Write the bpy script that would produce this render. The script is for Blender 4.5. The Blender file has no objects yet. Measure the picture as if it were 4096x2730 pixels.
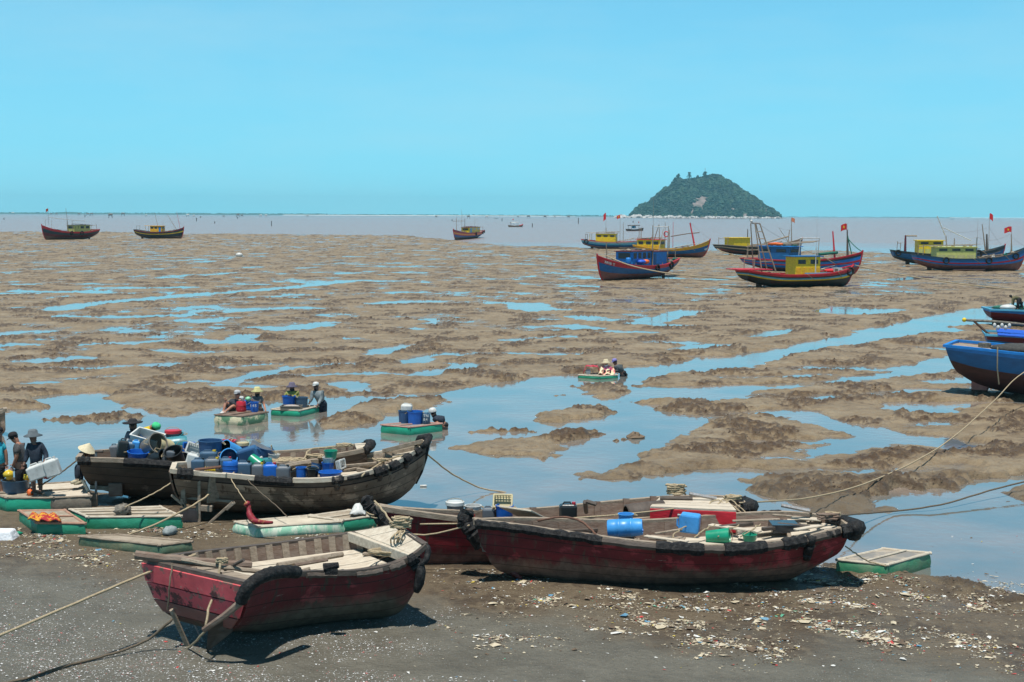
import bpy, bmesh, math, random
import numpy as np
from mathutils import Vector, Matrix, Euler
random.seed(7)
rad = math.radians
SC = bpy.context.scene
COL = SC.collection
# ---------------------------------------------------------------- camera
F = 5689.0            # focal length in photo pixels (4096 wide), 50 mm
CAMH = 7.0
PITCH = math.atan((1365 - 861) / F)
ROLL = -math.atan(17 / 4096)
cam_data = bpy.data.cameras.new('camera')
cam_data.sensor_width = 36.0
cam_data.lens = 36.0 * F / 4096
cam_data.clip_start = 0.5
cam_data.clip_end = 40000
cam = bpy.data.objects.new('camera', cam_data)
COL.objects.link(cam)
RM = Matrix.Rotation(math.pi / 2 - PITCH, 3, 'X') @ Matrix.Rotation(-ROLL, 3, 'Z')
cam.matrix_world = Matrix.Translation((0, 0, CAMH)) @ RM.to_4x4()
SC.camera = cam
# ---------------------------------------------------------------- sky, sun, exposure
SUN_EL, SUN_X, SUN_Y = 76.0, -0.25, -0.97     # sun almost overhead, a touch to the left and to the seaward camera side
sd = Vector((SUN_X, SUN_Y, 0)).normalized() * math.cos(rad(SUN_EL)); sd.z = math.sin(rad(SUN_EL))
world = bpy.data.worlds.new('World'); SC.world = world
world.use_nodes = True
nt = world.node_tree; nt.nodes.clear()
sky = nt.nodes.new('ShaderNodeTexSky'); sky.sky_type = 'NISHITA'; sky.sun_disc = False
sky.sun_elevation = rad(SUN_EL); sky.sun_rotation = math.atan2(sd.x, sd.y)
sky.air_density = 1.0; sky.dust_density = 0.0; sky.ozone_density = 3.0; sky.altitude = 2000
# the tropical sky is pale and even low down: read the sky a little above the true elevation near the horizon
stc = nt.nodes.new('ShaderNodeTexCoord'); ssp = nt.nodes.new('ShaderNodeSeparateXYZ'); nt.links.new(stc.outputs['Generated'], ssp.inputs[0])
sz2 = nt.nodes.new('ShaderNodeMath'); sz2.operation = 'MULTIPLY_ADD'; nt.links.new(ssp.outputs[2], sz2.inputs[0]); sz2.inputs[1].default_value = 0.8; sz2.inputs[2].default_value = 0.22
sz3 = nt.nodes.new('ShaderNodeMath'); sz3.operation = 'MULTIPLY_ADD'; nt.links.new(ssp.outputs[2], sz3.inputs[0]); nt.links.new(sz2.outputs[0], sz3.inputs[1]); sz3.inputs[2].default_value = 0.065
scb = nt.nodes.new('ShaderNodeCombineXYZ'); nt.links.new(ssp.outputs[0], scb.inputs[0]); nt.links.new(ssp.outputs[1], scb.inputs[1]); nt.links.new(sz3.outputs[0], scb.inputs[2])
snm = nt.nodes.new('ShaderNodeVectorMath'); snm.operation = 'NORMALIZE'; nt.links.new(scb.outputs[0], snm.inputs[0]); nt.links.new(snm.outputs[0], sky.inputs['Vector'])
tint = nt.nodes.new('ShaderNodeMix'); tint.data_type = 'RGBA'; tint.blend_type = 'MULTIPLY'
tint.inputs['Factor'].default_value = 1.0
tint.inputs[7].default_value = (0.57, 1.13, 1.13, 1)
bg = nt.nodes.new('ShaderNodeBackground'); bg.inputs[1].default_value = 0.1
wo = nt.nodes.new('ShaderNodeOutputWorld')
# deeper towards the zenith, as on a clear day
zen = nt.nodes.new('ShaderNodeMapRange'); nt.links.new(ssp.outputs[2], zen.inputs[0]); zen.inputs[1].default_value = 0.32; zen.inputs[2].default_value = 0.75
zen.inputs[3].default_value = 1.0; zen.inputs[4].default_value = 0.28
zm_ = nt.nodes.new('ShaderNodeMix'); zm_.data_type = 'RGBA'; zm_.blend_type = 'MULTIPLY'; zm_.inputs['Factor'].default_value = 1.0; nt.links.new(tint.outputs[2], zm_.inputs[6]); nt.links.new(zen.outputs[0], zm_.inputs[7])
nt.links.new(sky.outputs[0], tint.inputs[6]); # faint uneven veils of high cloud
cmp_ = nt.nodes.new('ShaderNodeMapping'); cmp_.inputs['Scale'].default_value = (2.2, 2.2, 11); nt.links.new(stc.outputs['Generated'], cmp_.inputs[0])
cn = nt.nodes.new('ShaderNodeTexNoise'); cn.inputs['Scale'].default_value = 1.6; cn.inputs['Detail'].default_value = 7; cn.inputs['Roughness'].default_value = 0.6; nt.links.new(cmp_.outputs[0], cn.inputs['Vector'])
cr_ = nt.nodes.new('ShaderNodeMapRange'); cr_.inputs[1].default_value = 0.44; cr_.inputs[2].default_value = 0.78; cr_.inputs[4].default_value = 0.30; nt.links.new(cn.outputs[0], cr_.inputs[0])
cx_ = nt.nodes.new('ShaderNodeMix'); cx_.data_type = 'RGBA'; cx_.inputs[7].default_value = (4.2, 6.2, 6.9, 1); nt.links.new(cr_.outputs[0], cx_.inputs['Factor']); nt.links.new(zm_.outputs[2], cx_.inputs[6]); nt.links.new(cx_.outputs[2], bg.inputs[0]); nt.links.new(bg.outputs[0], wo.inputs[0])
sun_l = bpy.data.lights.new('sun', 'SUN'); sun_l.energy = 4.6; sun_l.angle = rad(0.53); sun_l.color = (1.0, 0.96, 0.90)
sun = bpy.data.objects.new('sun', sun_l); COL.objects.link(sun)
sun.rotation_euler = sd.to_track_quat('Z', 'Y').to_euler()
SC.view_settings.view_transform = 'Standard'; SC.view_settings.look = 'None'
SC.view_settings.exposure = 0.32; SC.view_settings.gamma = 1.0
SC.cycles.max_bounces = 6; SC.cycles.transparent_max_bounces = 6
SC.cycles.volume_bounces = 0
SC.cycles.use_denoising = True

# ---------------------------------------------------------------- pixel <-> world helpers (photo pixels, 4096 x 2730)
def ray(px, py):
    return RM @ Vector(((px - 2048) / F, -(py - 1365) / F, -1))
def G(px, py, z=0.0):
    d = ray(px, py); t = (z - CAMH) / d.z
    return Vector((d.x * t, d.y * t, z))
def HP(px, py, Y):
    """point on the upright plane at distance Y"""
    d = ray(px, py); t = Y / d.y
    return Vector((d.x * t, Y, CAMH + d.z * t))
def GA(pts):
    return np.array([[*G(a, b).xy] for a, b in pts])

# ---------------------------------------------------------------- materials
def link(nt, a, b): nt.links.new(a, b)
MATS = {}
def mat(name, c, c2=None, scale=6.0, rough=0.75, bump=0.0, bscale=None, detail=5.0, spots=None, metallic=0.0,
        stretch=(1, 1, 1), lo=0.35, hi=0.65, coord='Object', spec=None, streak=None):
    """procedural paint / wood / plastic: two tones mixed by noise, optional spots (colour, amount, scale) and bump"""
    if name in MATS: return MATS[name]
    m = bpy.data.materials.new(name); m.use_nodes = True
    n = m.node_tree; b = n.nodes['Principled BSDF']
    b.inputs['Roughness'].default_value = rough; b.inputs['Metallic'].default_value = metallic
    if spec is not None: b.inputs['Specular IOR Level'].default_value = spec
    tc = n.nodes.new('ShaderNodeTexCoord'); mp = n.nodes.new('ShaderNodeMapping'); mp.inputs['Scale'].default_value = stretch
    link(n, tc.outputs[coord], mp.inputs[0])
    nz = n.nodes.new('ShaderNodeTexNoise'); nz.inputs['Scale'].default_value = scale; nz.inputs['Detail'].default_value = detail
    nz.inputs['Roughness'].default_value = 0.65
    link(n, mp.outputs[0], nz.inputs['Vector'])
    cr = n.nodes.new('ShaderNodeValToRGB'); cr.color_ramp.elements[0].position = lo; cr.color_ramp.elements[1].position = hi
    cr.color_ramp.elements[0].color = (*c, 1); cr.color_ramp.elements[1].color = (*(c2 or tuple(x * 0.75 for x in c)), 1)
    link(n, nz.outputs[0], cr.inputs[0]); out = cr.outputs[0]
    if spots:
        for (sc_, thr, ss) in (spots if isinstance(spots, list) else [spots]):
            z2 = n.nodes.new('ShaderNodeTexNoise'); z2.inputs['Scale'].default_value = ss; z2.inputs['Detail'].default_value = 6
            z2.inputs['Roughness'].default_value = 0.7
            link(n, mp.outputs[0], z2.inputs['Vector'])
            r2 = n.nodes.new('ShaderNodeValToRGB'); r2.color_ramp.elements[0].position = thr; r2.color_ramp.elements[1].position = thr + 0.04
            link(n, z2.outputs[0], r2.inputs[0])
            mx = n.nodes.new('ShaderNodeMix'); mx.data_type = 'RGBA'; mx.inputs[7].default_value = (*sc_, 1)
            link(n, r2.outputs[0], mx.inputs['Factor']); link(n, out, mx.inputs[6]); out = mx.outputs[2]
    link(n, out, b.inputs['Base Color'])
    if bump:
        bp = n.nodes.new('ShaderNodeBump'); bp.inputs['Strength'].default_value = 1.0; bp.inputs['Distance'].default_value = bump
        if bscale:
            z3 = n.nodes.new('ShaderNodeTexNoise'); z3.inputs['Scale'].default_value = bscale; z3.inputs['Detail'].default_value = 5
            link(n, mp.outputs[0], z3.inputs['Vector']); link(n, z3.outputs[0], bp.inputs['Height'])
        else: link(n, nz.outputs[0], bp.inputs['Height'])
        link(n, bp.outputs[0], b.inputs['Normal'])
    MATS[name] = m
    return m

# ---------------------------------------------------------------- object helpers
def tag(o, label=None, cat=None, group=None, kind=None):
    if label: o['label'] = label
    if cat: o['category'] = cat
    if group: o['group'] = group
    if kind: o['kind'] = kind
    return o
def empty(name, loc, rz=0.0, label=None, cat=None, group=None, rot=None, parent=None):
    o = bpy.data.objects.new(name, None); COL.objects.link(o); o.location = loc
    o.rotation_euler = rot if rot else (0, 0, rz); o.empty_display_size = 0.2
    if parent: o.parent = parent
    return tag(o, label, cat, group)
def setp(o, parent, loc=None, rot=None):
    if parent is not None: o.parent = parent
    if loc is not None: o.location = loc
    if rot is not None: o.rotation_euler = rot
    return o

class MB:
    """collects shapes, then links them as ONE mesh object"""
    def __init__(s): s.v = []; s.f = []; s.m = []; s.mi = 0
    def add(s, vs, fs):
        k = len(s.v); s.v += [tuple(v) for v in vs]
        for f in fs: s.f.append(tuple(i + k for i in f)); s.m.append(s.mi)
        return s
    def box(s, c, d, rot=None, taper=1.0):
        hx, hy, hz = d[0] / 2, d[1] / 2, d[2] / 2
        vs = []
        for z, t in ((-hz, 1.0), (hz, taper)):
            for x, y in ((-hx, -hy), (hx, -hy), (hx, hy), (-hx, hy)): vs.append(Vector((x * t, y * t, z)))
        if rot is not None:
            R = Euler(rot).to_matrix() if not isinstance(rot, Matrix) else rot
            vs = [R @ v for v in vs]
        c = Vector(c); vs = [v + c for v in vs]
        return s.add(vs, [(0, 3, 2, 1), (4, 5, 6, 7), (0, 1, 5, 4), (1, 2, 6, 5), (2, 3, 7, 6), (3, 0, 4, 7)])
    def bar(s, a, b, w, h=None, up=(0, 0, 1)):
        a, b = Vector(a), Vector(b); h = h or w
        d = b - a; L = d.length
        if L < 1e-6: return s
        x = d / L; u = Vector(up)
        y = u.cross(x)
        if y.length < 1e-4: y = Vector((0, 1, 0)).cross(x)
        y.normalize(); z = x.cross(y)
        R = Matrix((x, y, z)).transposed()
        return s.box((a + b) / 2, (L, w, h), R)
    def tube(s, pts, r, n=6, caps=True, closed=False):
        pts = [Vector(p) for p in pts]; m = len(pts)
        rs = r if isinstance(r, (list, tuple)) else [r] * m
        k = len(s.v); prev = None
        for i, p in enumerate(pts):
            a = pts[i - 1] if (i > 0 or closed) else p
            b = pts[(i + 1) % m] if (i < m - 1 or closed) else p
            t = (b - a)
            if t.length < 1e-9: t = Vector((0, 0, 1))
            t.normalize()
            if prev is None:
                u = t.cross(Vector((0, 0, 1)))
                if u.length < 1e-3: u = t.cross(Vector((0, 1, 0)))
            else: u = prev - t * prev.dot(t)
            if u.length < 1e-6: u = t.orthogonal()
            u.normalize(); prev = u; w = t.cross(u)
            for j in range(n):
                an = 2 * math.pi * j / n
                s.v.append(tuple(p + (u * math.cos(an) + w * math.sin(an)) * rs[i]))
        for i in range(m if closed else m - 1):
            i2 = (i + 1) % m
            for j in range(n):
                j2 = (j + 1) % n
                s.f.append((k + i * n + j, k + i * n + j2, k + i2 * n + j2, k + i2 * n + j)); s.m.append(s.mi)
        if caps and not closed:
            s.f.append(tuple(k + j for j in range(n))[::-1]); s.m.append(s.mi)
            s.f.append(tuple(k + (m - 1) * n + j for j in range(n))); s.m.append(s.mi)
        return s
    def lathe(s, prof, n=16, c=(0, 0, 0), sx=1.0, sy=1.0, caps=False):
        """profile [(r,z)...] turned about z"""
        k = len(s.v); c = Vector(c)
        for r, z in prof:
            for j in range(n):
                a = 2 * math.pi * j / n
                s.v.append((c.x + r * sx * math.cos(a), c.y + r * sy * math.sin(a), c.z + z))
        for i in range(len(prof) - 1):
            for j in range(n):
                j2 = (j + 1) % n
                s.f.append((k + i * n + j, k + i * n + j2, k + (i + 1) * n + j2, k + (i + 1) * n + j)); s.m.append(s.mi)
        if caps:
            s.f.append(tuple(k + j for j in range(n))[::-1]); s.m.append(s.mi)
            q = k + (len(prof) - 1) * n
            s.f.append(tuple(q + j for j in range(n))); s.m.append(s.mi)
        return s
    def ball(s, c, r, n=10, m=7, sc=(1, 1, 1)):
        prof = [(max(1e-3, math.sin(math.pi * i / m)) * r, -math.cos(math.pi * i / m) * r * sc[2]) for i in range(m + 1)]
        return s.lathe(prof, n, c, sc[0], sc[1])
    def torus(s, c, R, r, axis='y', n=18, m=8):
        pts = []
        for i in range(n):
            a = 2 * math.pi * i / n
            q = (R * math.cos(a), R * math.sin(a))
            pts.append({'y': (q[0], 0, q[1]), 'x': (0, q[0], q[1]), 'z': (q[0], q[1], 0)}[axis])
        return s.tube([Vector(p) + Vector(c) for p in pts], r, m, closed=True)
    def build(s, name, mats, parent=None, smooth=False, bevel=0.0, loc=None, rot=None, autos=False):
        me = bpy.data.meshes.new(name); me.from_pydata(s.v, [], s.f)
        mats = mats if isinstance(mats, (list, tuple)) else [mats]
        for m in mats: me.materials.append(m)
        me.polygons.foreach_set('material_index', s.m)
        me.update()
        o = bpy.data.objects.new(name, me); COL.objects.link(o)
        if smooth:
            me.polygons.foreach_set('use_smooth', [True] * len(me.polygons))
            if autos: me.set_sharp_from_angle(angle=rad(40))
        if bevel:
            b = o.modifiers.new('bevel', 'BEVEL'); b.width = bevel; b.segments = 2; b.limit_method = 'ANGLE'
        return setp(o, parent, loc, rot)
# ================================================================ SETTING: mud flat, water, sea
_rng = np.random.RandomState(11)
_P = _rng.permutation(4096)
_GR = _rng.rand(4096) * 2 * np.pi
_GX, _GY = np.cos(_GR), np.sin(_GR)
def gnoise(x, y, seed=0):
    xi = np.floor(x).astype(np.int64); yi = np.floor(y).astype(np.int64)
    xf = x - xi; yf = y - yi
    def g(ix, iy, fx, fy):
        h = _P[(_P[(ix + seed * 131) & 4095] + iy) & 4095]
        return _GX[h] * fx + _GY[h] * fy
    u = xf * xf * xf * (xf * (xf * 6 - 15) + 10); v = yf * yf * yf * (yf * (yf * 6 - 15) + 10)
    a = g(xi, yi, xf, yf); b = g(xi + 1, yi, xf - 1, yf); c = g(xi, yi + 1, xf, yf - 1); d = g(xi + 1, yi + 1, xf - 1, yf - 1)
    return ((a * (1 - u) + b * u) * (1 - v) + (c * (1 - u) + d * u) * v) * 1.5
def fbm(x, y, o=4, seed=0, gain=0.5):
    s = 0; a = 1.0; t = 0
    for i in range(o):
        s = s + a * gnoise(x, y, seed + i); t += a; a *= gain; x = x * 2.03 + 5.1; y = y * 2.03 - 3.7
    return s / t
def ridged(x, y, o=3, seed=0):
    s = 0; a = 1.0; t = 0
    for i in range(o):
        s = s + a * (1 - 2 * np.abs(gnoise(x, y, seed + i))); t += a; a *= 0.55; x = x * 2.1 + 1.7; y = y * 2.1 + 9.2
    return s / t
def sstep(a, b, x):
    t = np.clip((x - a) / (b - a), 0, 1); return t * t * (3 - 2 * t)
def sdf(poly, x, y):
    """signed distance, positive inside"""
    P = GA(poly) if not isinstance(poly, np.ndarray) else poly
    d = np.full(x.shape, 1e18); ins = np.zeros(x.shape, bool)
    n = len(P)
    for i in range(n):
        a = P[i]; b = P[(i + 1) % n]
        ex, ey = b - a; wx = x - a[0]; wy = y - a[1]
        t = np.clip((wx * ex + wy * ey) / (ex * ex + ey * ey + 1e-12), 0, 1)
        d = np.minimum(d, (wx - ex * t) ** 2 + (wy - ey * t) ** 2)
        c = ((a[1] <= y) & (b[1] > y)) | ((b[1] <= y) & (a[1] > y))
        if abs(ey) > 1e-12: ins ^= c & (x < a[0] + (y - a[1]) * ex / ey)
    d = np.sqrt(d); return np.where(ins, d, -d)
def seg(pts, x, y):
    """distance to an open polyline"""
    P = GA(pts); d = np.full(x.shape, 1e18)
    for i in range(len(P) - 1):
        a, b = P[i], P[i + 1]; ex, ey = b - a; wx = x - a[0]; wy = y - a[1]
        t = np.clip((wx * ex + wy * ey) / (ex * ex + ey * ey + 1e-12), 0, 1)
        d = np.minimum(d, (wx - ex * t) ** 2 + (wy - ey * t) ** 2)
    return np.sqrt(d)
WATER = [[(-1500, 1670), (-700, 1650), (0, 1640), (200, 1642), (245, 1632), (220, 1622), (120, 1590), (350, 1570), (440, 1580), (400, 1600), (560, 1632),
          (540, 1660), (650, 1670), (800, 1662), (900, 1630), (1000, 1612), (1130, 1603), (1300, 1583), (1480, 1590), (1560, 1585), (1700, 1575),
          (1850, 1560), (2000, 1530), (2140, 1515), (2250, 1502), (2330, 1500), (2460, 1488), (2560, 1465), (2800, 1440), (3100, 1400),
          (3230, 1372), (3400, 1340), (3600, 1290), (3780, 1255), (3930, 1230), (4300, 1180), (5200, 1120), (5200, 1220), (4300, 1270), (4000, 1295),
          (3780, 1309), (3900, 1325), (3700, 1340), (3545, 1357), (3310, 1392), (3118, 1435), (3014, 1466), (2900, 1480), (2727, 1492), (2560, 1522), (2530, 1545),
          (2700, 1552), (2900, 1545), (3136, 1541), (3120, 1560), (2850, 1592), (2466, 1610), (2600, 1622), (2640, 1640), (2690, 1660), (2780, 1684),
          (2770, 1722), (2570, 1810), (2490, 1850), (2340, 1900), (2210, 1912), (2400, 1925), (2560, 1918), (2700, 1905), (2900, 1880), (3000, 1890),
          (2960, 1930), (3050, 1990), (3200, 2050), (3300, 2060), (3530, 2060), (3560, 2040), (3450, 1985), (3600, 1965), (3800, 1955), (3990, 1915),
          (4300, 1895), (4300, 1935), (3990, 1960), (4010, 2010), (4300, 2030), (5200, 2100), (5400, 2600), (4096, 2395), (3900, 2335), (3700, 2295), (3450, 2275),
          (3000, 2200), (2000, 2110), (1500, 2035), (1000, 2010), (700, 2000), (300, 1965), (-800, 1990), (-1800, 2050)],
         [(3545, 1622), (3700, 1605), (3919, 1608), (4100, 1612), (3900, 1630), (3745, 1660), (3600, 1650)],
         [(3249, 1243), (3350, 1228), (3597, 1236), (3640, 1246), (3450, 1262), (3300, 1258)],
         [(2960, 1350), (3090, 1322), (3170, 1315), (3150, 1335), (3060, 1352)],
         [(1445, 1427), (1520, 1395), (1640, 1374), (1625, 1392), (1520, 1425)],
         [(1323, 1535), (1400, 1527), (1490, 1553), (1440, 1566), (1360, 1556)]]
ISL = [[(1253, 1704), (1305, 1665), (1392, 1626), (1567, 1596), (1836, 1596), (1740, 1630), (1567, 1661), (1549, 1687), (1427, 1713), (1305, 1715)],
       [(2285, 1545), (2400, 1540), (2527, 1540), (2510, 1560), (2495, 1590), (2420, 1595), (2330, 1580), (2310, 1560)],
       [(2122, 1683), (2160, 1660), (2250, 1650), (2290, 1624), (2400, 1620), (2460, 1632), (2457, 1650), (2400, 1668), (2290, 1695), (2160, 1692)],
       [(1784, 1796), (1828, 1778), (2047, 1752), (2200, 1726), (2431, 1720), (2380, 1748), (2300, 1770), (2280, 1800), (2240, 1822), (2178, 1850), (2048, 1836), (1915, 1826)],
       [(1854, 1730), (1950, 1722), (2140, 1718), (2160, 1726), (1950, 1736)],
       [(130, 1678), (350, 1664), (600, 1660), (640, 1668), (400, 1690), (200, 1688)],
       [(3070, 2000), (3180, 1988), (3300, 1990), (3540, 2010), (3500, 2045), (3350, 2062), (3200, 2045)],
       [(2960, 1930), (3080, 1918), (3230, 1920), (3200, 1940), (3080, 1945)],
       [(3570, 1935), (3700, 1910), (3800, 1930), (3700, 1955)],
       [(2180, 1585), (2230, 1576), (2270, 1580), (2225, 1588)]]
STREAMS = [([(235, 1239), (366, 1213), (557, 1200), (722, 1183), (1036, 1161), (1201, 1146), (1427, 1122)], 0.85),
           ([(261, 1267), (500, 1268), (748, 1262)], 0.6), ([(70, 1165), (290, 1170), (513, 1174)], 0.7), ([(452, 1152), (714, 1150)], 1.4),
           ([(840, 1360), (930, 1370), (1000, 1342)], 0.6), ([(860, 1370), (1010, 1366)], 0.5), ([(1140, 1322), (1200, 1312), (1305, 1292)], 0.6),
           ([(1236, 1505), (1480, 1494), (1706, 1502), (1871, 1457), (1967, 1457)], 0.5), ([(1650, 1450), (1700, 1420), (1790, 1418)], 0.6),
           ([(870, 1544), (1000, 1509), (1131, 1481)], 0.28), ([(700, 1535), (850, 1522)], 0.25), ([(261, 1474), (557, 1466), (679, 1457)], 0.35),
           ([(287, 1518), (479, 1502)], 0.3), ([(157, 1444), (331, 1434)], 0.5), ([(85, 1528), (226, 1537)], 0.2), ([(1000, 1546), (1131, 1544)], 0.25),
           ([(379, 1376), (500, 1377), (627, 1365)], 0.45), ([(635, 1403), (740, 1410), (940, 1405)], 0.35), ([(883, 1470), (1088, 1457)], 0.35),
           ([(1530, 1213), (1715, 1206)], 1.0), ([(1175, 1470), (1390, 1453)], 0.35), ([(0, 1383), (95, 1380)], 0.5),
           ([(2100, 1215), (2140, 1240), (2213, 1240)], 1.2), ([(2279, 1304), (2361, 1318)], 0.7), ([(2553, 1296), (2650, 1275), (2770, 1244)], 0.7),
           ([(2318, 1265), (2413, 1283)], 0.7), ([(2440, 1330), (2544, 1331)], 0.9), ([(2614, 1370), (2735, 1374)], 0.5), ([(2744, 1396), (2875, 1383)], 0.8),
           ([(2705, 1429), (2788, 1429)], 0.5), ([(2649, 1300), (2762, 1304)], 0.6), ([(1960, 1413), (2318, 1418)], 0.35), ([(2050, 1360), (2250, 1348)], 0.6),
           ([(3066, 1477), (3300, 1470), (3480, 1478), (3615, 1480), (3823, 1431), (4100, 1400)], 0.5), ([(2900, 1510), (3136, 1512), (3280, 1500)], 0.25),
           ([(3136, 1550), (3423, 1518), (3560, 1500), (3745, 1476), (3840, 1445)], 0.42), ([(2831, 1600), (3100, 1590), (3310, 1587), (3500, 1585), (3684, 1562)], 0.5),
           ([(2700, 1690), (2918, 1666), (3188, 1650), (3266, 1690), (3397, 1712), (3527, 1744), (3788, 1779)], 0.62), ([(3049, 1774), (3400, 1766), (3658, 1757)], 0.22),
           ([(3260, 1812), (3400, 1795), (3530, 1790)], 0.3), ([(3023, 1900), (3300, 1888), (3500, 1900), (3700, 1886), (3850, 1870)], 0.3), ([(3020, 1842), (3150, 1836)], 0.15),
           ([(3350, 1380), (3500, 1375), (3800, 1400)], 0.2), ([(3760, 1530), (3960, 1512)], 0.4), ([(3400, 1325), (3560, 1312)], 0.5),
           ([(2360, 1115), (2480, 1118)], 1.2), ([(2600, 1110), (2830, 1118)], 0.8), ([(3560, 1122), (3680, 1110)], 1.0), ([(3700, 1700), (3800, 1690)], 0.3)]
SEA_EDGE = [(-3000, 926), (0, 926), (350, 922), (700, 932), (1100, 934), (1600, 938), (1850, 960), (2000, 975), (2300, 985), (2700, 992), (3200, 996),
            (3500, 1000), (3700, 1012), (4096, 1020), (4800, 1020), (7000, 1020)]
def seaward(x, y):
    P = GA(SEA_EDGE); th = x / y; pt = P[:, 0] / P[:, 1]
    return y - np.interp(th, pt, P[:, 1])
BEACH = [(-2500, 2010), (-800, 1995), (300, 1975), (700, 2010), (1000, 2020), (1500, 2045), (2000, 2120), (3000, 2210), (3450, 2290), (3700, 2330), (4096, 2420), (5400, 2650),
         (5400, 9000), (-2500, 9000)]
_CL = {}
def terrain(x, y, keep=False):
    x = np.asarray(x, float); y = np.asarray(y, float)
    wx = x + 0.5 * fbm(x / 2.2, y / 2.2, 3, 40); wy = y + 0.8 * fbm(x / 2.2, y / 2.2, 3, 50)
    nr_ = np.clip(1.4 - y / 120, 0, 1); wx = wx + nr_ * .55 * fbm(x / .7, y / .9, 3, 240); wy = wy + nr_ * .7 * fbm(x / .8, y / .9, 3, 260)
    # open flat: mud with shallow pools
    big = fbm(wx / 14, wy / 11, 3, 3); mid = fbm(wx / 3.6, wy / 4.5, 4, 9)
    rg = ridged(wx / 2.4, wy / 1.9, 3, 21)
    clod = fbm(x / 0.24, y / 0.36, 3, 60) * 1.1
    rough = sstep(-0.15, 0.35, fbm(x / 3.1, y / 3.1, 2, 70) + 0.15 * rg)
    wet = sstep(12, 40, x) * sstep(150, 90, y) * 0.02
    h = 0.045 + 0.13 * big + 0.17 * mid + 0.06 * rg - wet
    sm = fbm(wx / 1.5, wy / 2.2, 3, 200); h = h + (.07 + .05 * nr_) * sm
    h = np.where(h > 0.06, 0.06 + (h - 0.06) * 0.6, h); h = np.where((h > 0) & (h < .05), h * .45, np.where(h >= .05, h - .0275, h))
    for pts, w in STREAMS:
        P = GA(pts); x0, x1 = P[:, 0].min() - 6, P[:, 0].max() + 6; y0, y1 = P[:, 1].min() - 8, P[:, 1].max() + 8
        msk = (x > x0) & (x < x1) & (y > y0) & (y < y1)
        if not msk.any(): continue
        d = seg(pts, wx[msk], wy[msk]) ; ww = w * (1.0 + 0.7 * fbm(x[msk] / 2.5, y[msk] / 2.5, 2, 90))
        hh = h[msk]; k = sstep(ww + 0.9, ww - 0.15, d)
        h[msk] = np.minimum(hh, hh * (1 - k) - 0.09 * k)
    dW = np.full(x.shape, -50.0); nearm = y < 190
    dx = wx[nearm]; dyy = wy[nearm]
    q = np.full(dx.shape, -50.0)
    for p in WATER: q = np.maximum(q, sdf(p, dx, dyy))
    qi = np.full(dx.shape, -50.0)
    for p in ISL: qi = np.maximum(qi, sdf(p, dx, dyy))
    q = np.minimum(q, -qi)
    dW[nearm] = q
    k = sstep(-0.45, 0.45, dW + 0.3 * mid)
    bank = np.exp(-((dW + 1.3) / 1.2) ** 2) * 0.06 + sstep(-0.1, -0.9, dW) * sstep(-14, -6, dW) * 0.055
    h = (h + bank) * (1 - k) + k * (-0.16 + 0.05 * mid)
    # clods on the ridges
    amp = (0.022 + 0.105 * rough) * sstep(-0.03, 0.07, h)
    clod = clod + 0.7 * ridged(x / .8, y / .9, 2, 91) * rough
    h = h + amp * (clod - 0.15) * np.clip(1.2 - y / 260, 0.35, 1)
    if keep: _CL['c'] = sstep(.02, .38, clod) * sstep(.25, .8, rough) * sstep(0.0, .05, h)
    # firm grey beach in front
    dB = sdf(BEACH, x, y) if y.min() < 60 else np.full(x.shape, -50.0)
    nb = (y < 80)
    db = np.where(nb, dB, -50) + 0.5 * fbm(x / 1.3, y / 1.3, 3, 33)
    kb = sstep(-0.3, 1.0, db)
    hb = 0.015 + 0.05 * sstep(0, 5, db) + 0.02 * fbm(x / 1.8, y / 1.8, 3, 80) + 0.012 * clod * sstep(2.5, 0.0, db)
    h = h * (1 - kb) + hb * kb
    # the flat sinks under the sea
    s = seaward(x, y) + 22 * fbm(x / 28, y / 60, 3, 5)
    ks = sstep(-35, 12, s)
    h = h * (1 - ks) + ks * (-0.12 - 0.0004 * np.clip(s, 0, 3000) + 0.12 * mid * sstep(40, 0, s))
    return h
def tz(x, y):
    return float(terrain(np.array([x]), np.array([y]))[0])

def grid_mesh(name, rows, cols, m):
    nr, nc = len(rows), len(cols)
    Y = np.repeat(np.array(rows), nc).reshape(nr, nc)
    X = Y * np.array(cols)[None, :]
    Z = np.empty_like(X); CL = np.empty_like(X)
    for i in range(0, nr, 60):
        Z[i:i + 60] = terrain(X[i:i + 60], Y[i:i + 60], True); CL[i:i + 60] = _CL['c']
    co = np.stack([X, Y, Z], -1).reshape(-1, 3).astype(np.float32)
    idx = np.arange(nr * nc).reshape(nr, nc)
    f = np.stack([idx[:-1, :-1], idx[:-1, 1:], idx[1:, 1:], idx[1:, :-1]], -1).reshape(-1, 4).astype(np.int32)
    me = bpy.data.meshes.new(name)
    me.vertices.add(len(co)); me.vertices.foreach_set('co', co.ravel())
    me.loops.add(f.size); me.loops.foreach_set('vertex_index', f.ravel())
    me.polygons.add(len(f)); me.polygons.foreach_set('loop_start', np.arange(len(f), dtype=np.int32) * 4)
    me.polygons.foreach_set('loop_total', np.full(len(f), 4, np.int32))
    me.polygons.foreach_set('use_smooth', np.ones(len(f), bool))
    me.update(calc_edges=True); me.materials.append(m)
    at = me.attributes.new('clod', 'FLOAT', 'POINT'); at.data.foreach_set('value', CL.ravel().astype(np.float32))
    o = bpy.data.objects.new(name, me); COL.objects.link(o); return o

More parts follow.
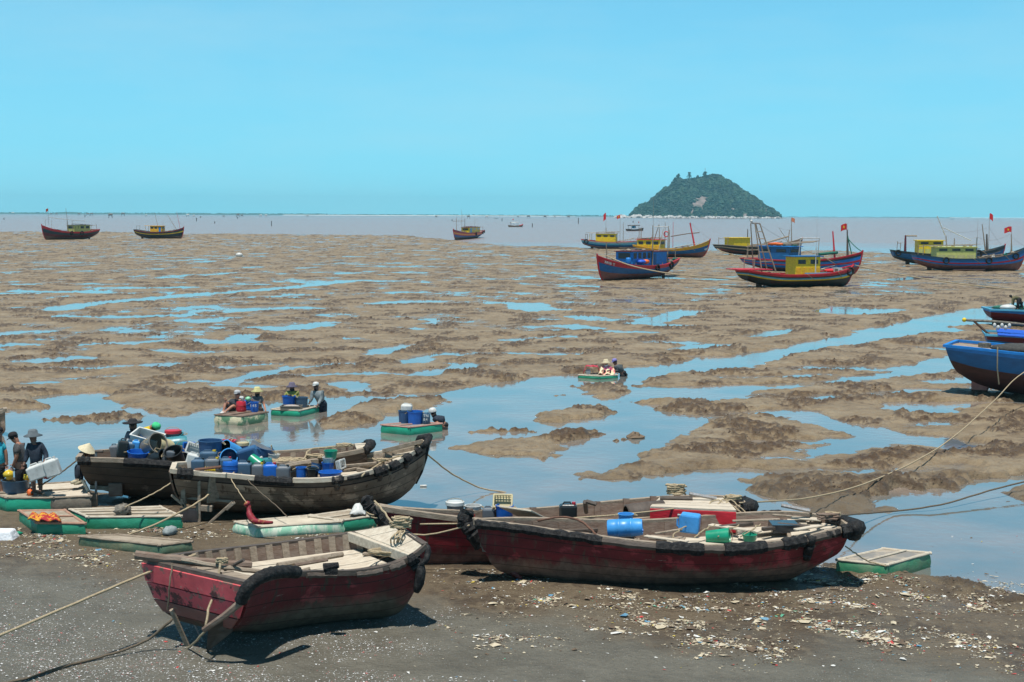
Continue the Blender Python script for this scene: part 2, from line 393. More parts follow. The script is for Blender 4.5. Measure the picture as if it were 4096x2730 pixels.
def mud_material():
    m = bpy.data.materials.new('mud'); m.use_nodes = True; n = m.node_tree; b = n.nodes['Principled BSDF']
    g = n.nodes.new('ShaderNodeNewGeometry')
    sep = n.nodes.new('ShaderNodeSeparateXYZ'); link(n, g.outputs['Position'], sep.inputs[0])
    def noise(s, det=6, ro=0.6, vec=None):
        z = n.nodes.new('ShaderNodeTexNoise'); z.inputs['Scale'].default_value = s; z.inputs['Detail'].default_value = det; z.inputs['Roughness'].default_value = ro
        link(n, vec or g.outputs['Position'], z.inputs['Vector']); return z.outputs[0]
    def ramp(src, stops):
        r = n.nodes.new('ShaderNodeValToRGB'); e = r.color_ramp.elements
        while len(e) < len(stops): e.new(0.5)
        for el, (p, c) in zip(e, stops): el.position = p; el.color = (*c, 1) if len(c) == 3 else c
        link(n, src, r.inputs[0]); return r.outputs[0]
    def mix(f, a, b_, bt='MIX'):
        x = n.nodes.new('ShaderNodeMix'); x.data_type = 'RGBA'; x.blend_type = bt
        for s, v in ((x.inputs['Factor'], f), (x.inputs[6], a), (x.inputs[7], b_)):
            if isinstance(v, (float, int)): s.default_value = v
            elif isinstance(v, tuple): s.default_value = (*v, 1)
            else: link(n, v, s)
        return x.outputs[2]
    def mrange(src, a, b_, c=0.0, d=1.0):
        r = n.nodes.new('ShaderNodeMapRange'); r.inputs[1].default_value = a; r.inputs[2].default_value = b_; r.inputs[3].default_value = c; r.inputs[4].default_value = d
        link(n, src, r.inputs[0]); return r.outputs[0]
    def mth(op, a, b_):
        x = n.nodes.new('ShaderNodeMath'); x.operation = op; x.use_clamp = True
        for s, v in ((x.inputs[0], a), (x.inputs[1], b_)):
            if isinstance(v, (float, int)): s.default_value = v
            else: link(n, v, s)
        return x.outputs[0]
    base = ramp(noise(0.55, 8, 0.7), [(0.3, (0.185, 0.130, 0.070)), (0.5, (0.27, 0.20, 0.118)), (0.72, (0.36, 0.285, 0.185))])
    clod = ramp(noise(2.6, 10, 0.78), [(0.49, (0, 0, 0)), (0.60, (1, 1, 1))])
    patch = ramp(noise(0.45, 6, 0.7), [(0.40, (0.12, 0.12, 0.12)), (0.56, (1, 1, 1))])
    an = n.nodes.new('ShaderNodeAttribute'); an.attribute_name = 'clod'
    ca = n.nodes.new('ShaderNodeMath'); ca.operation = 'MULTIPLY_ADD'; ca.use_clamp = True; link(n, mth('MULTIPLY', clod, patch), ca.inputs[0]); ca.inputs[1].default_value = .75; link(n, mth('MULTIPLY', an.outputs['Fac'], .8), ca.inputs[2]); cl = ca.outputs[0]
    col = mix(cl, base, (0.078, 0.045, 0.022))
    nearm = mrange(sep.outputs[1], 33.0, 40.0, 0.62, 0.0)
    col = mix(nearm, col, (0.088, 0.068, 0.045))
    # firm grey silt of the beach, by distance from the sea wall
    nb = n.nodes.new('ShaderNodeMath'); nb.operation = 'MULTIPLY_ADD'; link(n, noise(0.25, 4), nb.inputs[0]); nb.inputs[1].default_value = 9.0; link(n, sep.outputs[1], nb.inputs[2])
    xk = n.nodes.new('ShaderNodeMath'); xk.operation = 'MULTIPLY_ADD'; link(n, sep.outputs[0], xk.inputs[0]); xk.inputs[1].default_value = 0.36; link(n, nb.outputs[0], xk.inputs[2])
    bk = mrange(xk.outputs[0], 28.0, 30.0, 1.0, 0.0)
    silt = ramp(noise(0.9, 9, 0.75), [(0.3, (0.104, 0.094, 0.070)), (0.5, (0.150, 0.138, 0.106)), (0.72, (0.20, 0.186, 0.146))])
    # broken shell specks in drifts
    vo = n.nodes.new('ShaderNodeTexVoronoi'); vo.inputs['Scale'].default_value = 24; link(n, g.outputs['Position'], vo.inputs['Vector'])
    sp = mrange(vo.outputs['Distance'], 0.16, 0.24, 1.0, 0.0)
    drift = ramp(noise(0.6, 5, 0.65), [(0.45, (0.04, 0.04, 0.04)), (0.62, (0.8, 0.8, 0.8))])
    spw = n.nodes.new('ShaderNodeSeparateColor'); link(n, vo.outputs['Color'], spw.inputs[0])
    sel = mth('LESS_THAN', spw.outputs[0], 0.45)
    spk = mth('MULTIPLY', mth('MULTIPLY', sp, drift), sel)
    spc = ramp(spw.outputs[1], [(0.0, (0.52, 0.52, 0.50)), (0.75, (0.38, 0.38, 0.36)), (0.9, (0.30, 0.07, 0.06)), (1.0, (0.36, 0.30, 0.2))])
    silt = mix(spk, silt, spc)
    col = mix(bk, col, silt)
    # soaked mud beside the pools is darker and shiny
    wetk = mrange(sep.outputs[2], 0.002, 0.032, 1.0, 0.0)
    col = mix(mth('MULTIPLY', wetk, 0.45), col, (0.15, 0.11, 0.085))
    link(n, col, b.inputs['Base Color'])
    wr = n.nodes.new('ShaderNodeMapRange'); link(n, wetk, wr.inputs[0]); wr.inputs[3].default_value = 0.6; wr.inputs[4].default_value = 0.16
    link(n, wr.outputs[0], b.inputs['Roughness'])
    b.inputs['Specular IOR Level'].default_value = 0.4
    bp = n.nodes.new('ShaderNodeBump'); bp.inputs['Distance'].default_value = 0.16; bp.inputs['Strength'].default_value = 1.0
    bb = n.nodes.new('ShaderNodeMath'); bb.operation = 'MULTIPLY_ADD'; link(n, noise(6, 6, 0.7), bb.inputs[0]); bb.inputs[1].default_value = 1.0
    link(n, noise(1.8, 4, 0.6), bb.inputs[2])
    link(n, bb.outputs[0], bp.inputs['Height']); link(n, bp.outputs[0], b.inputs['Normal'])
    return m
def dyrows(a, b, st): return [CAMH * F / d for d in np.arange(a, b, -st)]
rows = list(np.linspace(7, 19.5, 12)) + dyrows(2000, 300, 3.0) + dyrows(300, 60, 1.5) + dyrows(60, 8, 4) + [6500, 9000, 12400]
cols = (np.arange(-2700, 6800, 5.2) - 2048) / F
ground = grid_mesh('mud_flat', rows, cols, mud_material())
tag(ground, 'brown tidal mud flat with ridges and grey shell strewn beach', None, None, 'structure')

def water_material():
    m = bpy.data.materials.new('tidal_water'); m.use_nodes = True; n = m.node_tree; b = n.nodes['Principled BSDF']
    g = n.nodes.new('ShaderNodeNewGeometry'); sep = n.nodes.new('ShaderNodeSeparateXYZ'); link(n, g.outputs['Position'], sep.inputs[0])
    nz = n.nodes.new('ShaderNodeTexNoise'); nz.inputs['Scale'].default_value = 0.02; link(n, g.outputs['Position'], nz.inputs['Vector'])
    ad = n.nodes.new('ShaderNodeMath'); ad.operation = 'MULTIPLY_ADD'; link(n, nz.outputs[0], ad.inputs[0]); ad.inputs[1].default_value = 120; link(n, sep.outputs[1], ad.inputs[2])
    fr = n.nodes.new('ShaderNodeMapRange'); fr.inputs[1].default_value = 230; fr.inputs[2].default_value = 440; link(n, ad.outputs[0], fr.inputs[0])
    cm = n.nodes.new('ShaderNodeMix'); cm.data_type = 'RGBA'; link(n, fr.outputs[0], cm.inputs['Factor'])
    sn = n.nodes.new('ShaderNodeTexNoise'); sn.inputs['Scale'].default_value = 0.35; sn.inputs['Detail'].default_value = 6; link(n, g.outputs['Position'], sn.inputs['Vector'])
    sr = n.nodes.new('ShaderNodeValToRGB'); sr.color_ramp.elements[0].position = .38; sr.color_ramp.elements[1].position = .66; sr.color_ramp.elements[0].color = (.12, .135, .13, 1); sr.color_ramp.elements[1].color = (.215, .175, .145, 1); link(n, sn.outputs[0], sr.inputs[0]); link(n, sr.outputs[0], cm.inputs[6])
    cm.inputs[6].default_value = (0.15, 0.155, 0.15, 1); cm.inputs[7].default_value = (0.265, 0.195, 0.165, 1)
    link(n, cm.outputs[2], b.inputs['Base Color'])
    rr = n.nodes.new('ShaderNodeMapRange'); link(n, fr.outputs[0], rr.inputs[0]); rr.inputs[3].default_value = 0.04; rr.inputs[4].default_value = 0.25
    link(n, rr.outputs[0], b.inputs['Roughness'])
    io = n.nodes.new('ShaderNodeMapRange'); link(n, fr.outputs[0], io.inputs[0]); io.inputs[3].default_value = 2.15; io.inputs[4].default_value = 1.33
    link(n, io.outputs[0], b.inputs['IOR'])
    # ripples: fine on the channel, choppy at sea
    w1 = n.nodes.new('ShaderNodeTexNoise'); w1.inputs['Scale'].default_value = 3.0; w1.inputs['Detail'].default_value = 3
    mp = n.nodes.new('ShaderNodeMapping'); mp.inputs['Scale'].default_value = (1, 0.8, 1); link(n, g.outputs['Position'], mp.inputs[0]); link(n, mp.outputs[0], w1.inputs['Vector'])
    bd = n.nodes.new('ShaderNodeMapRange'); link(n, fr.outputs[0], bd.inputs[0]); bd.inputs[3].default_value = 0.012; bd.inputs[4].default_value = 0.25
    bp = n.nodes.new('ShaderNodeBump'); rm_ = n.nodes.new('ShaderNodeMapRange'); rm_.inputs[1].default_value = .42; rm_.inputs[2].default_value = .6; rm_.inputs[3].default_value = .25; rm_.inputs[4].default_value = 1.0; link(n, sn.outputs[0], rm_.inputs[0]); link(n, rm_.outputs[0], bp.inputs['Strength']); link(n, bd.outputs[0], bp.inputs['Distance']); link(n, w1.outputs[0], bp.inputs['Height'])
    link(n, bp.outputs[0], b.inputs['Normal'])
    return m
def fan(name, ys, ts, z, m):
    b = MB()
    for y in ys:
        for t in ts: b.v.append((y * t, y, z))
    k = len(ts)
    for i in range(len(ys) - 1):
        for j in range(k - 1): b.f.append((i * k + j, i * k + j + 1, (i + 1) * k + j + 1, (i + 1) * k + j)); b.m.append(0)
    return b.build(name, m)
wtr = fan('tidal_water', [15, 60, 150, 400, 1000, 3000, 8000, 12400], [-0.95, -0.4, 0, 0.4, 0.95], 0.0, water_material())
tag(wtr, 'shallow tidal water in pools and channels running out to the muddy sea', None, None, 'structure')
# ================================================================ BOAT TOOLS
def catmull(P, n):
    """resample control points to n evenly spread (by index) points"""
    P = [Vector(p) for p in P]; m = len(P); out = []
    for i in range(n):
        t = i / (n - 1) * (m - 1); k = min(int(t), m - 2); f = t - k
        p0, p1, p2, p3 = P[max(k - 1, 0)], P[k], P[k + 1], P[min(k + 2, m - 1)]
        out.append(0.5 * ((2 * p1) + (-p0 + p2) * f + (2 * p0 - 5 * p1 + 4 * p2 - p3) * f * f + (-p0 + 3 * p1 - 3 * p2 + p3) * f ** 3))
    return out
class Hull:
    def __init__(s, A, B, K, n=30, fl=0.3, e=0.65):
        """A, B: the two gunwale curves, K: the keel curve, control points from one end to the other"""
        s.A, s.B, s.K = catmull(A, n), catmull(B, n), catmull(K, n); s.n = n; s.fl = fl; s.e = e
    def P(s, u, side, v, inset=0.0):
        t = max(0, min(1, u)) * (s.n - 1); k = min(int(t), s.n - 2); f = t - k
        g = (s.A if side < 0 else s.B); gp_ = g[k].lerp(g[k + 1], f); kp = s.K[k].lerp(s.K[k + 1], f)
        a = v * math.pi / 2
        h = (1 - s.fl) * math.sin(a) ** s.e + s.fl * v; z = (1 - s.fl) * (1 - math.cos(a)) + s.fl * v
        p = Vector((kp.x + (gp_.x - kp.x) * h, kp.y + (gp_.y - kp.y) * h, kp.z + (gp_.z - kp.z) * z))
        if inset:
            o = (s.B if side < 0 else s.A); c = (gp_ + o[k].lerp(o[k + 1], f)) / 2
            d = Vector((c.x - p.x, c.y - p.y, 0)); L = d.length
            if L > 1e-5: p += d * min(inset / L, 0.9)
        return p
    def build(s, mats, bands, parent, vf=0.35, th=0.05, name='hull', smooth=True, inner=None):
        """bands: [(v_from, material index), ...] outer shell painted in bands; inner lining from the floor level vf up"""
        vs = sorted(set([b[0] for b in bands] + [0, .04, .1, .2, .3, .42, .55, .7, .85, 1.0]))
        b = MB(); n = s.n
        def idx(v):
            r = 0
            for q, m in bands:
                if v >= q - 1e-6: r = m
            return r
        for side in (-1, 1):
            k = len(b.v)
            for i in range(n):
                for v in vs: b.v.append(tuple(s.P(i / (n - 1), side, v)))
            w = len(vs)
            for i in range(n - 1):
                for j in range(w - 1):
                    q = (k + i * w + j, k + i * w + j + 1, k + (i + 1) * w + j + 1, k + (i + 1) * w + j)
                    b.f.append(q if side > 0 else q[::-1]); b.m.append(idx(vs[j]))
        w = len(vs)
        for end in (0, n - 1):           # transom faces
            for j in range(w - 1):
                a0 = end * w + j; c0 = n * w + end * w + j
                if (Vector(b.v[a0 + 1]) - Vector(b.v[c0 + 1])).length > 0.02:
                    b.f.append((a0, c0, c0 + 1, a0 + 1)); b.m.append(idx(vs[j]))
        vi = [vf + (1 - vf) * x for x in (0, .33, .66, 1)]
        mi = inner if inner is not None else 0
        k0 = len(b.v)
        for side in (-1, 1):
            k = len(b.v)
            for i in range(n):
                for v in vi: b.v.append(tuple(s.P(0.012 + 0.976 * i / (n - 1), side, v, th)))
            for i in range(n - 1):
                for j in range(3):
                    q = (k + i * 4 + j, k + i * 4 + j + 1, k + (i + 1) * 4 + j + 1, k + (i + 1) * 4 + j)
                    b.f.append(q[::-1] if side > 0 else q); b.m.append(mi)
        for end in (0, n - 1):
            for j in range(3):
                a0 = k0 + end * 4 + j; c0 = k0 + n * 4 + end * 4 + j
                b.f.append((a0, a0 + 1, c0 + 1, c0)); b.m.append(mi)
        o = b.build(name, mats, parent, smooth=smooth, autos=True)
        return o
    def floor(s, m, parent, v=0.35, u0=0.015, u1=0.985, th=0.05, name='floor', dz=0.0, cam_=0.0):
        b = MB(); n = 26
        for i in range(n):
            u = u0 + (u1 - u0) * i / (n - 1)
            p, q = s.P(u, -1, v, th), s.P(u, 1, v, th)
            for t in (0, .25, .5, .75, 1):
                r = p.lerp(q, t); r.z += dz + cam_ * (1 - (2 * t - 1) ** 2); b.v.append(tuple(r))
        for i in range(n - 1):
            for j in range(4): b.f.append((i * 5 + j, i * 5 + j + 1, (i + 1) * 5 + j + 1, (i + 1) * 5 + j)); b.m.append(0)
        return b.build(name, m, parent)
    def rail(s, m, parent, w=0.1, h=0.08, name='gunwale', u0=0.0, u1=1.0, ends=(False, False), out=0.03, jit=0.0, sides=(-1, 1), dz=0.0):
        b = MB(); n = s.n * 2
        for side in sides:
            k = len(b.v)
            for i in range(n):
                u = u0 + (u1 - u0) * i / (n - 1)
                p = s.P(u, side, 1.0); q = s.P(u, side, 1.0, 0.2); d = (q - p); d.z = 0
                if d.length > 1e-5: d.normalize()
                j = Vector((0, 0, random.uniform(-jit, jit)))
                z = Vector((0, 0, 1))
                for (a, c) in ((-out, -h / 2), (w - out, -h / 2), (w - out, h / 2), (-out, h / 2)):
                    b.v.append(tuple(p + d * a + z * (c + dz) + j))
            for i in range(n - 1):
                for j in range(4):
                    j2 = (j + 1) % 4
                    q = (k + i * 4 + j, k + i * 4 + j2, k + (i + 1) * 4 + j2, k + (i + 1) * 4 + j)
                    b.f.append(q); b.m.append(0)
            b.f.append((k, k + 1, k + 2, k + 3)); b.m.append(0); e_ = k + (n - 1) * 4; b.f.append((e_ + 3, e_ + 2, e_ + 1, e_)); b.m.append(0)
        for en, u in ((0, u0), (1, u1)):
            if ends[en]: b.bar(s.P(u, -1, 1.0) + Vector((0, 0, dz)), s.P(u, 1, 1.0) + Vector((0, 0, dz)), w, h * 1.02)
        o = b.build(name, m, parent); return o
    def ribs(s, m, parent, us, side=1, v0=0.4, v1=0.97, w=0.09, d=0.05, th=0.05):
        for u in us:
            b = MB(); pts = [s.P(u, side, v0 + (v1 - v0) * t, th + d / 2) for t in (0, .5, 1)]
            for a, c in zip(pts[:-1], pts[1:]):
                ax = (s.P(min(u + .02, 1), side, v0, th) - s.P(max(u - .02, 0), side, v0, th)).normalized()
                b.bar(a, c, d, w, up=ax)
            b.build('rib', m, parent)
    def thwart(s, m, parent, u, w=0.2, h=0.05, v=0.8, name='thwart', dz=0, th=0.03):
        b = MB(); b.bar(s.P(u, -1, v, th) + Vector((0, 0, dz)), s.P(u, 1, v, th) + Vector((0, 0, dz)), w, h)
        return b.build(name, m, parent, bevel=0.008)
    def planking(s, m, parent, u0, u1, v=0.9, dz=0.0, n=6, th=0.06, name='deck_plank', t0=0, t1=1, thick=0.035, jit=0.012):
        """lengthwise deck boards from station u0 to u1"""
        for i in range(n):
            b = MB(); a, c = t0 + (t1 - t0) * i / n + 0.006, t0 + (t1 - t0) * (i + 1) / n - 0.006
            st = 7; jz = random.uniform(-jit, jit)
            for k in range(st):
                u = u0 + (u1 - u0) * k / (st - 1)
                p, q = s.P(u, -1, v, th), s.P(u, 1, v, th)
                for z in (0, thick):
                    for t in (a, c):
                        r = p.lerp(q, t); b.v.append((r.x, r.y, r.z + z + dz + jz))
            for k in range(st - 1):
                o = k * 4; p_ = o + 4
                for (e, f) in ((0, 1), (1, 3), (3, 2), (2, 0)): b.f.append((o + e, p_ + e, p_ + f, o + f)); b.m.append(0)
            b.f.append((0, 1, 3, 2)); b.m.append(0); o = (st - 1) * 4; b.f.append((o, o + 2, o + 3, o + 1)); b.m.append(0)
            b.build(name, m, parent)

def wobble(pts, amp, sub=4, seed=None):
    """subdivide a polyline and shake it a little"""
    out = []; pts = [Vector(p) for p in pts]
    r = random.Random(seed if seed is not None else len(pts) * 7)
    n = (len(pts) - 1) * sub + 1
    for p in catmull(pts, n): out.append(p + Vector((r.uniform(-amp, amp), r.uniform(-amp, amp), r.uniform(-amp, amp) * 0.6)))
    return out
def rope_pts(a, b, sag=0.2, n=16):
    a, b = Vector(a), Vector(b); out = []
    for i in range(n + 1):
        t = i / n; p = a.lerp(b, t); p.z -= sag * 4 * t * (1 - t); out.append(p)
    return out
def part_tube(name, m, parent, pts, r, n=6, smooth=True):
    return MB().tube(pts, r, n).build(name, m, parent, smooth=smooth, autos=True)
def coil(m, parent, c, R, r, turns=3, name='rope_coil', seed=1, flat=0.6, hz=0.02):
    rr = random.Random(seed); pts = []
    for i in range(turns * 14):
        a = 2 * math.pi * i / 14; q = R * (0.65 + 0.35 * rr.random())
        pts.append(Vector(c) + Vector((q * math.cos(a), q * flat * math.sin(a), 0.02 + hz * i / 14 + rr.uniform(0, .02))))
    return MB().tube(pts, r, 5).build(name, m, parent, smooth=True)

# ---- shared materials
M = {}
M['wood_grey'] = mat('weathered_wood', (0.33, 0.27, 0.205), (0.20, 0.155, 0.11), 5, 0.85, 0.01, 24, stretch=(1, 3, 3), spots=[((0.09, 0.07, 0.05), 0.62, 9)])
M['wood_pale'] = mat('sun_bleached_planks', (0.56, 0.50, 0.40), (0.40, 0.34, 0.26), 4, 0.85, 0.006, 18, stretch=(1, 4, 4), spots=[((0.15, 0.11, 0.08), 0.66, 6)])
M['wood_dark'] = mat('tarred_wood', (0.055, 0.042, 0.034), (0.10, 0.078, 0.062), 4, 0.7, 0.008, 14, stretch=(1, 1, 3), spots=[((0.16, 0.13, 0.10), 0.68, 7)])
M['wood_brown'] = mat('muddy_brown_wood', (0.135, 0.085, 0.06), (0.20, 0.15, 0.115), 3.5, 0.8, 0.008, 16, stretch=(1, 1, 3), spots=[((0.30, 0.25, 0.19), 0.67, 5)])
M['rubber'] = mat('old_tyre_rubber', (0.009, 0.009, 0.010), (0.045, 0.043, 0.04), 14, 0.75, 0.02, 34, lo=.45, hi=.72, spec=.25)
M['rope'] = mat('pale_rope', (0.42, 0.34, 0.22), (0.26, 0.20, 0.12), 40, 0.9)
M['rope_dark'] = mat('wet_rope', (0.14, 0.11, 0.075), (0.08, 0.06, 0.04), 40, 0.9)
M['metal'] = mat('grey_metal', (0.35, 0.36, 0.37), (0.22, 0.2, 0.18), 20, 0.5, metallic=0.5)
M['rust'] = mat('rusty_iron', (0.16, 0.075, 0.045), (0.09, 0.045, 0.03), 10, 0.85)
M['mud_dry'] = mat('caked_mud', (0.26, 0.21, 0.155), (0.17, 0.13, 0.09), 6, 0.9, 0.01)
def paint(name, c, wear=0.68, wc=(0.16, 0.11, 0.085), sc=3.0, rough=0.55):
    return mat(name, c, tuple(x * 0.72 for x in c), 2.2, rough, 0.006, 12, stretch=(1, 1, 2.4), spots=[(wc, wear, sc * 2), (tuple(x * 0.5 for x in c), wear - 0.03, sc)])
M['red'] = paint('worn_red_paint', (0.58, 0.02, 0.035))
M['redbrown'] = mat('faded_red_brown_hull', (0.145, 0.018, 0.020), (0.10, 0.028, 0.024), 2.5, 0.6, 0.007, 12, stretch=(1, 1, 3), spots=[((0.16, 0.10, 0.075), 0.64, 3.2), ((0.26, 0.035, 0.045), 0.70, 1.6)])
M['hullmud'] = mat('mud_stained_bottom', (0.115, 0.06, 0.042), (0.165, 0.105, 0.075), 2.2, 0.8, 0.008, 12, stretch=(1, 1, 4))
M['antifoul'] = mat('dull_red_bottom_paint', (0.26, 0.095, 0.08), (0.17, 0.075, 0.062), 1.5, 0.75, 0.006, 8, stretch=(1, 1, 3), spots=[((0.20, 0.14, 0.11), 0.62, 2.0)])
M['blue'] = paint('worn_blue_paint', (0.006, 0.125, 0.33), 0.66)
M['brightblue'] = paint('bright_blue_paint', (0.006, 0.20, 0.60), 0.72)
M['navy'] = paint('dark_blue_green_paint', (0.02, 0.045, 0.06), 0.64)
M['cyan'] = paint('pale_blue_paint', (0.10, 0.42, 0.62), 0.7)
M['yellow'] = paint('yellow_paint', (0.80, 0.56, 0.01), 0.72, (0.3, 0.2, 0.05))
M['orangey'] = paint('amber_paint', (0.78, 0.40, 0.015), 0.72)
M['lime'] = paint('pale_yellow_green_paint', (0.55, 0.55, 0.16), 0.7, (0.25, 0.22, 0.1))
M['white'] = paint('dull_white_paint', (0.55, 0.56, 0.54), 0.7, (0.3, 0.27, 0.22))
M['maroon'] = paint('maroon_paint', (0.13, 0.015, 0.025), 0.7)
M['window'] = mat('dark_window', (0.012, 0.015, 0.02), (0.03, 0.035, 0.04), 5, 0.2)
M['flag'] = mat('red_flag_cloth', (0.62, 0.02, 0.025), (0.5, 0.015, 0.02), 5, 0.8)
M['flag_y'] = mat('flag_star_yellow', (0.8, 0.6, 0.02), None, 5, 0.8)
M['flag_pale'] = mat('faded_orange_flag', (0.75, 0.25, 0.13), None, 5, 0.8)
M['net'] = mat('green_fishing_net', (0.02, 0.17, 0.12), (0.01, 0.08, 0.06), 14, 0.9, 0.03, 30)
M['netgrey'] = mat('bundled_grey_net', (0.22, 0.20, 0.16), (0.09, 0.08, 0.07), 8, 0.9, 0.04, 20)
M['tarp'] = mat('orange_tarpaulin', (0.75, 0.14, 0.02), None, 5, 0.6)
M['tarpb'] = mat('blue_tarpaulin', (0.015, 0.10, 0.55), None, 5, 0.55, 0.02, 6)

def hullpaint(name, c, mud=(.15, .10, .075), h=.35, soft=.18, scr=(.32, .26, .22)):
    """worn hull paint: soaked mud line low down, runs of dirt, scratches, and sunlit patches painted in as brighter colour"""
    m = bpy.data.materials.new(name); m.use_nodes = True; n = m.node_tree; b = n.nodes['Principled BSDF']; b.inputs['Roughness'].default_value = .62; b.inputs['Specular IOR Level'].default_value = .35
    tc = n.nodes.new('ShaderNodeTexCoord')
    def nz(s, st=(1, 1, 1), d=6, r=.65):
        mp = n.nodes.new('ShaderNodeMapping'); mp.inputs['Scale'].default_value = st; link(n, tc.outputs['Object'], mp.inputs[0]); z = n.nodes.new('ShaderNodeTexNoise')
        z.inputs['Scale'].default_value = s; z.inputs['Detail'].default_value = d; z.inputs['Roughness'].default_value = r; link(n, mp.outputs[0], z.inputs['Vector']); return z.outputs[0]
    def rp(src, a, b_):
        r = n.nodes.new('ShaderNodeMapRange'); r.inputs[1].default_value = a; r.inputs[2].default_value = b_; link(n, src, r.inputs[0]); return r.outputs[0]
    def mx(f, a, b_):
        x = n.nodes.new('ShaderNodeMix'); x.data_type = 'RGBA'; link(n, f, x.inputs['Factor'])
        for s_, v in ((x.inputs[6], a), (x.inputs[7], b_)):
            if isinstance(v, tuple): s_.default_value = (*v, 1)
            else: link(n, v, s_)
        return x.outputs[2]
    col = mx(rp(nz(1.3, (1, 1, 2)), .35, .65), c, tuple(x * .5 for x in c))
    col = mx(rp(nz(.9, (1, 1, 1.5)), .54, .58), col, tuple(min(1, x * 1.7 + .01) for x in c))  # lit patches on the hull side, put into the paint as a brighter tone
    col = mx(rp(nz(9, (1, 1, .18), 4), .56, .66), col, tuple(x * .45 for x in mud))
    sp = n.nodes.new('ShaderNodeSeparateXYZ'); link(n, tc.outputs['Object'], sp.inputs[0])
    ad = n.nodes.new('ShaderNodeMath'); ad.operation = 'MULTIPLY_ADD'; link(n, nz(2.2, (1, 1, .5), 8, .7), ad.inputs[0]); ad.inputs[1].default_value = -.75; link(n, sp.outputs[2], ad.inputs[2])
    mr = n.nodes.new('ShaderNodeMapRange'); mr.inputs[1].default_value = h - .375 - soft * .5; mr.inputs[2].default_value = h - .375 + soft * .5; mr.inputs[3].default_value = 1; mr.inputs[4].default_value = 0; link(n, ad.outputs[0], mr.inputs[0])
    col = mx(mr.outputs[0], col, mx(rp(nz(5), .4, .6), mud, tuple(x * .6 for x in mud)))
    col = mx(rp(nz(3.2, (.35, .35, 7), 8, .75), .655, .68), col, scr)
    link(n, col, b.inputs['Base Color'])
    bp = n.nodes.new('ShaderNodeBump'); bp.inputs['Distance'].default_value = .012; link(n, nz(8, (1, 1, 3), 8, .7), bp.inputs['Height']); link(n, bp.outputs[0], b.inputs['Normal'])
    return m
M['seam'] = mat('dark_plank_seam', (.018, .012, .010), None, 8, .9)
def tyre(parent, c, R=0.3, r=0.09, axis='y', m=None):
    o = MB().torus((0, 0, 0), R, r, axis, 16, 7).build('fender_tyre', m or M['rubber'], parent, smooth=True); o.location = c; return o
_glyph = {}
def glyph(ch, size):
    """one letter as plain mesh data"""
    if (ch, size) not in _glyph:
        cu = bpy.data.curves.new('g', 'FONT'); cu.body = ch; cu.size = size; cu.extrude = 0.006; cu.align_x = 'LEFT'; cu.align_y = 'CENTER'; cu.offset = size * 0.012; cu.resolution_u = 3
        o = bpy.data.objects.new('g', cu); me = o.to_mesh()
        _glyph[(ch, size)] = ([v.co.copy() for v in me.vertices], [tuple(p.vertices) for p in me.polygons])
        o.to_mesh_clear(); bpy.data.objects.remove(o)
    return _glyph[(ch, size)]
def text_mb(b, s, size, org, R, gap=0.64):
    """flat lettering with its x along R's first column"""
    org = Vector(org)
    for k, ch in enumerate(s):
        if ch != ' ':
            vs, fs = glyph(ch, size); b.add([org + R @ (v + Vector((k * size * gap, 0, 0))) for v in vs], fs)
    return b
def flag_part(parent, top, w, h, star=True, m=None, dirx=1, droop=0.15):
    """a cloth on a pole, waving; star as a thin raised shape"""
    b = MB(); n = 8
    for i in range(n + 1):
        x = i / n
        for j in (0, 1):
            b.v.append((dirx * x * w, math.sin(x * 6) * 0.07 * w, -j * h - droop * x * x * h * 1.4 + (0.06 * h * math.sin(x * 5))))
    for i in range(n): b.f.append((2 * i, 2 * i + 1, 2 * i + 3, 2 * i + 2)); b.m.append(0)
    o = b.build('flag', m or M['flag'], parent, loc=top)
    so = o.modifiers.new('s', 'SOLIDIFY'); so.thickness = 0.02
    if star:
        for sg in (-1, 1):
            st = MB(); vs = []
            for k in range(10):
                a = math.pi / 2 + k * math.pi / 5; r = h * (0.30 if k % 2 == 0 else 0.13); vs.append((r * math.cos(a), 0, r * math.sin(a)))
            st.add(vs, [tuple(range(10))])
            s_ = st.build('star', M['flag_y'], o, loc=(dirx * w * 0.5, math.sin(3) * 0.07 * w + sg * 0.05, -h * 0.5 - droop * 0.3 * h))
    return o
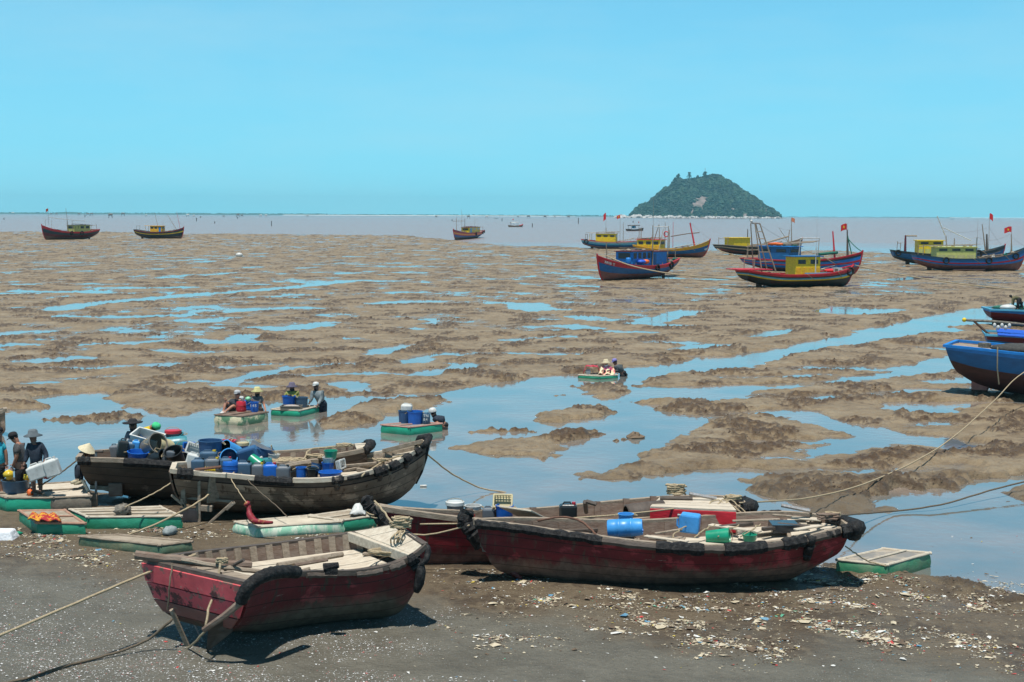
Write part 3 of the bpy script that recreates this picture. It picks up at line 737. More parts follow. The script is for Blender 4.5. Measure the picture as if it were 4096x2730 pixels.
# ================================================================ FISHING BOATS ON THE FLAT
def fishing_boat(label, stern_px, bow_px, beam, zs, zm, zb, bands, mats, cabin=None, name='fishing_boat', over=0.2, rake=0.07, base=None, sink=0.05, fl=.42, dress=True,
                 transom=0.6, deckv=0.86, rail=None, tyres=(), cap=None, propeller=True, group='wooden fishing boats grounded on the flat', near=-1, z0=None, kz=0.42):
    S = G(*stern_px); B = G(*bow_px); d = B - S; kl = d.length; L = kl / (1 - over - rake); yaw = math.atan2(d.y, d.x)
    dn = d.normalized(); org = S - dn * over * L
    gz = (tz(S.x, S.y) + tz(B.x, B.y)) / 2 if base is None else base
    org.z = gz - sink
    root = empty(name, org, yaw, label, 'fishing boat', group)
    hb = beam / 2; T = [0, .12, .3, .5, .7, .86, .95, 1.0]
    W = [transom, .82, .98, 1.0, .93, .62, .30, .035]
    Z = [zs, zs * .55 + zm * .45 + .02, zm + .02, zm, zm + (zb - zm) * .12, zm + (zb - zm) * .42, zm + (zb - zm) * .74, zb]
    A_ = [(L * t, -hb * w, z) for t, w, z in zip(T, W, Z)]; B_ = [(L * t, hb * w, z) for t, w, z in zip(T, W, Z)]
    kx = [0.035 * L, over * L * .8, .3 * L, .5 * L, .7 * L, (1 - rake) * L * .93, (1 - rake) * L * .985, (1 - rake) * L]
    kzz = [zs * kz, 0.28, 0.03, 0, 0, 0, 0.02, 0.1]
    H = Hull(A_, B_, [(x, 0, z) for x, z in zip(kx, kzz)], n=34, fl=fl, e=0.75)
    H.L = L; H.beam = beam; H.root = root; H.deckv = deckv
    H.build(mats, bands, root, vf=deckv, th=0.07, inner=len(mats) - 1)
    H.floor(M['wood_grey'], root, v=deckv, th=0.05, name='deck', cam_=0.05)
    H.rail(rail or M['red'], root, w=0.16, h=0.10, ends=(True, False), out=0.06)
    b = MB(); b.tube([H.P(1, -1, v) + Vector((0.03, hb * .035, 0)) for v in (0.02, .15, .35, .6, .85, 1.06)], [0.07, .08, .09, .1, .1, .1], 6)
    b.build('stem_post', cap or rail or M['red'], root, smooth=True, autos=True)
    # rudder, skeg, propeller under the counter
    rb = MB(); rb.box((over * L * 0.72, 0, 0.42), (0.62, 0.07, 0.85)); rb.bar((over * L * 0.72 + .2, 0, .8), (over * L * 0.60, 0, zs * .9), 0.07)
    rb.build('rudder', M['rust'], root)
    if propeller:
        pb = MB(); pb.tube([(over * L * 1.02, 0, .35), (over * L * .9, 0, .35)], 0.05, 6)
        for k in range(3):
            a = k * 2.094; pb.box((over * L * .92, .17 * math.cos(a), .35 + .17 * math.sin(a)), (0.03, 0.14, 0.26), (a, 0.4, 0))
        pb.build('propeller', M['rust'], root)
    for (u, sd, sz) in tyres:
        p = H.P(u, sd, .93); tyre(root, p + Vector((0, sd * 0.1, -0.15)), sz, sz * .3)
    if dress:
        r = random.Random(int(S.x * 7 + S.y)); 
        for y in (-.55, .55): part_tube('post', M['wood_grey'], root, [(L * .06, y * hb, zs - .3), (L * .065, y * hb, zs + r.uniform(1.0, 1.5))], .05, 5)
        part_tube('crossbar', M['wood_grey'], root, [(L * .065, -.6 * hb, zs + 1.0), (L * .065, .6 * hb, zs + 1.05)], .045, 5)
        for k in range(3): part_tube('pole', r.choice((M['wood_grey'], M['wood_dark'], M['wood_pale'])), root, wobble([(L * r.uniform(.5, .6), r.uniform(-.6, .6) * hb, zm + r.uniform(0, .3)), (L * r.uniform(.72, .86), r.uniform(-.3, .3) * hb, zm + r.uniform(.4, 1.0))], .02, 4, k), .04, 5)
        for k in range(2):
            t_ = MB(); pts_ = [H.P(.42 + .22 * k + .02 * j, 1 if near > 0 else -1, 1 - .12 * j) + Vector((0, (hb * .05) * (-1 if near < 0 else 1), .05)) for j in range(4)]; t_.tube(pts_, .03, 5); t_.build('hanging_rope', M['rope'], root)
        for u_ in (.3, .55, .75):
            for sd_ in (-1, 1): part_tube('rail_post', M['wood_grey'], root, [H.P(u_, sd_, 1, .1), H.P(u_, sd_, 1, .1) + Vector((0, 0, .28))], .035, 5)
    if cabin:
        for c in (cabin if isinstance(cabin, list) else [cabin]): make_cabin(H, **c)
    return H
def deck_z(H, u):
    return H.P(u, 1, H.deckv).z + 0.03
def make_cabin(H, u0, u1, w, h, wall, roof, wins=3, win_h=0.4, door=None, roofw=0.25, name='cabin', two=None, roof_t=0.09, wtop=0.75, panel=None, roof_load=None, lean=0.0, open_frac=0.0):
    root, L = H.root, H.L; x0, x1 = u0 * L, u1 * L; z0 = min(deck_z(H, u0), deck_z(H, u1), deck_z(H, (u0 + u1) / 2)) - 0.03
    hw = w / 2; b = MB(); xo = x0 + (x1 - x0) * open_frac
    b.box(((xo + x1) / 2, 0, z0 + h / 2), (x1 - xo, w, h))
    cab = b.build(name, wall, root, bevel=0.01)
    rm = MB(); rm.box(((x0 + x1) / 2, 0, z0 + h + roof_t / 2 + .003), (x1 - x0 + roofw * 2, w + roofw * 1.3, roof_t)); r = rm.build('roof', roof, root, bevel=0.02)
    if open_frac:
        for sx, sy in ((x0 + .06, -1), (x0 + .06, 1)):
            p = MB(); p.bar((sx, sy * (hw - .05), z0), (sx, sy * (hw - .05), z0 + h), 0.07); p.build('post', wall, root)
    n = wins
    for side in (-1, 1):
        for i in range(n):
            cx = xo + (x1 - xo) * (i + .5) / n; ww = (x1 - xo) / n * 0.62
            q = MB(); q.box((cx, side * (hw + .006), z0 + h * wtop), (ww, 0.03, win_h)); q.build('window', M['window'], cab)
        if panel:
            for i in range(4):
                cx = xo + (x1 - xo) * (i + .5) / 4
                q = MB(); q.box((cx, side * (hw + .01), z0 + h * .28), ((x1 - xo) / 4 * .8, 0.03, h * .36)); q.build('side_panel', panel, cab)
    q = MB(); q.box((x1 + .006, 0, z0 + h * wtop), (0.03, w * .7, win_h)); q.build('window', M['window'], cab)
    if door:
        q = MB(); q.box((x1 - (x1 - xo) * .16, -hw - .02, z0 + h * .45), ((x1 - xo) * .16, 0.03, h * .85)); q.build('door', door, cab)
        q = MB(); q.box((x1 - (x1 - xo) * .16, hw + .02, z0 + h * .45), ((x1 - xo) * .16, 0.03, h * .85)); q.build('door', door, cab)
    if roof_load:
        rr = random.Random(int(L * 100)); zt = z0 + h + roof_t
        for k in range(5):
            nb = MB(); nb.ball((x0 + (x1 - x0) * rr.random(), rr.uniform(-hw, hw) * .7, zt + .06), rr.uniform(.16, .3), 8, 5, (1.4, 1, .55))
            nb.build('net_heap', roof_load, root, smooth=True)
        for k in range(3):
            part_tube('pole', M['wood_grey'], root, [(x0 - .6 - rr.random(), rr.uniform(-hw, hw), zt + .1), (x1 + 0.7 * rr.random(), rr.uniform(-hw, hw), zt + .16 + .1 * k)], 0.03, 5)
    return cab
def mast(H, u, y, h, r=0.05, lean=(0, 0), m=None, name='mast', z0=None):
    x = u * H.L; z = deck_z(H, u) if z0 is None else z0
    return part_tube(name, m or M['wood_grey'], H.root, [(x, y, z), (x + lean[0], y + lean[1], z + h)], [r, r * .6], 6)
def stay(H, a, b, r=0.012, sag=0.1, m=None):
    return part_tube('stay_rope', m or M['rope_dark'], H.root, rope_pts(a, b, sag, 8), r, 4)
def clutter(H, u0, u1, n, seed, mats=None):
    """gear lying on deck: coils, floats, folded nets, each its own part"""
    rr = random.Random(seed); ms = mats or [M['netgrey'], M['net'], M['wood_grey'], M['white'], M['tarpb'], M['rope']]
    for i in range(n):
        u = rr.uniform(u0, u1); y = rr.uniform(-.32, .32) * H.beam; z = deck_z(H, u); s = rr.uniform(.13, .28); b = MB(); k = rr.random()
        if k < .5: b.ball((0, 0, s * .5), s, 8, 5, (1.4, 1.1, .75)); nm = 'net_heap'
        elif k < .8: b.lathe([(s * .55, 0), (s * .62, s * 1.3), (s * .5, s * 1.3), (s * .45, .05)], 10, caps=True); nm = 'tub'
        else: b.box((0, 0, s * .5), (s * 2.2, s * 1.4, s)); nm = 'fish_box'
        b.build(nm, rr.choice(ms), H.root, smooth=k < .5, loc=(u * H.L, y, z), rot=(0, 0, rr.uniform(0, 3)))

WI = M['wood_brown']
# --- far left, maroon hull, bow to the left
H = fishing_boat('maroon fishing boat with olive cabin and red bow, leftmost of all the boats', (345, 958), (184, 961), 4.2, 2.7, 2.1, 3.9,
    [(0, 0), (.45, 1), (.66, 2), (.86, 3)], [M['hullmud'], M['maroon'], M['navy'], M['red'], WI],
    dict(u0=.16, u1=.48, w=2.4, h=2.1, wall=M['lime'], roof=M['navy'], wins=3, win_h=.6, open_frac=.08, roof_load=M['netgrey'], door=M['lime']), tyres=((.35, 1, .5), (.48, 1, .45)), rail=M['red'])
for y in (-1.1, 1.1): mast(H, .88, y, 2.6, .09, m=M['white'])
part_tube('boom', M['white'], H.root, [(H.L * .87, 0, 5.9), (H.L * .5, 0, 5.3), (H.L * .2, 0, 4.9)], .07)
mast(H, .52, 0, 6.5, .07, (-.0 + .9, 0)); mast(H, .50, -.9, 3.4, .08); mast(H, .5, .9, 3.4, .08)
part_tube('mast', M['wood_dark'], H.root, [(H.L * .9, .4, 4), (H.L * .9, .4, 8.2)], .03); flag_part(H.root, (H.L * .9, .4, 8.2), .8, .75)
stay(H, (H.L * .88, 0, 5.9), (H.L, 0, 3.9)); clutter(H, .55, .85, 7, 1)
# --- second from left, grey hull, bow to the right
H = fishing_boat('dark grey fishing boat with amber cabin, thin yellow stripe and bow pointing right', (580, 955), (722, 956), 4.0, 2.5, 1.9, 3.2,
    [(0, 0), (.42, 1), (.70, 2), (.78, 1), (.93, 3)], [M['hullmud'], M['navy'], M['yellow'], M['red'], WI],
    dict(u0=.24, u1=.58, w=2.3, h=2.0, wall=M['orangey'], roof=M['orangey'], wins=3, win_h=.5, open_frac=.3, door=M['brightblue']), rail=M['navy'], cap=M['red'])
mast(H, .5, 0, 5.6, .07, (-1.3, 0)); mast(H, .86, 0, 4.6, .07, (-2.9, 0)); mast(H, .93, .0, 5.0, .05, (-1.0, 0), M['red']); mast(H, .56, .6, 3.2, .04)
stay(H, (H.L * .86 - 1, 0, 6.9), (H.L, 0, 3.2)); clutter(H, .04, .22, 6, 2); clutter(H, .62, .85, 5, 3)
# --- middle distance alone: blue with orange-red stripes
H = fishing_boat('blue fishing boat with red and amber bands and tyres hung on its side, standing alone', (1905, 952), (1822, 961), 3.6, 2.3, 1.9, 3.1,
    [(0, 0), (.46, 1), (.66, 2), (.74, 3), (.82, 2), (.92, 4)], [M['hullmud'], M['blue'], M['red'], M['orangey'], M['maroon'], WI],
    dict(u0=.2, u1=.6, w=2.3, h=1.9, wall=M['yellow'], roof=M['maroon'], wins=3, win_h=.5, door=M['cyan'], open_frac=.0, roof_load=M['maroon']), tyres=((.38, 1, .5), (.15, 1, .5), (.02, 0.3, .4)), rail=M['red'])
mast(H, .62, 0, 4.2, .1, m=M['wood_dark']); mast(H, .9, 0, 4.0, .09); mast(H, .32, .5, 4.6, .05); part_tube('boom', M['wood_grey'], H.root, [(H.L * .96, -.5, 5.4), (H.L * .72, .5, 5.4)], .07)
mast(H, .68, -.5, 6.8, .03); mast(H, .8, .7, 6.0, .03); clutter(H, .64, .88, 8, 4)
# --- TH boat, red and blue, bow to the left (near group)
H7 = H = fishing_boat('red and blue boat with blue wheelhouse and white registration number on its red bow', (2640, 1109), (2411, 1126), 3.5, 2.1, 1.5, 2.75,
    [(0, 0), (.54, 1), (.82, 2)], [M['antifoul'], M['blue'], M['red'], WI],
    [dict(u0=.19, u1=.385, w=2.0, h=1.75, wall=M['brightblue'], roof=M['maroon'], wins=0, win_h=.5, door=M['blue'], wtop=.45), dict(u0=.41, u1=.66, w=2.1, h=1.85, wall=M['brightblue'], roof=M['maroon'], wins=4, win_h=.62, wtop=.76, roof_load=M['wood_grey'])],
    rail=M['red'], tyres=((.36, 1, .36), (.20, 1, .36)), over=.17)
mast(H, .88, 0, 2.1, .07, (.2, 0)); mast(H, .40, 1.1, 4.7, .09, m=M['wood_grey']); mast(H, .395, 1.1, 7.8, .018); mast(H, .17, .9, 4.3, .08, (-.2, 0)); mast(H, .34, .9, 4.3, .06, (-1.9, 0))
part_tube('boom', M['white'], H.root, [(H.L * .17 - .2, .9, deck_z(H, .2) + 4.3), (H.L * .17 - .2, -.9, deck_z(H, .2) + 4.3)], .06)
b = MB(); b.ball((0, 0, .2), .42, 10, 6, (1.3, 1, .6)); b.build('tarpaulin', M['tarp'], H.root, True, loc=(H.L * .53, 1.45, deck_z(H, .53) + .45))
b = MB(); b.ball((0, 0, .2), .45, 10, 6, (1.5, 1, .55)); b.build('tarpaulin', M['tarpb'], H.root, True, loc=(H.L * .58, 1.4, deck_z(H, .58) + .38))
b = MB(); b.lathe([(.25, 0), (.29, .15), (.29, .55), (.25, .7), (.05, .72)], 14); b.build('drum', M['brightblue'], H.root, True, loc=(H.L * .70, .9, deck_z(H, .70) + .1))
clutter(H, .03, .17, 7, 5)
def hull_text(H, s, u, v, size, m, side=1, name='hull_lettering', flip=False, off=0.03):
    """letters placed one by one along the hull side so that they follow its curve"""
    L = H.L; adv = size * 0.62 / L; dr = -1 if flip else 1
    b = MB()
    for k, ch in enumerate(s):
        uu = u + dr * adv * k
        if ch == ' ': continue
        p = H.P(uu, side, v); tx = (H.P(uu + .01, side, v) - H.P(uu - .01, side, v)).normalized() * dr
        up = (H.P(uu, side, v + .06) - H.P(uu, side, v - .06)).normalized(); nrm = tx.cross(up).normalized(); up = nrm.cross(tx).normalized()
        text_mb(b, ch, size, p + nrm * off, Matrix((tx, up, nrm)).transposed())
    b.build(name, m, H.root)
LET = mat('white_lettering', (0.75, 0.75, 0.72), None, 5, 0.6)
hull_text(H7, 'TH 91760 TS', .88, .885, .36, LET, side=1, flip=True, off=.05)
# --- yellow striped boat behind it, bow right
H6 = H = fishing_boat('blue boat with long yellow stripe and numbers near its red tipped bow, red cross mast', (2600, 1028), (2805, 1032), 4.0, 2.0, 1.45, 3.0,
    [(0, 0), (.52, 1), (.80, 2), (.95, 3)], [M['antifoul'], M['blue'], M['orangey'], M['wood_grey'], WI],
    dict(u0=.06, u1=.37, w=2.4, h=1.75, wall=M['yellow'], roof=M['red'], wins=3, win_h=.5, panel=M['orangey'], open_frac=0.0, roof_load=M['net'], wtop=.7), rail=M['orangey'], cap=M['red'], rake=.11)
mast(H, .80, 0, 3.8, .16, (-.9, 0), M['red']); mast(H, .78, .4, 3.9, .1, (-.7, 0), M['wood_dark'])
part_tube('boom', M['wood_brown'], H.root, [(H.L * .86, 0, 4.2), (H.L * .70, 0, 4.0), (H.L * .48, 0, 3.5)], .09)
mast(H, .46, 0, 3.4, .1); mast(H, .49, .6, 4.7, .05, m=M['red']); mast(H, .42, -.6, 4.7, .07); tyre(H.root, (H.L * .44, -.7, 3.9), .42, .09, m=M['red'])
mast(H, .36, -.8, 4.2, .09, (-.2, 0)); mast(H, .24, -.8, 4.2, .09, (1.4, 0)); mast(H, .1, -.8, 3.4, .1); mast(H, .02, .8, 3.1, .08)
stay(H, (H.L * .80 - 1, 0, 6), (H.L, 0, 3.1)); clutter(H, .46, .75, 9, 6)
hull_text(H6, '91850', .88, .60, .50, LET, side=-1)
# --- white and blue boat behind, stern left
H = fishing_boat('blue and white boat with pink bottom, flat roofed yellow cabin and two red flags', (2384, 996), (2590, 998), 3.8, 2.0, 1.5, 2.6,
    [(0, 0), (.45, 1), (.66, 2), (.86, 3)], [mat('pale_pink_bottom', (0.42, 0.22, 0.19), (0.30, 0.15, 0.13), 2, .7), M['blue'], M['cyan'], M['white'], WI],
    dict(u0=.12, u1=.49, w=2.5, h=2.0, wall=M['yellow'], roof=M['white'], wins=3, win_h=.35, open_frac=.24, roof_load=M['netgrey']), rail=M['red'], tyres=((.1, -1, .4),))
mast(H, .35, -.7, 3.2, .08, m=M['wood_grey']); mast(H, .345, -.7, 5.8, .03); mast(H, .54, 0, 5.4, .04); mast(H, .58, .5, 4.2, .07)
flag_part(H.root, (H.L * .345, -.7, 7.5), 0.5, 1.4, star=False, m=M['flag'], dirx=-1); flag_part(H.root, (H.L * .54, 0, 7.1), .7, .7, dirx=-1)
clutter(H, .02, .12, 5, 7)
# --- boat with lattice mast at (2880..3240)
H = fishing_boat('navy boat with ochre stripe and small plain yellow cabin, behind the ladder mast', (2940, 1021), (3185, 1017), 4.4, 1.9, 1.5, 2.9,
    [(0, 0), (.5, 1), (.70, 2), (.78, 1), (.93, 3)], [M['antifoul'], M['navy'], M['wood_pale'], M['navy'], WI],
    dict(u0=.13, u1=.32, w=2.4, h=1.85, wall=M['yellow'], roof=M['yellow'], wins=1, win_h=.01, panel=M['yellow']), rail=M['wood_grey'], cap=M['red'])
mast(H, .36, .4, 3.4, .12, m=M['wood_dark']); mast(H, .84, 0, 2.9, .08, (-2.8, 0), M['white'], name='boom'); mast(H, .87, 0, 4.2, .10, (-.2, 0)); mast(H, .85, .5, 2.4, .1, (.3, 0))
flag_part(H.root, (H.L * .86, 0, 6.7), .9, .75, star=False, m=M['flag_pale']); stay(H, (H.L * .84 - 2.8, 0, 4.9), (H.L * .87, 0, 4.4)); clutter(H, .36, .7, 12, 8); clutter(H, .7, .9, 6, 18, [M['red'], M['netgrey'], M['white']])
part_tube('boom', M['wood_grey'], H.root, [(H.L * .5, -.9, 2.1), (H.L * .78, -1.0, 3.3)], .16)
# --- behind pair: blue and red with the flag
H9 = H = fishing_boat('bright blue boat with red bands and star flag, half behind the amber wheelhouse boat', (3070, 1084), (3412, 1099), 4.0, 1.55, 1.5, 2.75,
    [(0, 0), (.48, 1), (.66, 2), (.74, 1), (.86, 3), (.93, 2)], [M['antifoul'], M['brightblue'], M['red'], M['navy'], WI],
    dict(u0=.17, u1=.44, w=2.3, h=1.9, wall=M['blue'], roof=M['brightblue'], wins=2, win_h=.4, open_frac=0.0, roof_load=M['net']), rail=M['red'])
mast(H, .80, -.5, 3.3, .13, (-.4, 0), M['red']); mast(H, .885, 0, 3.3, .12, (-.2, 0), M['wood_dark']); part_tube('net_line', M['net'], H.root, rope_pts((H.L * .885 - .1, 0, 4.4), (H.L, 0, 2.8), .2), .05)
part_tube('net_line', M['net'], H.root, rope_pts((H.L * .885 - .1, 0, 4.6), (H.L * .92, 0, 2.2), .05), .07)
flag_part(H.root, (H.L * .87, 0, 6.1), .85, .75, dirx=-1); mast(H, .873, 0, 4.0, .04)
for (u, y) in ((.52, -1.1), (.68, -1.1)): part_tube('post', M['white'], H.root, [(u * H.L, y, deck_z(H, .5)), ((.537 if u < .6 else .695) * H.L, y, 4.3)], .06)
part_tube('boom', M['white'], H.root, [(.535 * H.L, -1.1, 4.3), (.697 * H.L, -1.1, 4.3)], .07)
part_tube('boom', M['net'], H.root, [(.66 * H.L, -.6, 2.3), (.82 * H.L, -.5, 2.6)], .2)
b = MB(); b.tube([(0, 0, 0), (1.2, 0, .05), (2.3, 0, 0)], [.16, .2, .16], 8); b.build('tarpaulin', M['tarp'], H.root, True, loc=(.26 * H.L, -1.15, 3.45))
for k in range(4): part_tube('pole', M['wood_grey'], H.root, [(.03 * H.L, -.6 + k * .3, 3.0 + .1 * k), (.62 * H.L, -.4 + .3 * k, 3.8 + .05 * k)], .05)
mast(H, .05, -.7, 2.1, .07); mast(H, .1, .7, 2.2, .07); clutter(H, .46, .75, 6, 9)
# --- front pair: dark red stern with yellow wheelhouse
H10 = H = fishing_boat('dark red and black boat with tall amber wheelhouse, ladder mast and overhanging red stern', (3062, 1151), (3378, 1146), 3.6, 1.75, 1.30, 2.1,
    [(0, 0), (.62, 1), (.70, 2), (.78, 3), (.86, 4)], [mat('black_green_hull', (0.055, 0.04, 0.03), (0.035, 0.045, 0.035), 1.6, .7, .006, 10, stretch=(1, 1, 3), spots=[((0.11, 0.02, 0.025), 0.56, 1.2)]), M['yellow'], M['cyan'], M['navy'], M['red'], WI],
    dict(u0=.43, u1=.65, w=1.9, h=1.95, wall=M['yellow'], roof=M['blue'], wins=2, win_h=.42, panel=M['orangey'], roofw=.3), rail=M['red'], tyres=((.83, -1, .36),), over=.21, rake=.075, transom=.8)
b = MB(); b.box((-.4, 0, 0), (3.6, 2.9, .09)); b.build('stern_deck', M['red'], H.root, loc=(1.2, 0, 1.82))
for sx, sy in ((1.5, -.9), (3.9, -.9)): pass
for k, (x0, x1) in enumerate(((1.75, 1.1), (3.3, 1.65))):
    for y in (-.8, .8): part_tube('mast', M['wood_grey'], H.root, [(x0, y, 1.6), (x1, y * .5, 6.3)], [.075, .06])
part_tube('boom', M['metal'], H.root, [(1.0, 0, 6.3), (1.8, 0, 6.3)], .09)
for z in (2.6, 3.5, 4.2, 4.8, 5.5):
    t = (z - 1.6) / 4.7; part_tube('rung', M['wood_grey'], H.root, [(1.75 - .65 * t, -.8 + .4 * t, z), (3.3 - 1.65 * t, -.8 + .4 * t, z)], .045)
b = MB(); b.ball((0, 0, 0), .14, 8, 6); b.build('lamp', M['white'], H.root, True, loc=(.95, 0, 6.5))
mast(H, .60, -1.1, 2.8, .07, m=M['white']); mast(H, .605, -1.1, 6.0, .012)
b = MB(); b.box((0, 0, 0), (3.0, .12, .1)); b.build('side_bench', M['cyan'], H.root, loc=(H.L * .60, -1.6, 1.42))
b = MB(); b.box((0, 0, .2), (.85, .6, .4)); b.build('fish_box', M['white'], H.root, loc=(H.L * .82, -.6, deck_z(H, .8)))
b = MB(); b.ball((0, 0, .1), .5, 10, 6, (1.4, 1, .45)); b.build('net_heap', M['flag'], H.root, True, loc=(H.L * .78, -.2, deck_z(H, .8)))
clutter(H, .2, .42, 8, 10); clutter(H, .74, .93, 7, 11)
stay(H, (1.8, 0, 6.2), (H.L * .95, 0, 2.2), sag=.5)
# --- right pair
H11 = H = fishing_boat('blue grey boat with bright yellow cabin, behind the long blue boat at the right edge', (3655, 1059), (3985, 1061), 4.2, 2.1, 1.6, 2.9,
    [(0, 0), (.45, 1), (.86, 2)], [mat('grey_black_bottom', (0.10, 0.09, 0.085), (0.06, 0.055, 0.05), 2, .75), M['blue'], M['navy'], WI],
    dict(u0=.22, u1=.44, w=2.4, h=2.2, wall=M['yellow'], roof=M['yellow'], wins=2, win_h=.3, panel=M['lime'], wtop=.85), rail=M['navy'], cap=M['red'], tyres=((.06, -1, .36),))
mast(H, .12, 0, 2.6, .2, m=M['maroon']); part_tube('boom', M['wood_grey'], H.root, [(H.L * .12, 0, 4.2), (H.L * .22, 0, 4.2)], .12)
part_tube('boom', M['white'], H.root, [(H.L * .47, 0, 4.3), (H.L * .395, 0, 7.1)], .08); mast(H, .83, 0, 3.9, .10, (-.6, 0)); mast(H, .85, .4, 2.4, .18, (-.1, 0), M['wood_dark']); mast(H, .862, .3, 5.0, .04)
flag_part(H.root, (H.L * .862, .3, 7.5), .5, .9, star=False); stay(H, (H.L * .85, 0, 5.6), (H.L * .97, 0, 2.9)); stay(H, (H.L * .84, 0, 5.4), (H.L * .46, 0, 4.9), sag=.4); clutter(H, .5, .8, 8, 12)
H12 = H = fishing_boat('long bright blue boat with red stripe, three tyres, olive cabin and star flag', (3742, 1083), (4067, 1084), 3.8, 2.1, 1.6, 3.05,
    [(0, 0), (.56, 1), (.66, 2), (.74, 1), (.84, 3)], [mat('pink_brown_bottom', (0.24, 0.11, 0.095), (0.16, 0.07, 0.06), 2, .75), M['brightblue'], M['red'], M['blue'], WI],
    dict(u0=.18, u1=.53, w=2.3, h=1.75, wall=M['lime'], roof=M['lime'], wins=3, win_h=.3, panel=mat('khaki_paint', (.5, .47, .2), None, 3, .6), roof_load=M['netgrey'], wtop=.82), rail=M['navy'], cap=M['red'], tyres=((.25, -1, .36), (.52, -1, .36), (.75, -1, .36)))
tyre(H.root, (H.L * .575, -.2, 2.2), .42, .16)
mast(H, .54, -.9, 2.9, .12, m=M['metal']); mast(H, .545, -.9, 5.3, .02); mast(H, .34, -.9, 2.9, .1); mast(H, .30, -.2, 3.2, .1, (-.3, 0)); mast(H, .88, 0, 2.5, .09, (-.15, 0)); mast(H, .87, 0, 3.2, .04)
flag_part(H.root, (H.L * .87, 0, 5.75), .95, .7, dirx=-1)
part_tube('boom', M['white'], H.root, [(H.L * .27, .5, 5.6), (H.L * .52, .3, 3.9)], .06)
stay(H, (H.L * .35, -.9, 4.4), (H.L * .54, -.9, 4.4), sag=.3, m=M['rope']); stay(H, (H.L * .54, -.9, 4.4), (H.L * .86, 0, 4.8), sag=.6); stay(H, (H.L * .86, 0, 4.6), (H.L, 0, 3.2), sag=.1); clutter(H, .03, .16, 6, 13); clutter(H, .6, .9, 7, 14)
fb = MB(); fb.box((0, 0, 0), (4.2, .1, .1)); fb.build('bilge_keel', mat('pink_strake', (.55, .22, .18), None, 4, .6), H.root, loc=(H.L * .47, -1.35, .18))
# --- right edge, close
H13 = H = fishing_boat('big plain blue boat with brown bottom and square pink rudder at the right edge', (3965, 1588), (4830, 1640), 3.3, 1.92, 1.75, 2.5,
    [(0, 0), (.58, 1), (.90, 2)], [mat('brown_bottom', (0.085, 0.035, 0.03), (0.055, 0.026, 0.022), 2, .7, .008, 9, stretch=(1, 1, 4)), M['blue'], M['brightblue'], WI], None, rail=M['brightblue'], deckv=.95, fl=.66, dress=False,
    over=.16, transom=.78, group='wooden boats moored at the right edge', kz=.38)
rb = MB(); rb.box((0, 0, 0), (.62, .08, .62)); rb.build('rudder_blade', mat('salmon_paint', (.5, .17, .12), (.36, .12, .09), 4, .7), H.root, loc=(H.L * .115, -.04, .45))
part_tube('hanging_rope', M['rope'], H.root, [(2.0, -1.62, 2.0), (2.02, -1.66, 1.2), (2.05, -1.3, .55)], .025)
clutter(H, .08, .5, 12, 15, [M['netgrey'], M['flag'], M['tarpb'], M['wood_dark'], M['netgrey']])
b = MB(); b.ball((0, 0, .1), .8, 12, 6, (1.5, 1, .28)); b.build('net_heap', mat('dark_nets', (.06, .06, .055), (.03, .03, .03), 8, .9, .04, 20), H.root, True, loc=(H.L * .27, 0, deck_z(H, .25)))
H14 = H = fishing_boat('maroon boat with blue tarpaulin, net boom and red gallows behind the big blue boat', (4010, 1440), (4640, 1458), 3.4, 1.25, 1.15, 2.0,
    [(0, 0), (.4, 1), (.75, 2)], [M['antifoul'], M['blue'], M['maroon'], WI], None, rail=M['cyan'], over=.1, transom=.8, dress=False, group='wooden boats moored at the right edge')
part_tube('boom', M['netgrey'], H.root, wobble([(-1.0, -1.2, 1.95), (.6, -1.2, 1.88), (2.2, -1.2, 1.75), (5, -1.2, 1.6)], .02, 6, 3), .07)
for k in range(5):
    b = MB(); b.ball((0, 0, 0), .085, 8, 5, (1, .8, 1.5)); b.build('float', M['white'], H.root, True, loc=(.35 + .17 * k, -1.3, 1.72 - .1 * (k % 2)))
b = MB(); b.ball((0, 0, 0), .11, 8, 5); b.build('float', M['yellow'], H.root, True, loc=(-1.05, -1.2, 1.95))
part_tube('post', M['rust'], H.root, [(-.6, -1.2, 1.9), (.5, -1.0, .9)], .06)
b = MB(); b.box((0, 0, 0), (2.6, 1.6, .06), (0.12, .06, 0)); b.build('tarpaulin', M['tarpb'], H.root, loc=(1.8, -.9, 1.3)); clutter(H, .2, .6, 8, 16)
H15 = H = fishing_boat('maroon boat with blue topped rail and green nets under the bent worker', (4005, 1306), (4520, 1312), 3.2, 1.08, 1.0, 1.7,
    [(0, 0), (.45, 1), (.8, 2)], [M['maroon'], M['maroon'], M['brightblue'], WI], None, rail=M['cyan'], over=.1, transom=.75, dress=False, group='wooden boats moored at the right edge')
b = MB(); b.ball((0, 0, 0), .6, 12, 6, (2.0, 1, .3)); b.build('net_heap', M['net'], H.root, True, loc=(1.5, 0, 1.15))
b = MB(); b.ball((0, 0, 0), .4, 12, 6, (1.3, 1, .5)); b.build('sack', M['white'], H.root, True, loc=(1.15, -.75, 1.2))
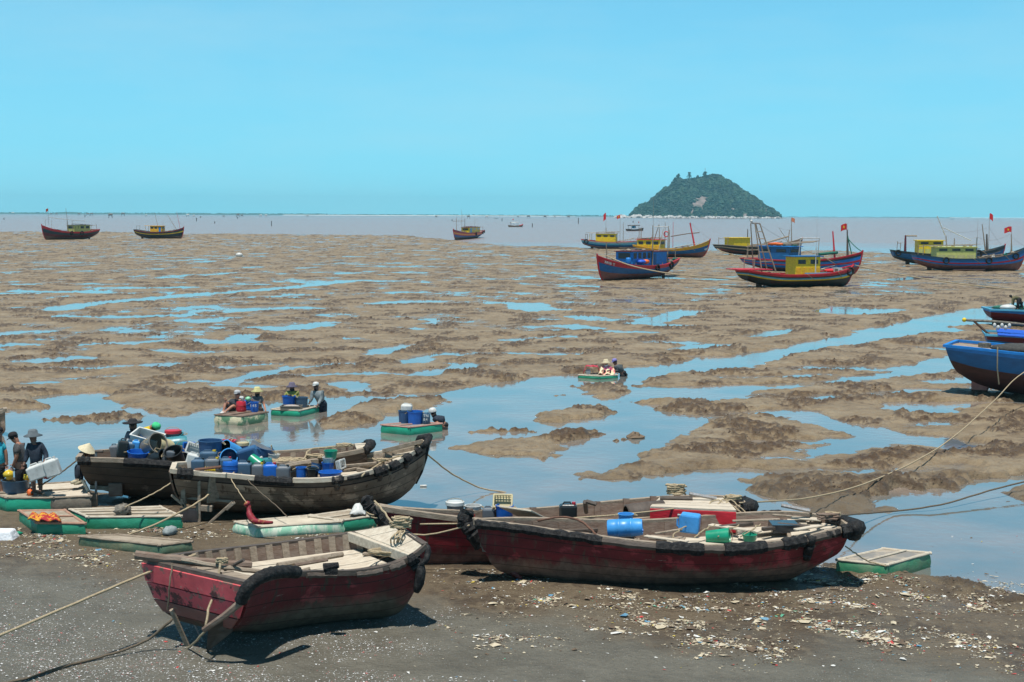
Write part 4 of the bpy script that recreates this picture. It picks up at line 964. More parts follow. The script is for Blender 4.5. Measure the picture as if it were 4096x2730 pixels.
# --- two small boats on the water
def small_boat(label, a, c, w, hz, mats, canopy_m, extra=None):
    S = G(*a); B = G(*c); d = B - S; L = d.length; yaw = math.atan2(d.y, d.x); root = empty('small_boat', (S.x, S.y, -.15), yaw, label, 'small boat', 'small boats afloat beyond the flat')
    T = [0, .25, .5, .75, 1]; W = [.7, 1, 1, .8, .05]; Z = [hz, hz * .75, hz * .7, hz * .85, hz * 1.4]
    H = Hull([(L * t, -w / 2 * q, z) for t, q, z in zip(T, W, Z)], [(L * t, w / 2 * q, z) for t, q, z in zip(T, W, Z)], [(L * t * .92 + .02 * L, 0, 0) for t in T], 16)
    H.L = L; H.root = root; H.beam = w; H.deckv = .6
    H.build(mats, [(0, 0), (.6, 1)], root, vf=.6); H.floor(M['wood_grey'], root, v=.6, name='deck'); H.rail(mats[1], root, .12, .1)
    for t in (.18, .62):
        for y in (-.8, .8): part_tube('post', M['wood_dark'], root, [(L * t, y, hz * .6), (L * t, y, hz + 1.5)], .06)
    b = MB()
    for i in range(9):
        an = math.pi * i / 8; b.v += [(L * .14, -math.cos(an) * 1.0, hz + 1.4 + .35 * math.sin(an)), (L * .68, -math.cos(an) * 1.0, hz + 1.4 + .35 * math.sin(an))]
    for i in range(8): b.f.append((2 * i, 2 * i + 1, 2 * i + 3, 2 * i + 2)); b.m.append(0)
    o = b.build('canopy', canopy_m, root, True); so = o.modifiers.new('s', 'SOLIDIFY'); so.thickness = .06
    clutter(H, .2, .6, 5, int(L * 10)); return H
H = small_boat('small open boat with white canopy and red bow afloat between the far boats', (2034, 909), (2092, 909), 2.2, 1.3, [M['wood_grey'], M['wood_grey'], WI], M['white'])
q = MB(); q.tube([H.P(u, -1, .97) + Vector((0, -.06, 0)) for u in (.68, .8, .9, .99)], .22, 6); q.build('bow_paint', M['red'], H.root, True)
mast(H, .35, 0, 3.6, .05); flag_part(H.root, (H.L * .35, 0, 5.0), .7, .7, star=False, dirx=-1)
H = small_boat('small dark boat with flat canopy and blue drum afloat behind the red and blue boat', (2508, 925), (2574, 924), 2.2, 1.1, [M['wood_dark'], M['wood_dark'], WI], M['wood_dark'])
b = MB(); b.tube([(-.9, 0, 0), (.9, 0, 0)], .55, 12); b.build('drum', M['cyan'], H.root, True, loc=(H.L * .4, 0, 1.9), rot=(0, 0, 0)); mast(H, .72, 0, 3.4, .04); flag_part(H.root, (H.L * .72, 0, 4.5), .8, .8, dirx=-1)
# ================================================================ NEAR WOODEN SAMPANS
def sampan(label, A, B, K, mats, bands, name='wooden_boat', vf=0.42, fl=0.3, e=0.6, rail_m=None, rw=.12, rh=.1):
    A = [G(*p) for p in A]; B = [G(*p) for p in B]
    mids = [(a + b) / 2 for a, b in zip(A, B)]
    Kp = [Vector(k) if not isinstance(k, (int, float)) else Vector((m.x, m.y, k)) for k, m in zip(K, mids)]
    org = Vector(Kp[len(Kp) // 2]); org.z = tz(org.x, org.y)
    dz = org.z * 0 ; root = empty(name, org, 0, label, 'wooden boat', 'open wooden boats beached near the shore')
    A = [a - org for a in A]; B = [b - org for b in B]; Kp = [k - org for k in Kp]
    H = Hull(A, B, Kp, n=40, fl=fl, e=e); H.root = root; H.org = org
    H.build(mats, bands, root, vf=vf, th=.07, inner=len(mats) - 1)
    H.floor(M['wood_grey'], root, v=vf, th=.05, name='floor')
    H.rail(rail_m or M['wood_grey'], root, rw, rh, ends=(True, True), out=.05)
    return H
def wrap(H, u0, u1, side=-1, r=.085, m=None, name='tyre_fender', seed=1, dz=-.03, n=None):
    """strip of old tyre lashed over the rail"""
    rr = random.Random(seed); n = n or max(6, int((u1 - u0) * 60)); pts = []
    for i in range(n + 1):
        u = u0 + (u1 - u0) * i / n; p = H.P(u, side, 1.0); q = H.P(u, side, 1, .1); d = (p - q).normalized()
        pts.append(p + d * .045 + Vector((0, 0, dz + rr.uniform(-.008, .008))))
    rs = [r * (1 + .16 * (i % 2) + rr.uniform(-.08, .08)) for i in range(n + 1)]
    return MB().tube(pts, rs, 7).build(name, m or M['rubber'], H.root, smooth=False)
def L_(H, px, py, z=None, Y=None):
    p = G(px, py, z) if Y is None else HP(px, py, Y)
    return p - H.org
def hanging(H, u, side, length, w, m, name='tyre_fender', th=.05):
    p = H.P(u, side, 1); q = H.P(u, side, .35)
    d = (q - p).normalized(); o = (p - H.P(u, side, 1, .1)); o.z = 0; o.normalize()
    b = MB(); pts = [p + o * .07 + Vector((0, 0, .04)), p + o * .11 + d * length * .3, p + o * .10 + d * length * .7, p + o * .05 + d * length]
    for a, c in zip(pts[:-1], pts[1:]): b.tube([a, c], [w, w * .95], 8)
    return b.build(name, m, H.root, smooth=True)

def nail_timber(H, name, m, a, b, w, h):
    q = MB(); q.bar(a, b, w, h); return q.build(name, m, H.root, bevel=.012)

HPR = hullpaint('long_boat_dark_red', (.20, .019, .024), (.21, .125, .09), .42); HPC = hullpaint('rear_boat_red', (.24, .014, .022), (.20, .095, .075), .30)
HPE = hullpaint('front_boat_maroon', (.145, .018, .022), (.11, .095, .07), .50, .3); HPB = hullpaint('brown_hull_planks', (.28, .195, .135), (.22, .125, .08), .4, .3); HPA = hullpaint('black_brown_planks', (.095, .066, .048), (.14, .095, .065), .35, .3)
SEAM = [(0, 1)] + [q for v in (.24, .42, .58, .72, .86) for q in ((v, 0), (v + .008, 1))]
# ---- D: the long red brown boat in front, right
HD = H = sampan('long dark red boat, nearest on the right, with black tyre wrapped stem and rail',
    [(1905, 2090, 1.25), (2050, 2105, 1.15), (2300, 2140, 1.02), (2600, 2178, .95), (2900, 2190, .92), (3150, 2168, .98), (3300, 2135, 1.08), (3400, 2112, 1.18)],
    [(1915, 2085, 1.25), (2080, 2080, 1.15), (2300, 2085, 1.05), (2600, 2088, 1.0), (2900, 2065, 1.0), (3120, 2055, 1.05), (3280, 2068, 1.12), (3375, 2090, 1.18)],
    [(.12, 26.95, .1), (.7, 27.05, .0), -.02, -.03, -.03, -.0, (5.5, 27.0, .16), (6.0, 26.8, .5)],
    [M['seam'], HPR, M['wood_brown']], SEAM, vf=.62)
wrap(H, 0.0, .34, -1, .085, seed=1); wrap(H, .34, .90, -1, .07, M['wood_dark'], 'rail_batten'); wrap(H, .44, .53, -1, .11, seed=3); wrap(H, .57, .66, -1, .115, seed=4); wrap(H, .70, .77, -1, .11, seed=5); wrap(H, .86, .93, -1, .07, seed=6)
wrap(H, .94, 1.0, -1, .13, seed=7); wrap(H, .9, 1.0, 1, .10, seed=8); wrap(H, .02, .2, 1, .06, seed=9); wrap(H, .45, .62, 1, .055, seed=10)
b = MB(); b.tube([H.P(1, -1, .98) + Vector((.03, -.15, .02)), H.P(1, -1, .98) + Vector((.16, .08, 0)), H.P(1, 1, .98) + Vector((.05, .2, 0))], [.13, .17, .12], 8)
b.tube([H.P(1, -1, .85) + Vector((.0, -.1, .0)), H.P(1, -1, .82) + Vector((.17, .1, 0)), H.P(1, 1, .85) + Vector((.02, .15, 0))], [.08, .12, .08], 8); b.build('stern_fender', M['rubber'], H.root, True)
top = L_(H, 1868, 2048, Y=26.9); foot = L_(H, 2085, 2318, .06)
pts = [top, L_(H, 1858, 2085, Y=26.85), L_(H, 1885, 2130, Y=26.8), L_(H, 1930, 2185, Y=26.85)]
rs = random.Random(5); wp = wobble(pts, .012, 6, 5)
b = MB(); b.tube(wp, [.13 + .022 * (i % 2) + .015 * math.sin(i * 2) for i in range(len(wp))], 9); b.build('wrapped_stem_head', M['rubber'], H.root)
b = MB(); b.tube([pts[0] + Vector((0, 0, .02)), pts[1], pts[2], pts[3], L_(H, 2000, 2250, Y=26.9), foot], [.08, .09, .09, .085, .075, .05], 7); b.build('stem_post', M['redbrown'], H.root, True)
H.ribs(M['wood_brown'], H.root, [.12 + .068 * i for i in range(12)], 1, v0=.64, v1=.99, w=.12, d=.05)
H.ribs(M['wood_brown'], H.root, [.12 + .068 * i for i in range(6)], -1, v0=.52, v1=.99, w=.12, d=.05)
H.planking(M['wood_pale'], H.root, .78, .985, v=.93, n=4, dz=-.03); H.planking(M['wood_pale'], H.root, .60, .73, v=.86, n=2, t0=.08, t1=.9)
H.planking(M['wood_grey'], H.root, .50, .56, v=.80, n=2, t0=.05, t1=.8); H.planking(M['wood_grey'], H.root, .04, .12, v=.9, n=3)
H.thwart(M['wood_brown'], H.root, .22, .16, v=.85); H.thwart(M['wood_grey'], H.root, .8, .16, .12, v=.88); H.thwart(M['wood_grey'], H.root, .40, .2, v=.78); H.thwart(M['wood_grey'], H.root, .735, .14, .1, v=.9)
for (x0, y0, x1, y1, z) in ((2160, 2130, 2390, 2120, .9), (2880, 2110, 3010, 2095, 1.0), (3050, 2118, 3200, 2100, 1.02), (3110, 2098, 3240, 2110, 1.05)):
    nail_timber(H, 'timber', M['wood_dark'], L_(H, x0, y0, z), L_(H, x1, y1, z), .09, .07)
nail_timber(H, 'loose_board', M['wood_pale'], L_(H, 3020, 2128, .9), L_(H, 3190, 2110, .95), .3, .03); nail_timber(H, 'loose_board', M['wood_pale'], L_(H, 3170, 2070, 1.08), L_(H, 3290, 2080, 1.1), .22, .035)
nail_timber(H, 'loose_board', M['wood_grey'], L_(H, 2600, 2150, .85), L_(H, 2740, 2158, .85), .3, .04)
H.planking(M['wood_pale'], H.root, .46, .60, v=.90, n=3, t0=.06, t1=.55, dz=-.02); H.planking(M['wood_pale'], H.root, .735, .80, v=.93, n=3, t0=.3, t1=.95); H.planking(M['wood_grey'], H.root, .13, .3, v=.78, n=4, t0=.1, t1=.9)
b = MB(); a_, c_ = L_(H, 3080, 2090, 1.0), L_(H, 3190, 2125, 1.0); b.box((a_ + c_) / 2, (.52, .5, .16)); b.build('dark_hatch', M['window'], H.root, bevel=.01)
for k, (x0, y0, x1, y1, z, w, mm) in enumerate(((2620, 2135, 2790, 2108, .98, .06, 'wood_grey'), (2580, 2145, 2750, 2168, .93, .12, 'wood_pale'), (2840, 2100, 3040, 2128, 1.0, .16, 'wood_pale'), (2930, 2085, 3120, 2078, 1.05, .10, 'wood_grey'), (2210, 2125, 2390, 2140, .98, .1, 'wood_brown'), (2060, 2112, 2150, 2118, 1.08, .09, 'wood_pale'), (3180, 2120, 3290, 2102, 1.08, .12, 'wood_pale'), (3090, 2060, 3240, 2072, 1.08, .05, 'wood_grey'))):
    nail_timber(H, 'loose_board', M[mm], L_(H, x0, y0, z), L_(H, x1, y1, z + .03), w, .035)
for k in range(4): part_tube('lashing_rope', M['rope'], H.root, wobble([L_(H, 2690 + 90 * k, 2150, .95), L_(H, 2720 + 95 * k, 2120, 1.05), L_(H, 2770 + 90 * k, 2100, 1.05)], .03, 5, k + 3), .013, 5)
wrap(H, .62, .9, 1, .05, M['wood_grey'], 'rail_batten', seed=41); wrap(H, .66, .72, 1, .09, seed=42); wrap(H, .25, .33, 1, .08, seed=43)
hanging(H, .795, -1, .48, .10, M['rubber'], 'hanging_tyre_fender')
coil(M['rope'], H.root, L_(H, 3330, 2072, 1.2), .16, .016, 4, 'rope_coil', 3); coil(M['wood_brown'], H.root, L_(H, 3310, 2085, 1.18), .24, .02, 3, 'rope_heap', 4, hz=.04)
b = MB(); b.tube(wobble([L_(H, 1880, 2102, Y=26.7), L_(H, 1700, 2140, Y=27), L_(H, 1550, 2125, Y=27.2), L_(H, 1490, 2110, Y=27)], .01, 4), .017, 5); b.build('slack_rope', M['rope'], H.root, True)
part_tube('iron_pipe', M['metal'], H.root, [L_(H, 3125, 2022, 1.35), L_(H, 3240, 2045, 1.25)], .04)

# ---- C: the red boat behind it
HC = H = sampan('dark red boat lying behind the long one, with bright red locker at its right end',
    [(1500, 2030, 1.3), (1600, 2045, 1.2), (1850, 2078, 1.0), (2150, 2098, .9), (2450, 2090, .88), (2700, 2068, .9), (2880, 2046, .97), (2990, 2025, 1.05)],
    [(1508, 2025, 1.3), (1620, 2040, 1.18), (1850, 2050, 1.0), (2150, 2041, .9), (2450, 2012, .9), (2700, 1992, .95), (2880, 1992, 1.0), (2985, 2005, 1.05)],
    [(-2.0, 27.8, .08), (-1.5, 28.0, .0), -.03, -.03, -.03, -.03, (4.2, 29.3, .12), (4.65, 29.3, .4)],
    [M['seam'], HPC, M['wood_brown']], SEAM, vf=.6, rail_m=M['wood_grey'])
b = MB(); b.tube(wobble([L_(H, 1462, 1998, Y=27.4), L_(H, 1480, 2030, Y=27.4), L_(H, 1530, 2085, Y=27.4), L_(H, 1585, 2145, Y=27.5)], .012, 6, 8), [.11 + .02 * (i % 2) for i in range(19)], 9); b.build('wrapped_stem_head', M['rubber'], H.root)
b = MB(); b.tube([L_(H, 1452, 2000, Y=27.4), L_(H, 1490, 1996, Y=27.4)], [.07, .05], 7); b.build('stem_knob', M['rubber'], H.root, True)
b = MB(); b.tube([L_(H, 1480, 2030, Y=27.45), L_(H, 1585, 2145, Y=27.55), L_(H, 1660, 2265, .06)], [.09, .08, .05], 7); b.build('stem_post', M['maroon'], H.root, True)
for k, (x, y) in enumerate(((1490, 2050), (1500, 2062))):
    b = MB(); b.torus((0, 0, 0), .15, .016, 'z', 14, 5); b.build('rope_turn', M['rope'], H.root, True, loc=L_(H, x, y - 10, Y=27.4), rot=(.5, .3, 0))
part_tube('mooring_rope', M['rope'], H.root, wobble([L_(H, 1500, 2005, Y=27.3), L_(H, 1530, 2040, Y=27), L_(H, 1570, 2095, Y=26.6), L_(H, 1600, 2112, Y=26)], .01, 4), .02)
wrap(H, .28, .45, -1, .07, seed=12); wrap(H, .52, .60, -1, .075, seed=13); wrap(H, .72, .80, -1, .07, seed=14); wrap(H, .95, 1.0, -1, .12, seed=15); wrap(H, .9, 1.0, 1, .11, seed=16); wrap(H, .2, .26, 1, .045, seed=17); wrap(H, .4, .46, 1, .045, seed=18); wrap(H, .62, .8, 1, .05, seed=19)
wrap(H, .45, .52, -1, .05, M['red'], 'painted_rail'); wrap(H, .60, .68, -1, .05, M['red'], 'painted_rail')
b = MB(); b.tube([H.P(1, -1, .95) + Vector((.0, -.1, .0)), H.P(1, -1, .95) + Vector((.12, .2, 0)), H.P(1, 1, .95) + Vector((.0, .1, 0))], [.14, .16, .13], 8); b.build('stern_fender', M['rubber'], H.root, True)
H.ribs(M['wood_brown'], H.root, [.3 + .06 * i for i in range(8)], 1, v0=.52, v1=1.06, w=.13, d=.07)
# red locker with plank top
A0, A1, B0, B1 = G(2600, 2035, 1.12), G(2945, 2050, 1.12), G(2640, 1997, 1.12), G(2900, 2000, 1.12)
b = MB(); o = H.org; t = [p - o for p in (A0, A1, B1, B0)]; lo = [p - Vector((0, 0, .42)) for p in t]
b.add(t + lo, [(0, 1, 2, 3), (7, 6, 5, 4), (0, 4, 5, 1), (1, 5, 6, 2), (2, 6, 7, 3), (3, 7, 4, 0)]); b.build('red_locker', M['red'], H.root, bevel=.01)
for i in range(4):
    a, c = i / 4 + .01, (i + 1) / 4 - .01; b = MB(); up = Vector((0, 0, .004)); th = Vector((0, 0, .04))
    q = [t[0].lerp(t[3], a), t[1].lerp(t[2], a), t[1].lerp(t[2], c), t[0].lerp(t[3], c)]
    b.add([p + up for p in q] + [p + up + th for p in q], [(3, 2, 1, 0), (4, 5, 6, 7), (0, 1, 5, 4), (1, 2, 6, 5), (2, 3, 7, 6), (3, 0, 4, 7)]); b.build('locker_plank', M['wood_pale'], H.root)
H.planking(M['wood_grey'], H.root, .66, .73, v=.85, n=3); H.planking(M['wood_pale'], H.root, .80, .96, v=.85, n=3); H.thwart(M['wood_brown'], H.root, .3, .18, v=.8)
nail_timber(H, 'leaning_board', M['wood_pale'], L_(H, 2060, 2035, 1.25), L_(H, 2180, 2095, .75), .75, .04)
for (x0, y0, z0, x1, y1, z1) in ((2340, 2008, 1.25, 2345, 2050, .9), (2345, 2006, 1.3, 2385, 2018, 1.25), (2640, 1993, 1.2, 2770, 1995, 1.2)): part_tube('iron_pipe', M['wood_dark'], H.root, [L_(H, x0, y0, z0), L_(H, x1, y1, z1)], .045)
coil(M['rope'], H.root, L_(H, 2705, 1985, 1.18), .22, .022, 5, 'rope_coil', 5, hz=.045); part_tube('pole', M['metal'], H.root, [L_(H, 2757, 1975, 1.3), L_(H, 2865, 1995, 1.2)], .04)
coil(M['rope'], H.root, L_(H, 2930, 2003, 1.15), .2, .02, 4, 'rope_coil', 6)
for sd in (1, 2, 3): part_tube('lashing_rope', M['rope'], H.root, wobble([L_(H, 2780 + 40 * sd, 2050 - 5 * sd, 1.1), L_(H, 2830 + 30 * sd, 2000, 1.2), L_(H, 2900 + 20 * sd, 2030, 1.1), L_(H, 2950 + 15 * sd, 2065, .95)], .02, 4, sd), .016, 5)
b = MB(); b.lathe([(.20, -.4), (.235, -.38), (.235, .4), (.215, .4), (.2, -.3)], 18); b.build('drum_section', M['wood_dark'], H.root, True, loc=L_(H, 2580, 2055, .95), rot=(0, rad(86), rad(14)))

# ---- E: front left boat with broad stern
HE = H = sampan('battered dark red boat at the front with pale deck and broad pink stern',
    [(1000, 2340, 1.35), (1100, 2305, 1.24), (1250, 2293, 1.14), (1420, 2290, 1.08), (1560, 2265, 1.15), (1650, 2225, 1.3), (1700, 2185, 1.45)],
    [(585, 2245, 1.35), (740, 2222, 1.22), (900, 2203, 1.13), (1080, 2183, 1.08), (1270, 2158, 1.12), (1430, 2135, 1.3), (1580, 2108, 1.52)],
    [(-4.95, 22.85, .30), (-4.4, 23.4, .06), .0, .0, .0, (-2.2, 24.2, .10), (-1.95, 24.3, .42)],
    [M['seam'], HPE, M['wood_brown']], SEAM, vf=.72, fl=.22, e=.5, rail_m=M['wood_dark'], rw=.11, rh=.09)
pk = mat('faded_pink_stern_paint', (0.72, 0.10, 0.115), (0.52, 0.07, 0.08), 1.6, .75, .006, 9, spots=[((.24, .13, .10), .55, 3.4), ((.10, .03, .03), .57, 1.9), ((.40, .26, .20), .64, 9)])
# stern boards, one strake above another
for k in range(4):
    v0, v1 = .16 + k * .21, .16 + (k + 1) * .21 - .012; b = MB(); off = Vector((-.035 - .012 * (k % 2), -.03, 0))
    q = [H.P(0, 1, v0) + off, H.P(0, -1, v0) + off, H.P(0, -1, v1) + off, H.P(0, 1, v1) + off]; th = Vector((-.03, -.025, 0))
    b.add(q + [p + th for p in q], [(0, 1, 2, 3), (7, 6, 5, 4), (0, 4, 5, 1), (1, 5, 6, 2), (2, 6, 7, 3), (3, 7, 4, 0)]); b.build('stern_board', pk if k > 1 else HPE if k == 0 else M['antifoul'], H.root, bevel=.008)
for (xt, yt, xb, yb) in ((780, 2270, 765, 2400), (880, 2290, 868, 2420)): nail_timber(H, 'stern_timber', M['wood_brown'], L_(H, xt, yt, Y=22.35), L_(H, xb, yb, Y=22.35), .075, .06)
nail_timber(H, 'stern_corner_block', M['wood_grey'], L_(H, 570, 2272, Y=22.9), L_(H, 700, 2290, Y=22.6), .12, .17)
part_tube('steering_pole', M['wood_brown'], H.root, wobble([L_(H, 545, 2220, Y=22.6), L_(H, 700, 2238, Y=22.6), L_(H, 870, 2255, Y=22.5), L_(H, 1000, 2262, Y=22.7)], .012, 5), [.075] * 16, 8)
part_tube('pole', M['wood_grey'], H.root, wobble([L_(H, 730, 2240, Y=22.5), L_(H, 900, 2270, Y=22.3), L_(H, 1060, 2290, Y=22.3)], .01, 5), .04, 6)
part_tube('pole', M['wood_grey'], H.root, [L_(H, 1110, 2263, 1.18), L_(H, 1370, 2218, 1.18)], .05); part_tube('pole', M['wood_brown'], H.root, [L_(H, 1180, 2262, 1.18), L_(H, 1310, 2240, 1.18)], .03)
part_tube('pole', M['wood_grey'], H.root, [L_(H, 1185, 2290, 1.16), L_(H, 1240, 2275, 1.2)], .03); part_tube('pole', M['wood_dark'], H.root, [L_(H, 900, 2280, 1.3), L_(H, 975, 2240, 1.55)], .028)
part_tube('propped_stick', M['wood_grey'], H.root, [L_(H, 686, 2440, Y=22.2), L_(H, 750, 2585, .05)], .04, 6); part_tube('thin_stick', M['metal'], H.root, [L_(H, 770, 2480, Y=22.6), L_(H, 812, 2570, .05)], .016, 5)
part_tube('rudder_stock', M['wood_brown'], H.root, [L_(H, 992, 2385, Y=21.35), L_(H, 900, 2462, Y=21.35), L_(H, 815, 2520, Y=21.5)], [.06, .055, .045], 7)
b = MB(); q = [L_(H, 925, 2455, Y=21.8), L_(H, 832, 2525, Y=21.8), L_(H, 825, 2612, .05), L_(H, 925, 2530, Y=21.9)]; th = Vector((.02, .05, 0)); b.add(q + [p + th for p in q], [(0, 1, 2, 3), (7, 6, 5, 4), (0, 4, 5, 1), (1, 5, 6, 2), (2, 6, 7, 3), (3, 7, 4, 0)]); b.build('rudder', M['wood_dark'], H.root)
wp = wobble([L_(H, 962, 2405, Y=21.3), L_(H, 990, 2350, Y=21.25), L_(H, 1050, 2305, Y=21.4), L_(H, 1120, 2288, Y=21.75), L_(H, 1190, 2290, Y=22.1)], .004, 6, 9)
b = MB(); b.tube(wp, [.098 + .008 * (i % 2) for i in range(len(wp))], 9); b.build('tyre_fender', M['rubber'], H.root, True)
H.ribs(M['wood_grey'], H.root, [.08 + .058 * i for i in range(14)], 1, v0=.78, v1=1.02, w=.13, d=.05)
H.planking(M['wood_pale'], H.root, .22, .80, v=.84, n=6, dz=0, t0=.04, t1=.96); H.planking(M['wood_grey'], H.root, .03, .25, v=.86, n=6)
H.planking(M['wood_pale'], H.root, .82, .99, v=1.0, n=4, dz=.02, t0=-.03, t1=1.03); nail_timber(H, 'bow_beam', M['wood_pale'], H.P(.815, -1, 1) + Vector((0, 0, -.03)), H.P(.80, 1, 1) + Vector((0, 0, -.03)), .10, .17)
nail_timber(H, 'loose_board', M['wood_grey'], L_(H, 1455, 2215, 1.05), L_(H, 1620, 2222, 1.1), .12, .05)
coil(M['rope'], H.root, L_(H, 1560, 2225, 1.15), .38, .018, 4, 'rope_coil', 8, .5); coil(M['rope'], H.root, L_(H, 1605, 2120, 1.58), .2, .02, 5, 'rope_coil', 9, hz=.04)
for sd in range(5): part_tube('hanging_rope', M['rope'], H.root, wobble([L_(H, 1600 + 6 * sd, 2115, 1.6), L_(H, 1570 + 9 * sd, 2150, 1.52), L_(H, 1555 + 14 * sd, 2195, 1.2)], .02, 4, sd), .014, 5)
for (u0, u1, sd, r) in ((.5, .62, -1, .05), (.66, .76, -1, .06), (.78, .86, -1, .09), (.3, .42, -1, .045)): wrap(H, u0, u1, sd, r, M['wood_dark'] if r < .07 else M['rubber'], 'tyre_fender', seed=int(u0 * 90))
b = MB(); b.tube(wobble([L_(H, 1665, 2225, Y=23.5), L_(H, 1683, 2290, Y=23.4), L_(H, 1665, 2370, Y=23.4)], .005, 4), [.05, .07, .08, .09, .09, .09, .09, .07, .05], 9); b.build('hanging_tyre_fender', M['rubber'], H.root, True)
b = MB(); b.tube(wobble([L_(H, 1695, 2180, Y=23.6), L_(H, 1712, 2200, Y=23.5), L_(H, 1700, 2245, Y=23.4), L_(H, 1650, 2275, Y=23.4)], .005, 4), .055, 8); b.build('bow_fender', M['rubber'], H.root, True)
b = MB(); b.box((0, 0, 0), (.2, .12, .1)); b.tube([(-.12, 0, .05), (.12, 0, .1)], [.08, .05], 8); b.build('engine_part', M['rubber'], H.root, loc=L_(H, 1325, 2285, 1.2))
part_tube('lashing_rope', M['rope_dark'], H.root, wobble([L_(H, 690, 2255, Y=22.4), L_(H, 680, 2330, Y=22.1), L_(H, 670, 2440, Y=22.1)], .008, 4), .014)
part_tube('lashing_rope', M['rope'], H.root, wobble([L_(H, 880, 2255, Y=22.2), L_(H, 865, 2350, Y=22), L_(H, 835, 2440, Y=21.7), L_(H, 815, 2530, Y=21.6), L_(H, 750, 2595, .06)], .012, 5), .02)
coil(M['rope'], H.root, L_(H, 888, 2260, Y=22.3), .1, .018, 4, 'rope_knot', 11)

# ---- B: long brown boat, bow right, left group
HB = H = sampan('long brown boat with raised bow to the right and blue tubs piled on it',
    [(690, 1885, 1.25), (880, 1900, 1.12), (1080, 1918, 1.0), (1250, 1922, 1.0), (1400, 1908, 1.05), (1550, 1868, 1.2), (1650, 1815, 1.4), (1708, 1775, 1.60)],
    [(700, 1858, 1.25), (880, 1850, 1.12), (1080, 1845, 1.02), (1250, 1840, 1.02), (1400, 1830, 1.08), (1550, 1808, 1.25), (1650, 1788, 1.42), (1700, 1770, 1.60)],
    [(-7.35, 32.5, .3), (-6.5, 32.9, .05), 0, 0, 0, (-3.5, 33.6, .02), (-3.05, 33.8, .06), (-2.8, 33.85, .25)],
    [M['seam'], HPB, M['wood_dark'], M['wood_grey']], SEAM[:-1] + [(.88, 2)], vf=.66, rail_m=M['wood_pale'])
b = MB(); b.tube([H.P(.93, -1, 1) + Vector((0, -.05, .0)), H.P(.97, -1, 1) + Vector((.05, -.05, .06)), H.P(1, 1, 1) + Vector((.1, 0, .12)), H.P(.97, 1, 1) + Vector((-.1, .05, .1)), H.P(.92, 1, 1) + Vector((-.1, .05, -.02))], [.06, .09, .1, .08, .05], 8); b.build('bow_fender', M['rubber'], H.root, True)
b = MB(); b.tube([H.P(1, 1, v) + Vector((.04, -.02, 0)) for v in (1, .8, .6, .4)], [.09, .08, .06, .04], 7); b.build('stem_post', M['rubber'], H.root, True)
for (u0, u1, r) in ((.24, .36, .10), (.50, .545, .085), (.56, .64, .055), (.66, .71, .10), (.725, .765, .10), (.80, .84, .10), (.88, .92, .09), (.02, .07, .12)): wrap(H, u0, u1, -1, r, seed=int(u0 * 100))
wrap(H, .2, .8, 1, .04, M['wood_dark'], 'rail_batten')
for u in (.52, .69, .83): hanging(H, u, -1, .30, .07, M['wood_dark'], 'hanging_fender')
H.planking(M['wood_pale'], H.root, .74, .985, v=.93, n=5, dz=.0); H.planking(M['wood_pale'], H.root, .48, .7, v=.78, n=5, t0=.03, t1=.95); H.planking(M['wood_grey'], H.root, .02, .46, v=.8, n=5)
H.ribs(M['wood_grey'], H.root, [.45 + .06 * i for i in range(6)], 1, v0=.6, v1=.99, w=.1)
H.thwart(M['wood_grey'], H.root, .72, .16, .1, v=.9); nail_timber(H, 'bow_timber', M['wood_grey'], H.P(.70, 1, 1) + Vector((0, -.15, .06)), H.P(.97, 1, 1) + Vector((0, -.1, .06)), .12, .1)
for (x0, y0, x1, y1, z, w) in ((1370, 1885, 1500, 1860, .98, .06), (1430, 1880, 1540, 1895, .98, .09), (1350, 1868, 1530, 1852, 1.05, .07)): nail_timber(H, 'timber', M['wood_grey'], L_(H, x0, y0, z), L_(H, x1, y1, z), w, w)
part_tube('lashing_rope', M['rope'], H.root, wobble([L_(H, 1690, 1808, Y=33.3), L_(H, 1600, 1825, 1.3), L_(H, 1530, 1850, 1.15), L_(H, 1445, 1905, 1.1)], .015, 5), .022); coil(M['rope'], H.root, L_(H, 1530, 1850, 1.15), .14, .018, 3, 'rope_knot', 15)
part_tube('lashing_rope', M['rope'], H.root, wobble([L_(H, 1370, 1832, 1.1), L_(H, 1470, 1832, 1.1), L_(H, 1530, 1850, 1.15)], .015, 5), .02)
# stern timbers and rudder
for k in range(4):
    v0, v1 = .2 + k * .2, .2 + (k + 1) * .2 - .015; b = MB(); off = Vector((-.05, 0, 0)); q = [H.P(0, 1, v0) + off, H.P(0, -1, v0) + off, H.P(0, -1, v1) + off, H.P(0, 1, v1) + off]; th = Vector((-.04, 0, 0))
    b.add(q + [p + th for p in q], [(0, 1, 2, 3), (7, 6, 5, 4), (0, 4, 5, 1), (1, 5, 6, 2), (2, 6, 7, 3), (3, 7, 4, 0)]); b.build('stern_board', M['wood_brown'], H.root)
nail_timber(H, 'stern_cheek', M['wood_grey'], L_(H, 735, 1885, Y=31.8), L_(H, 735, 2020, Y=31.8), .17, .1); nail_timber(H, 'stern_cheek', M['wood_grey'], L_(H, 862, 1900, Y=31.8), L_(H, 850, 2010, Y=31.9), .3, .06)
nail_timber(H, 'stern_beam', M['wood_pale'], L_(H, 755, 1892, Y=31.7), L_(H, 905, 1902, Y=31.7), .16, .1); nail_timber(H, 'stern_block', M['wood_grey'], L_(H, 785, 2030, Y=31.8), L_(H, 850, 2035, Y=31.8), .14, .14)
for (y) in (1925, 1990): nail_timber(H, 'rubbing_strake', M['wood_grey'], L_(H, 715, y, Y=31.9), L_(H, 935, y + 18, Y=31.95), .05, .06)
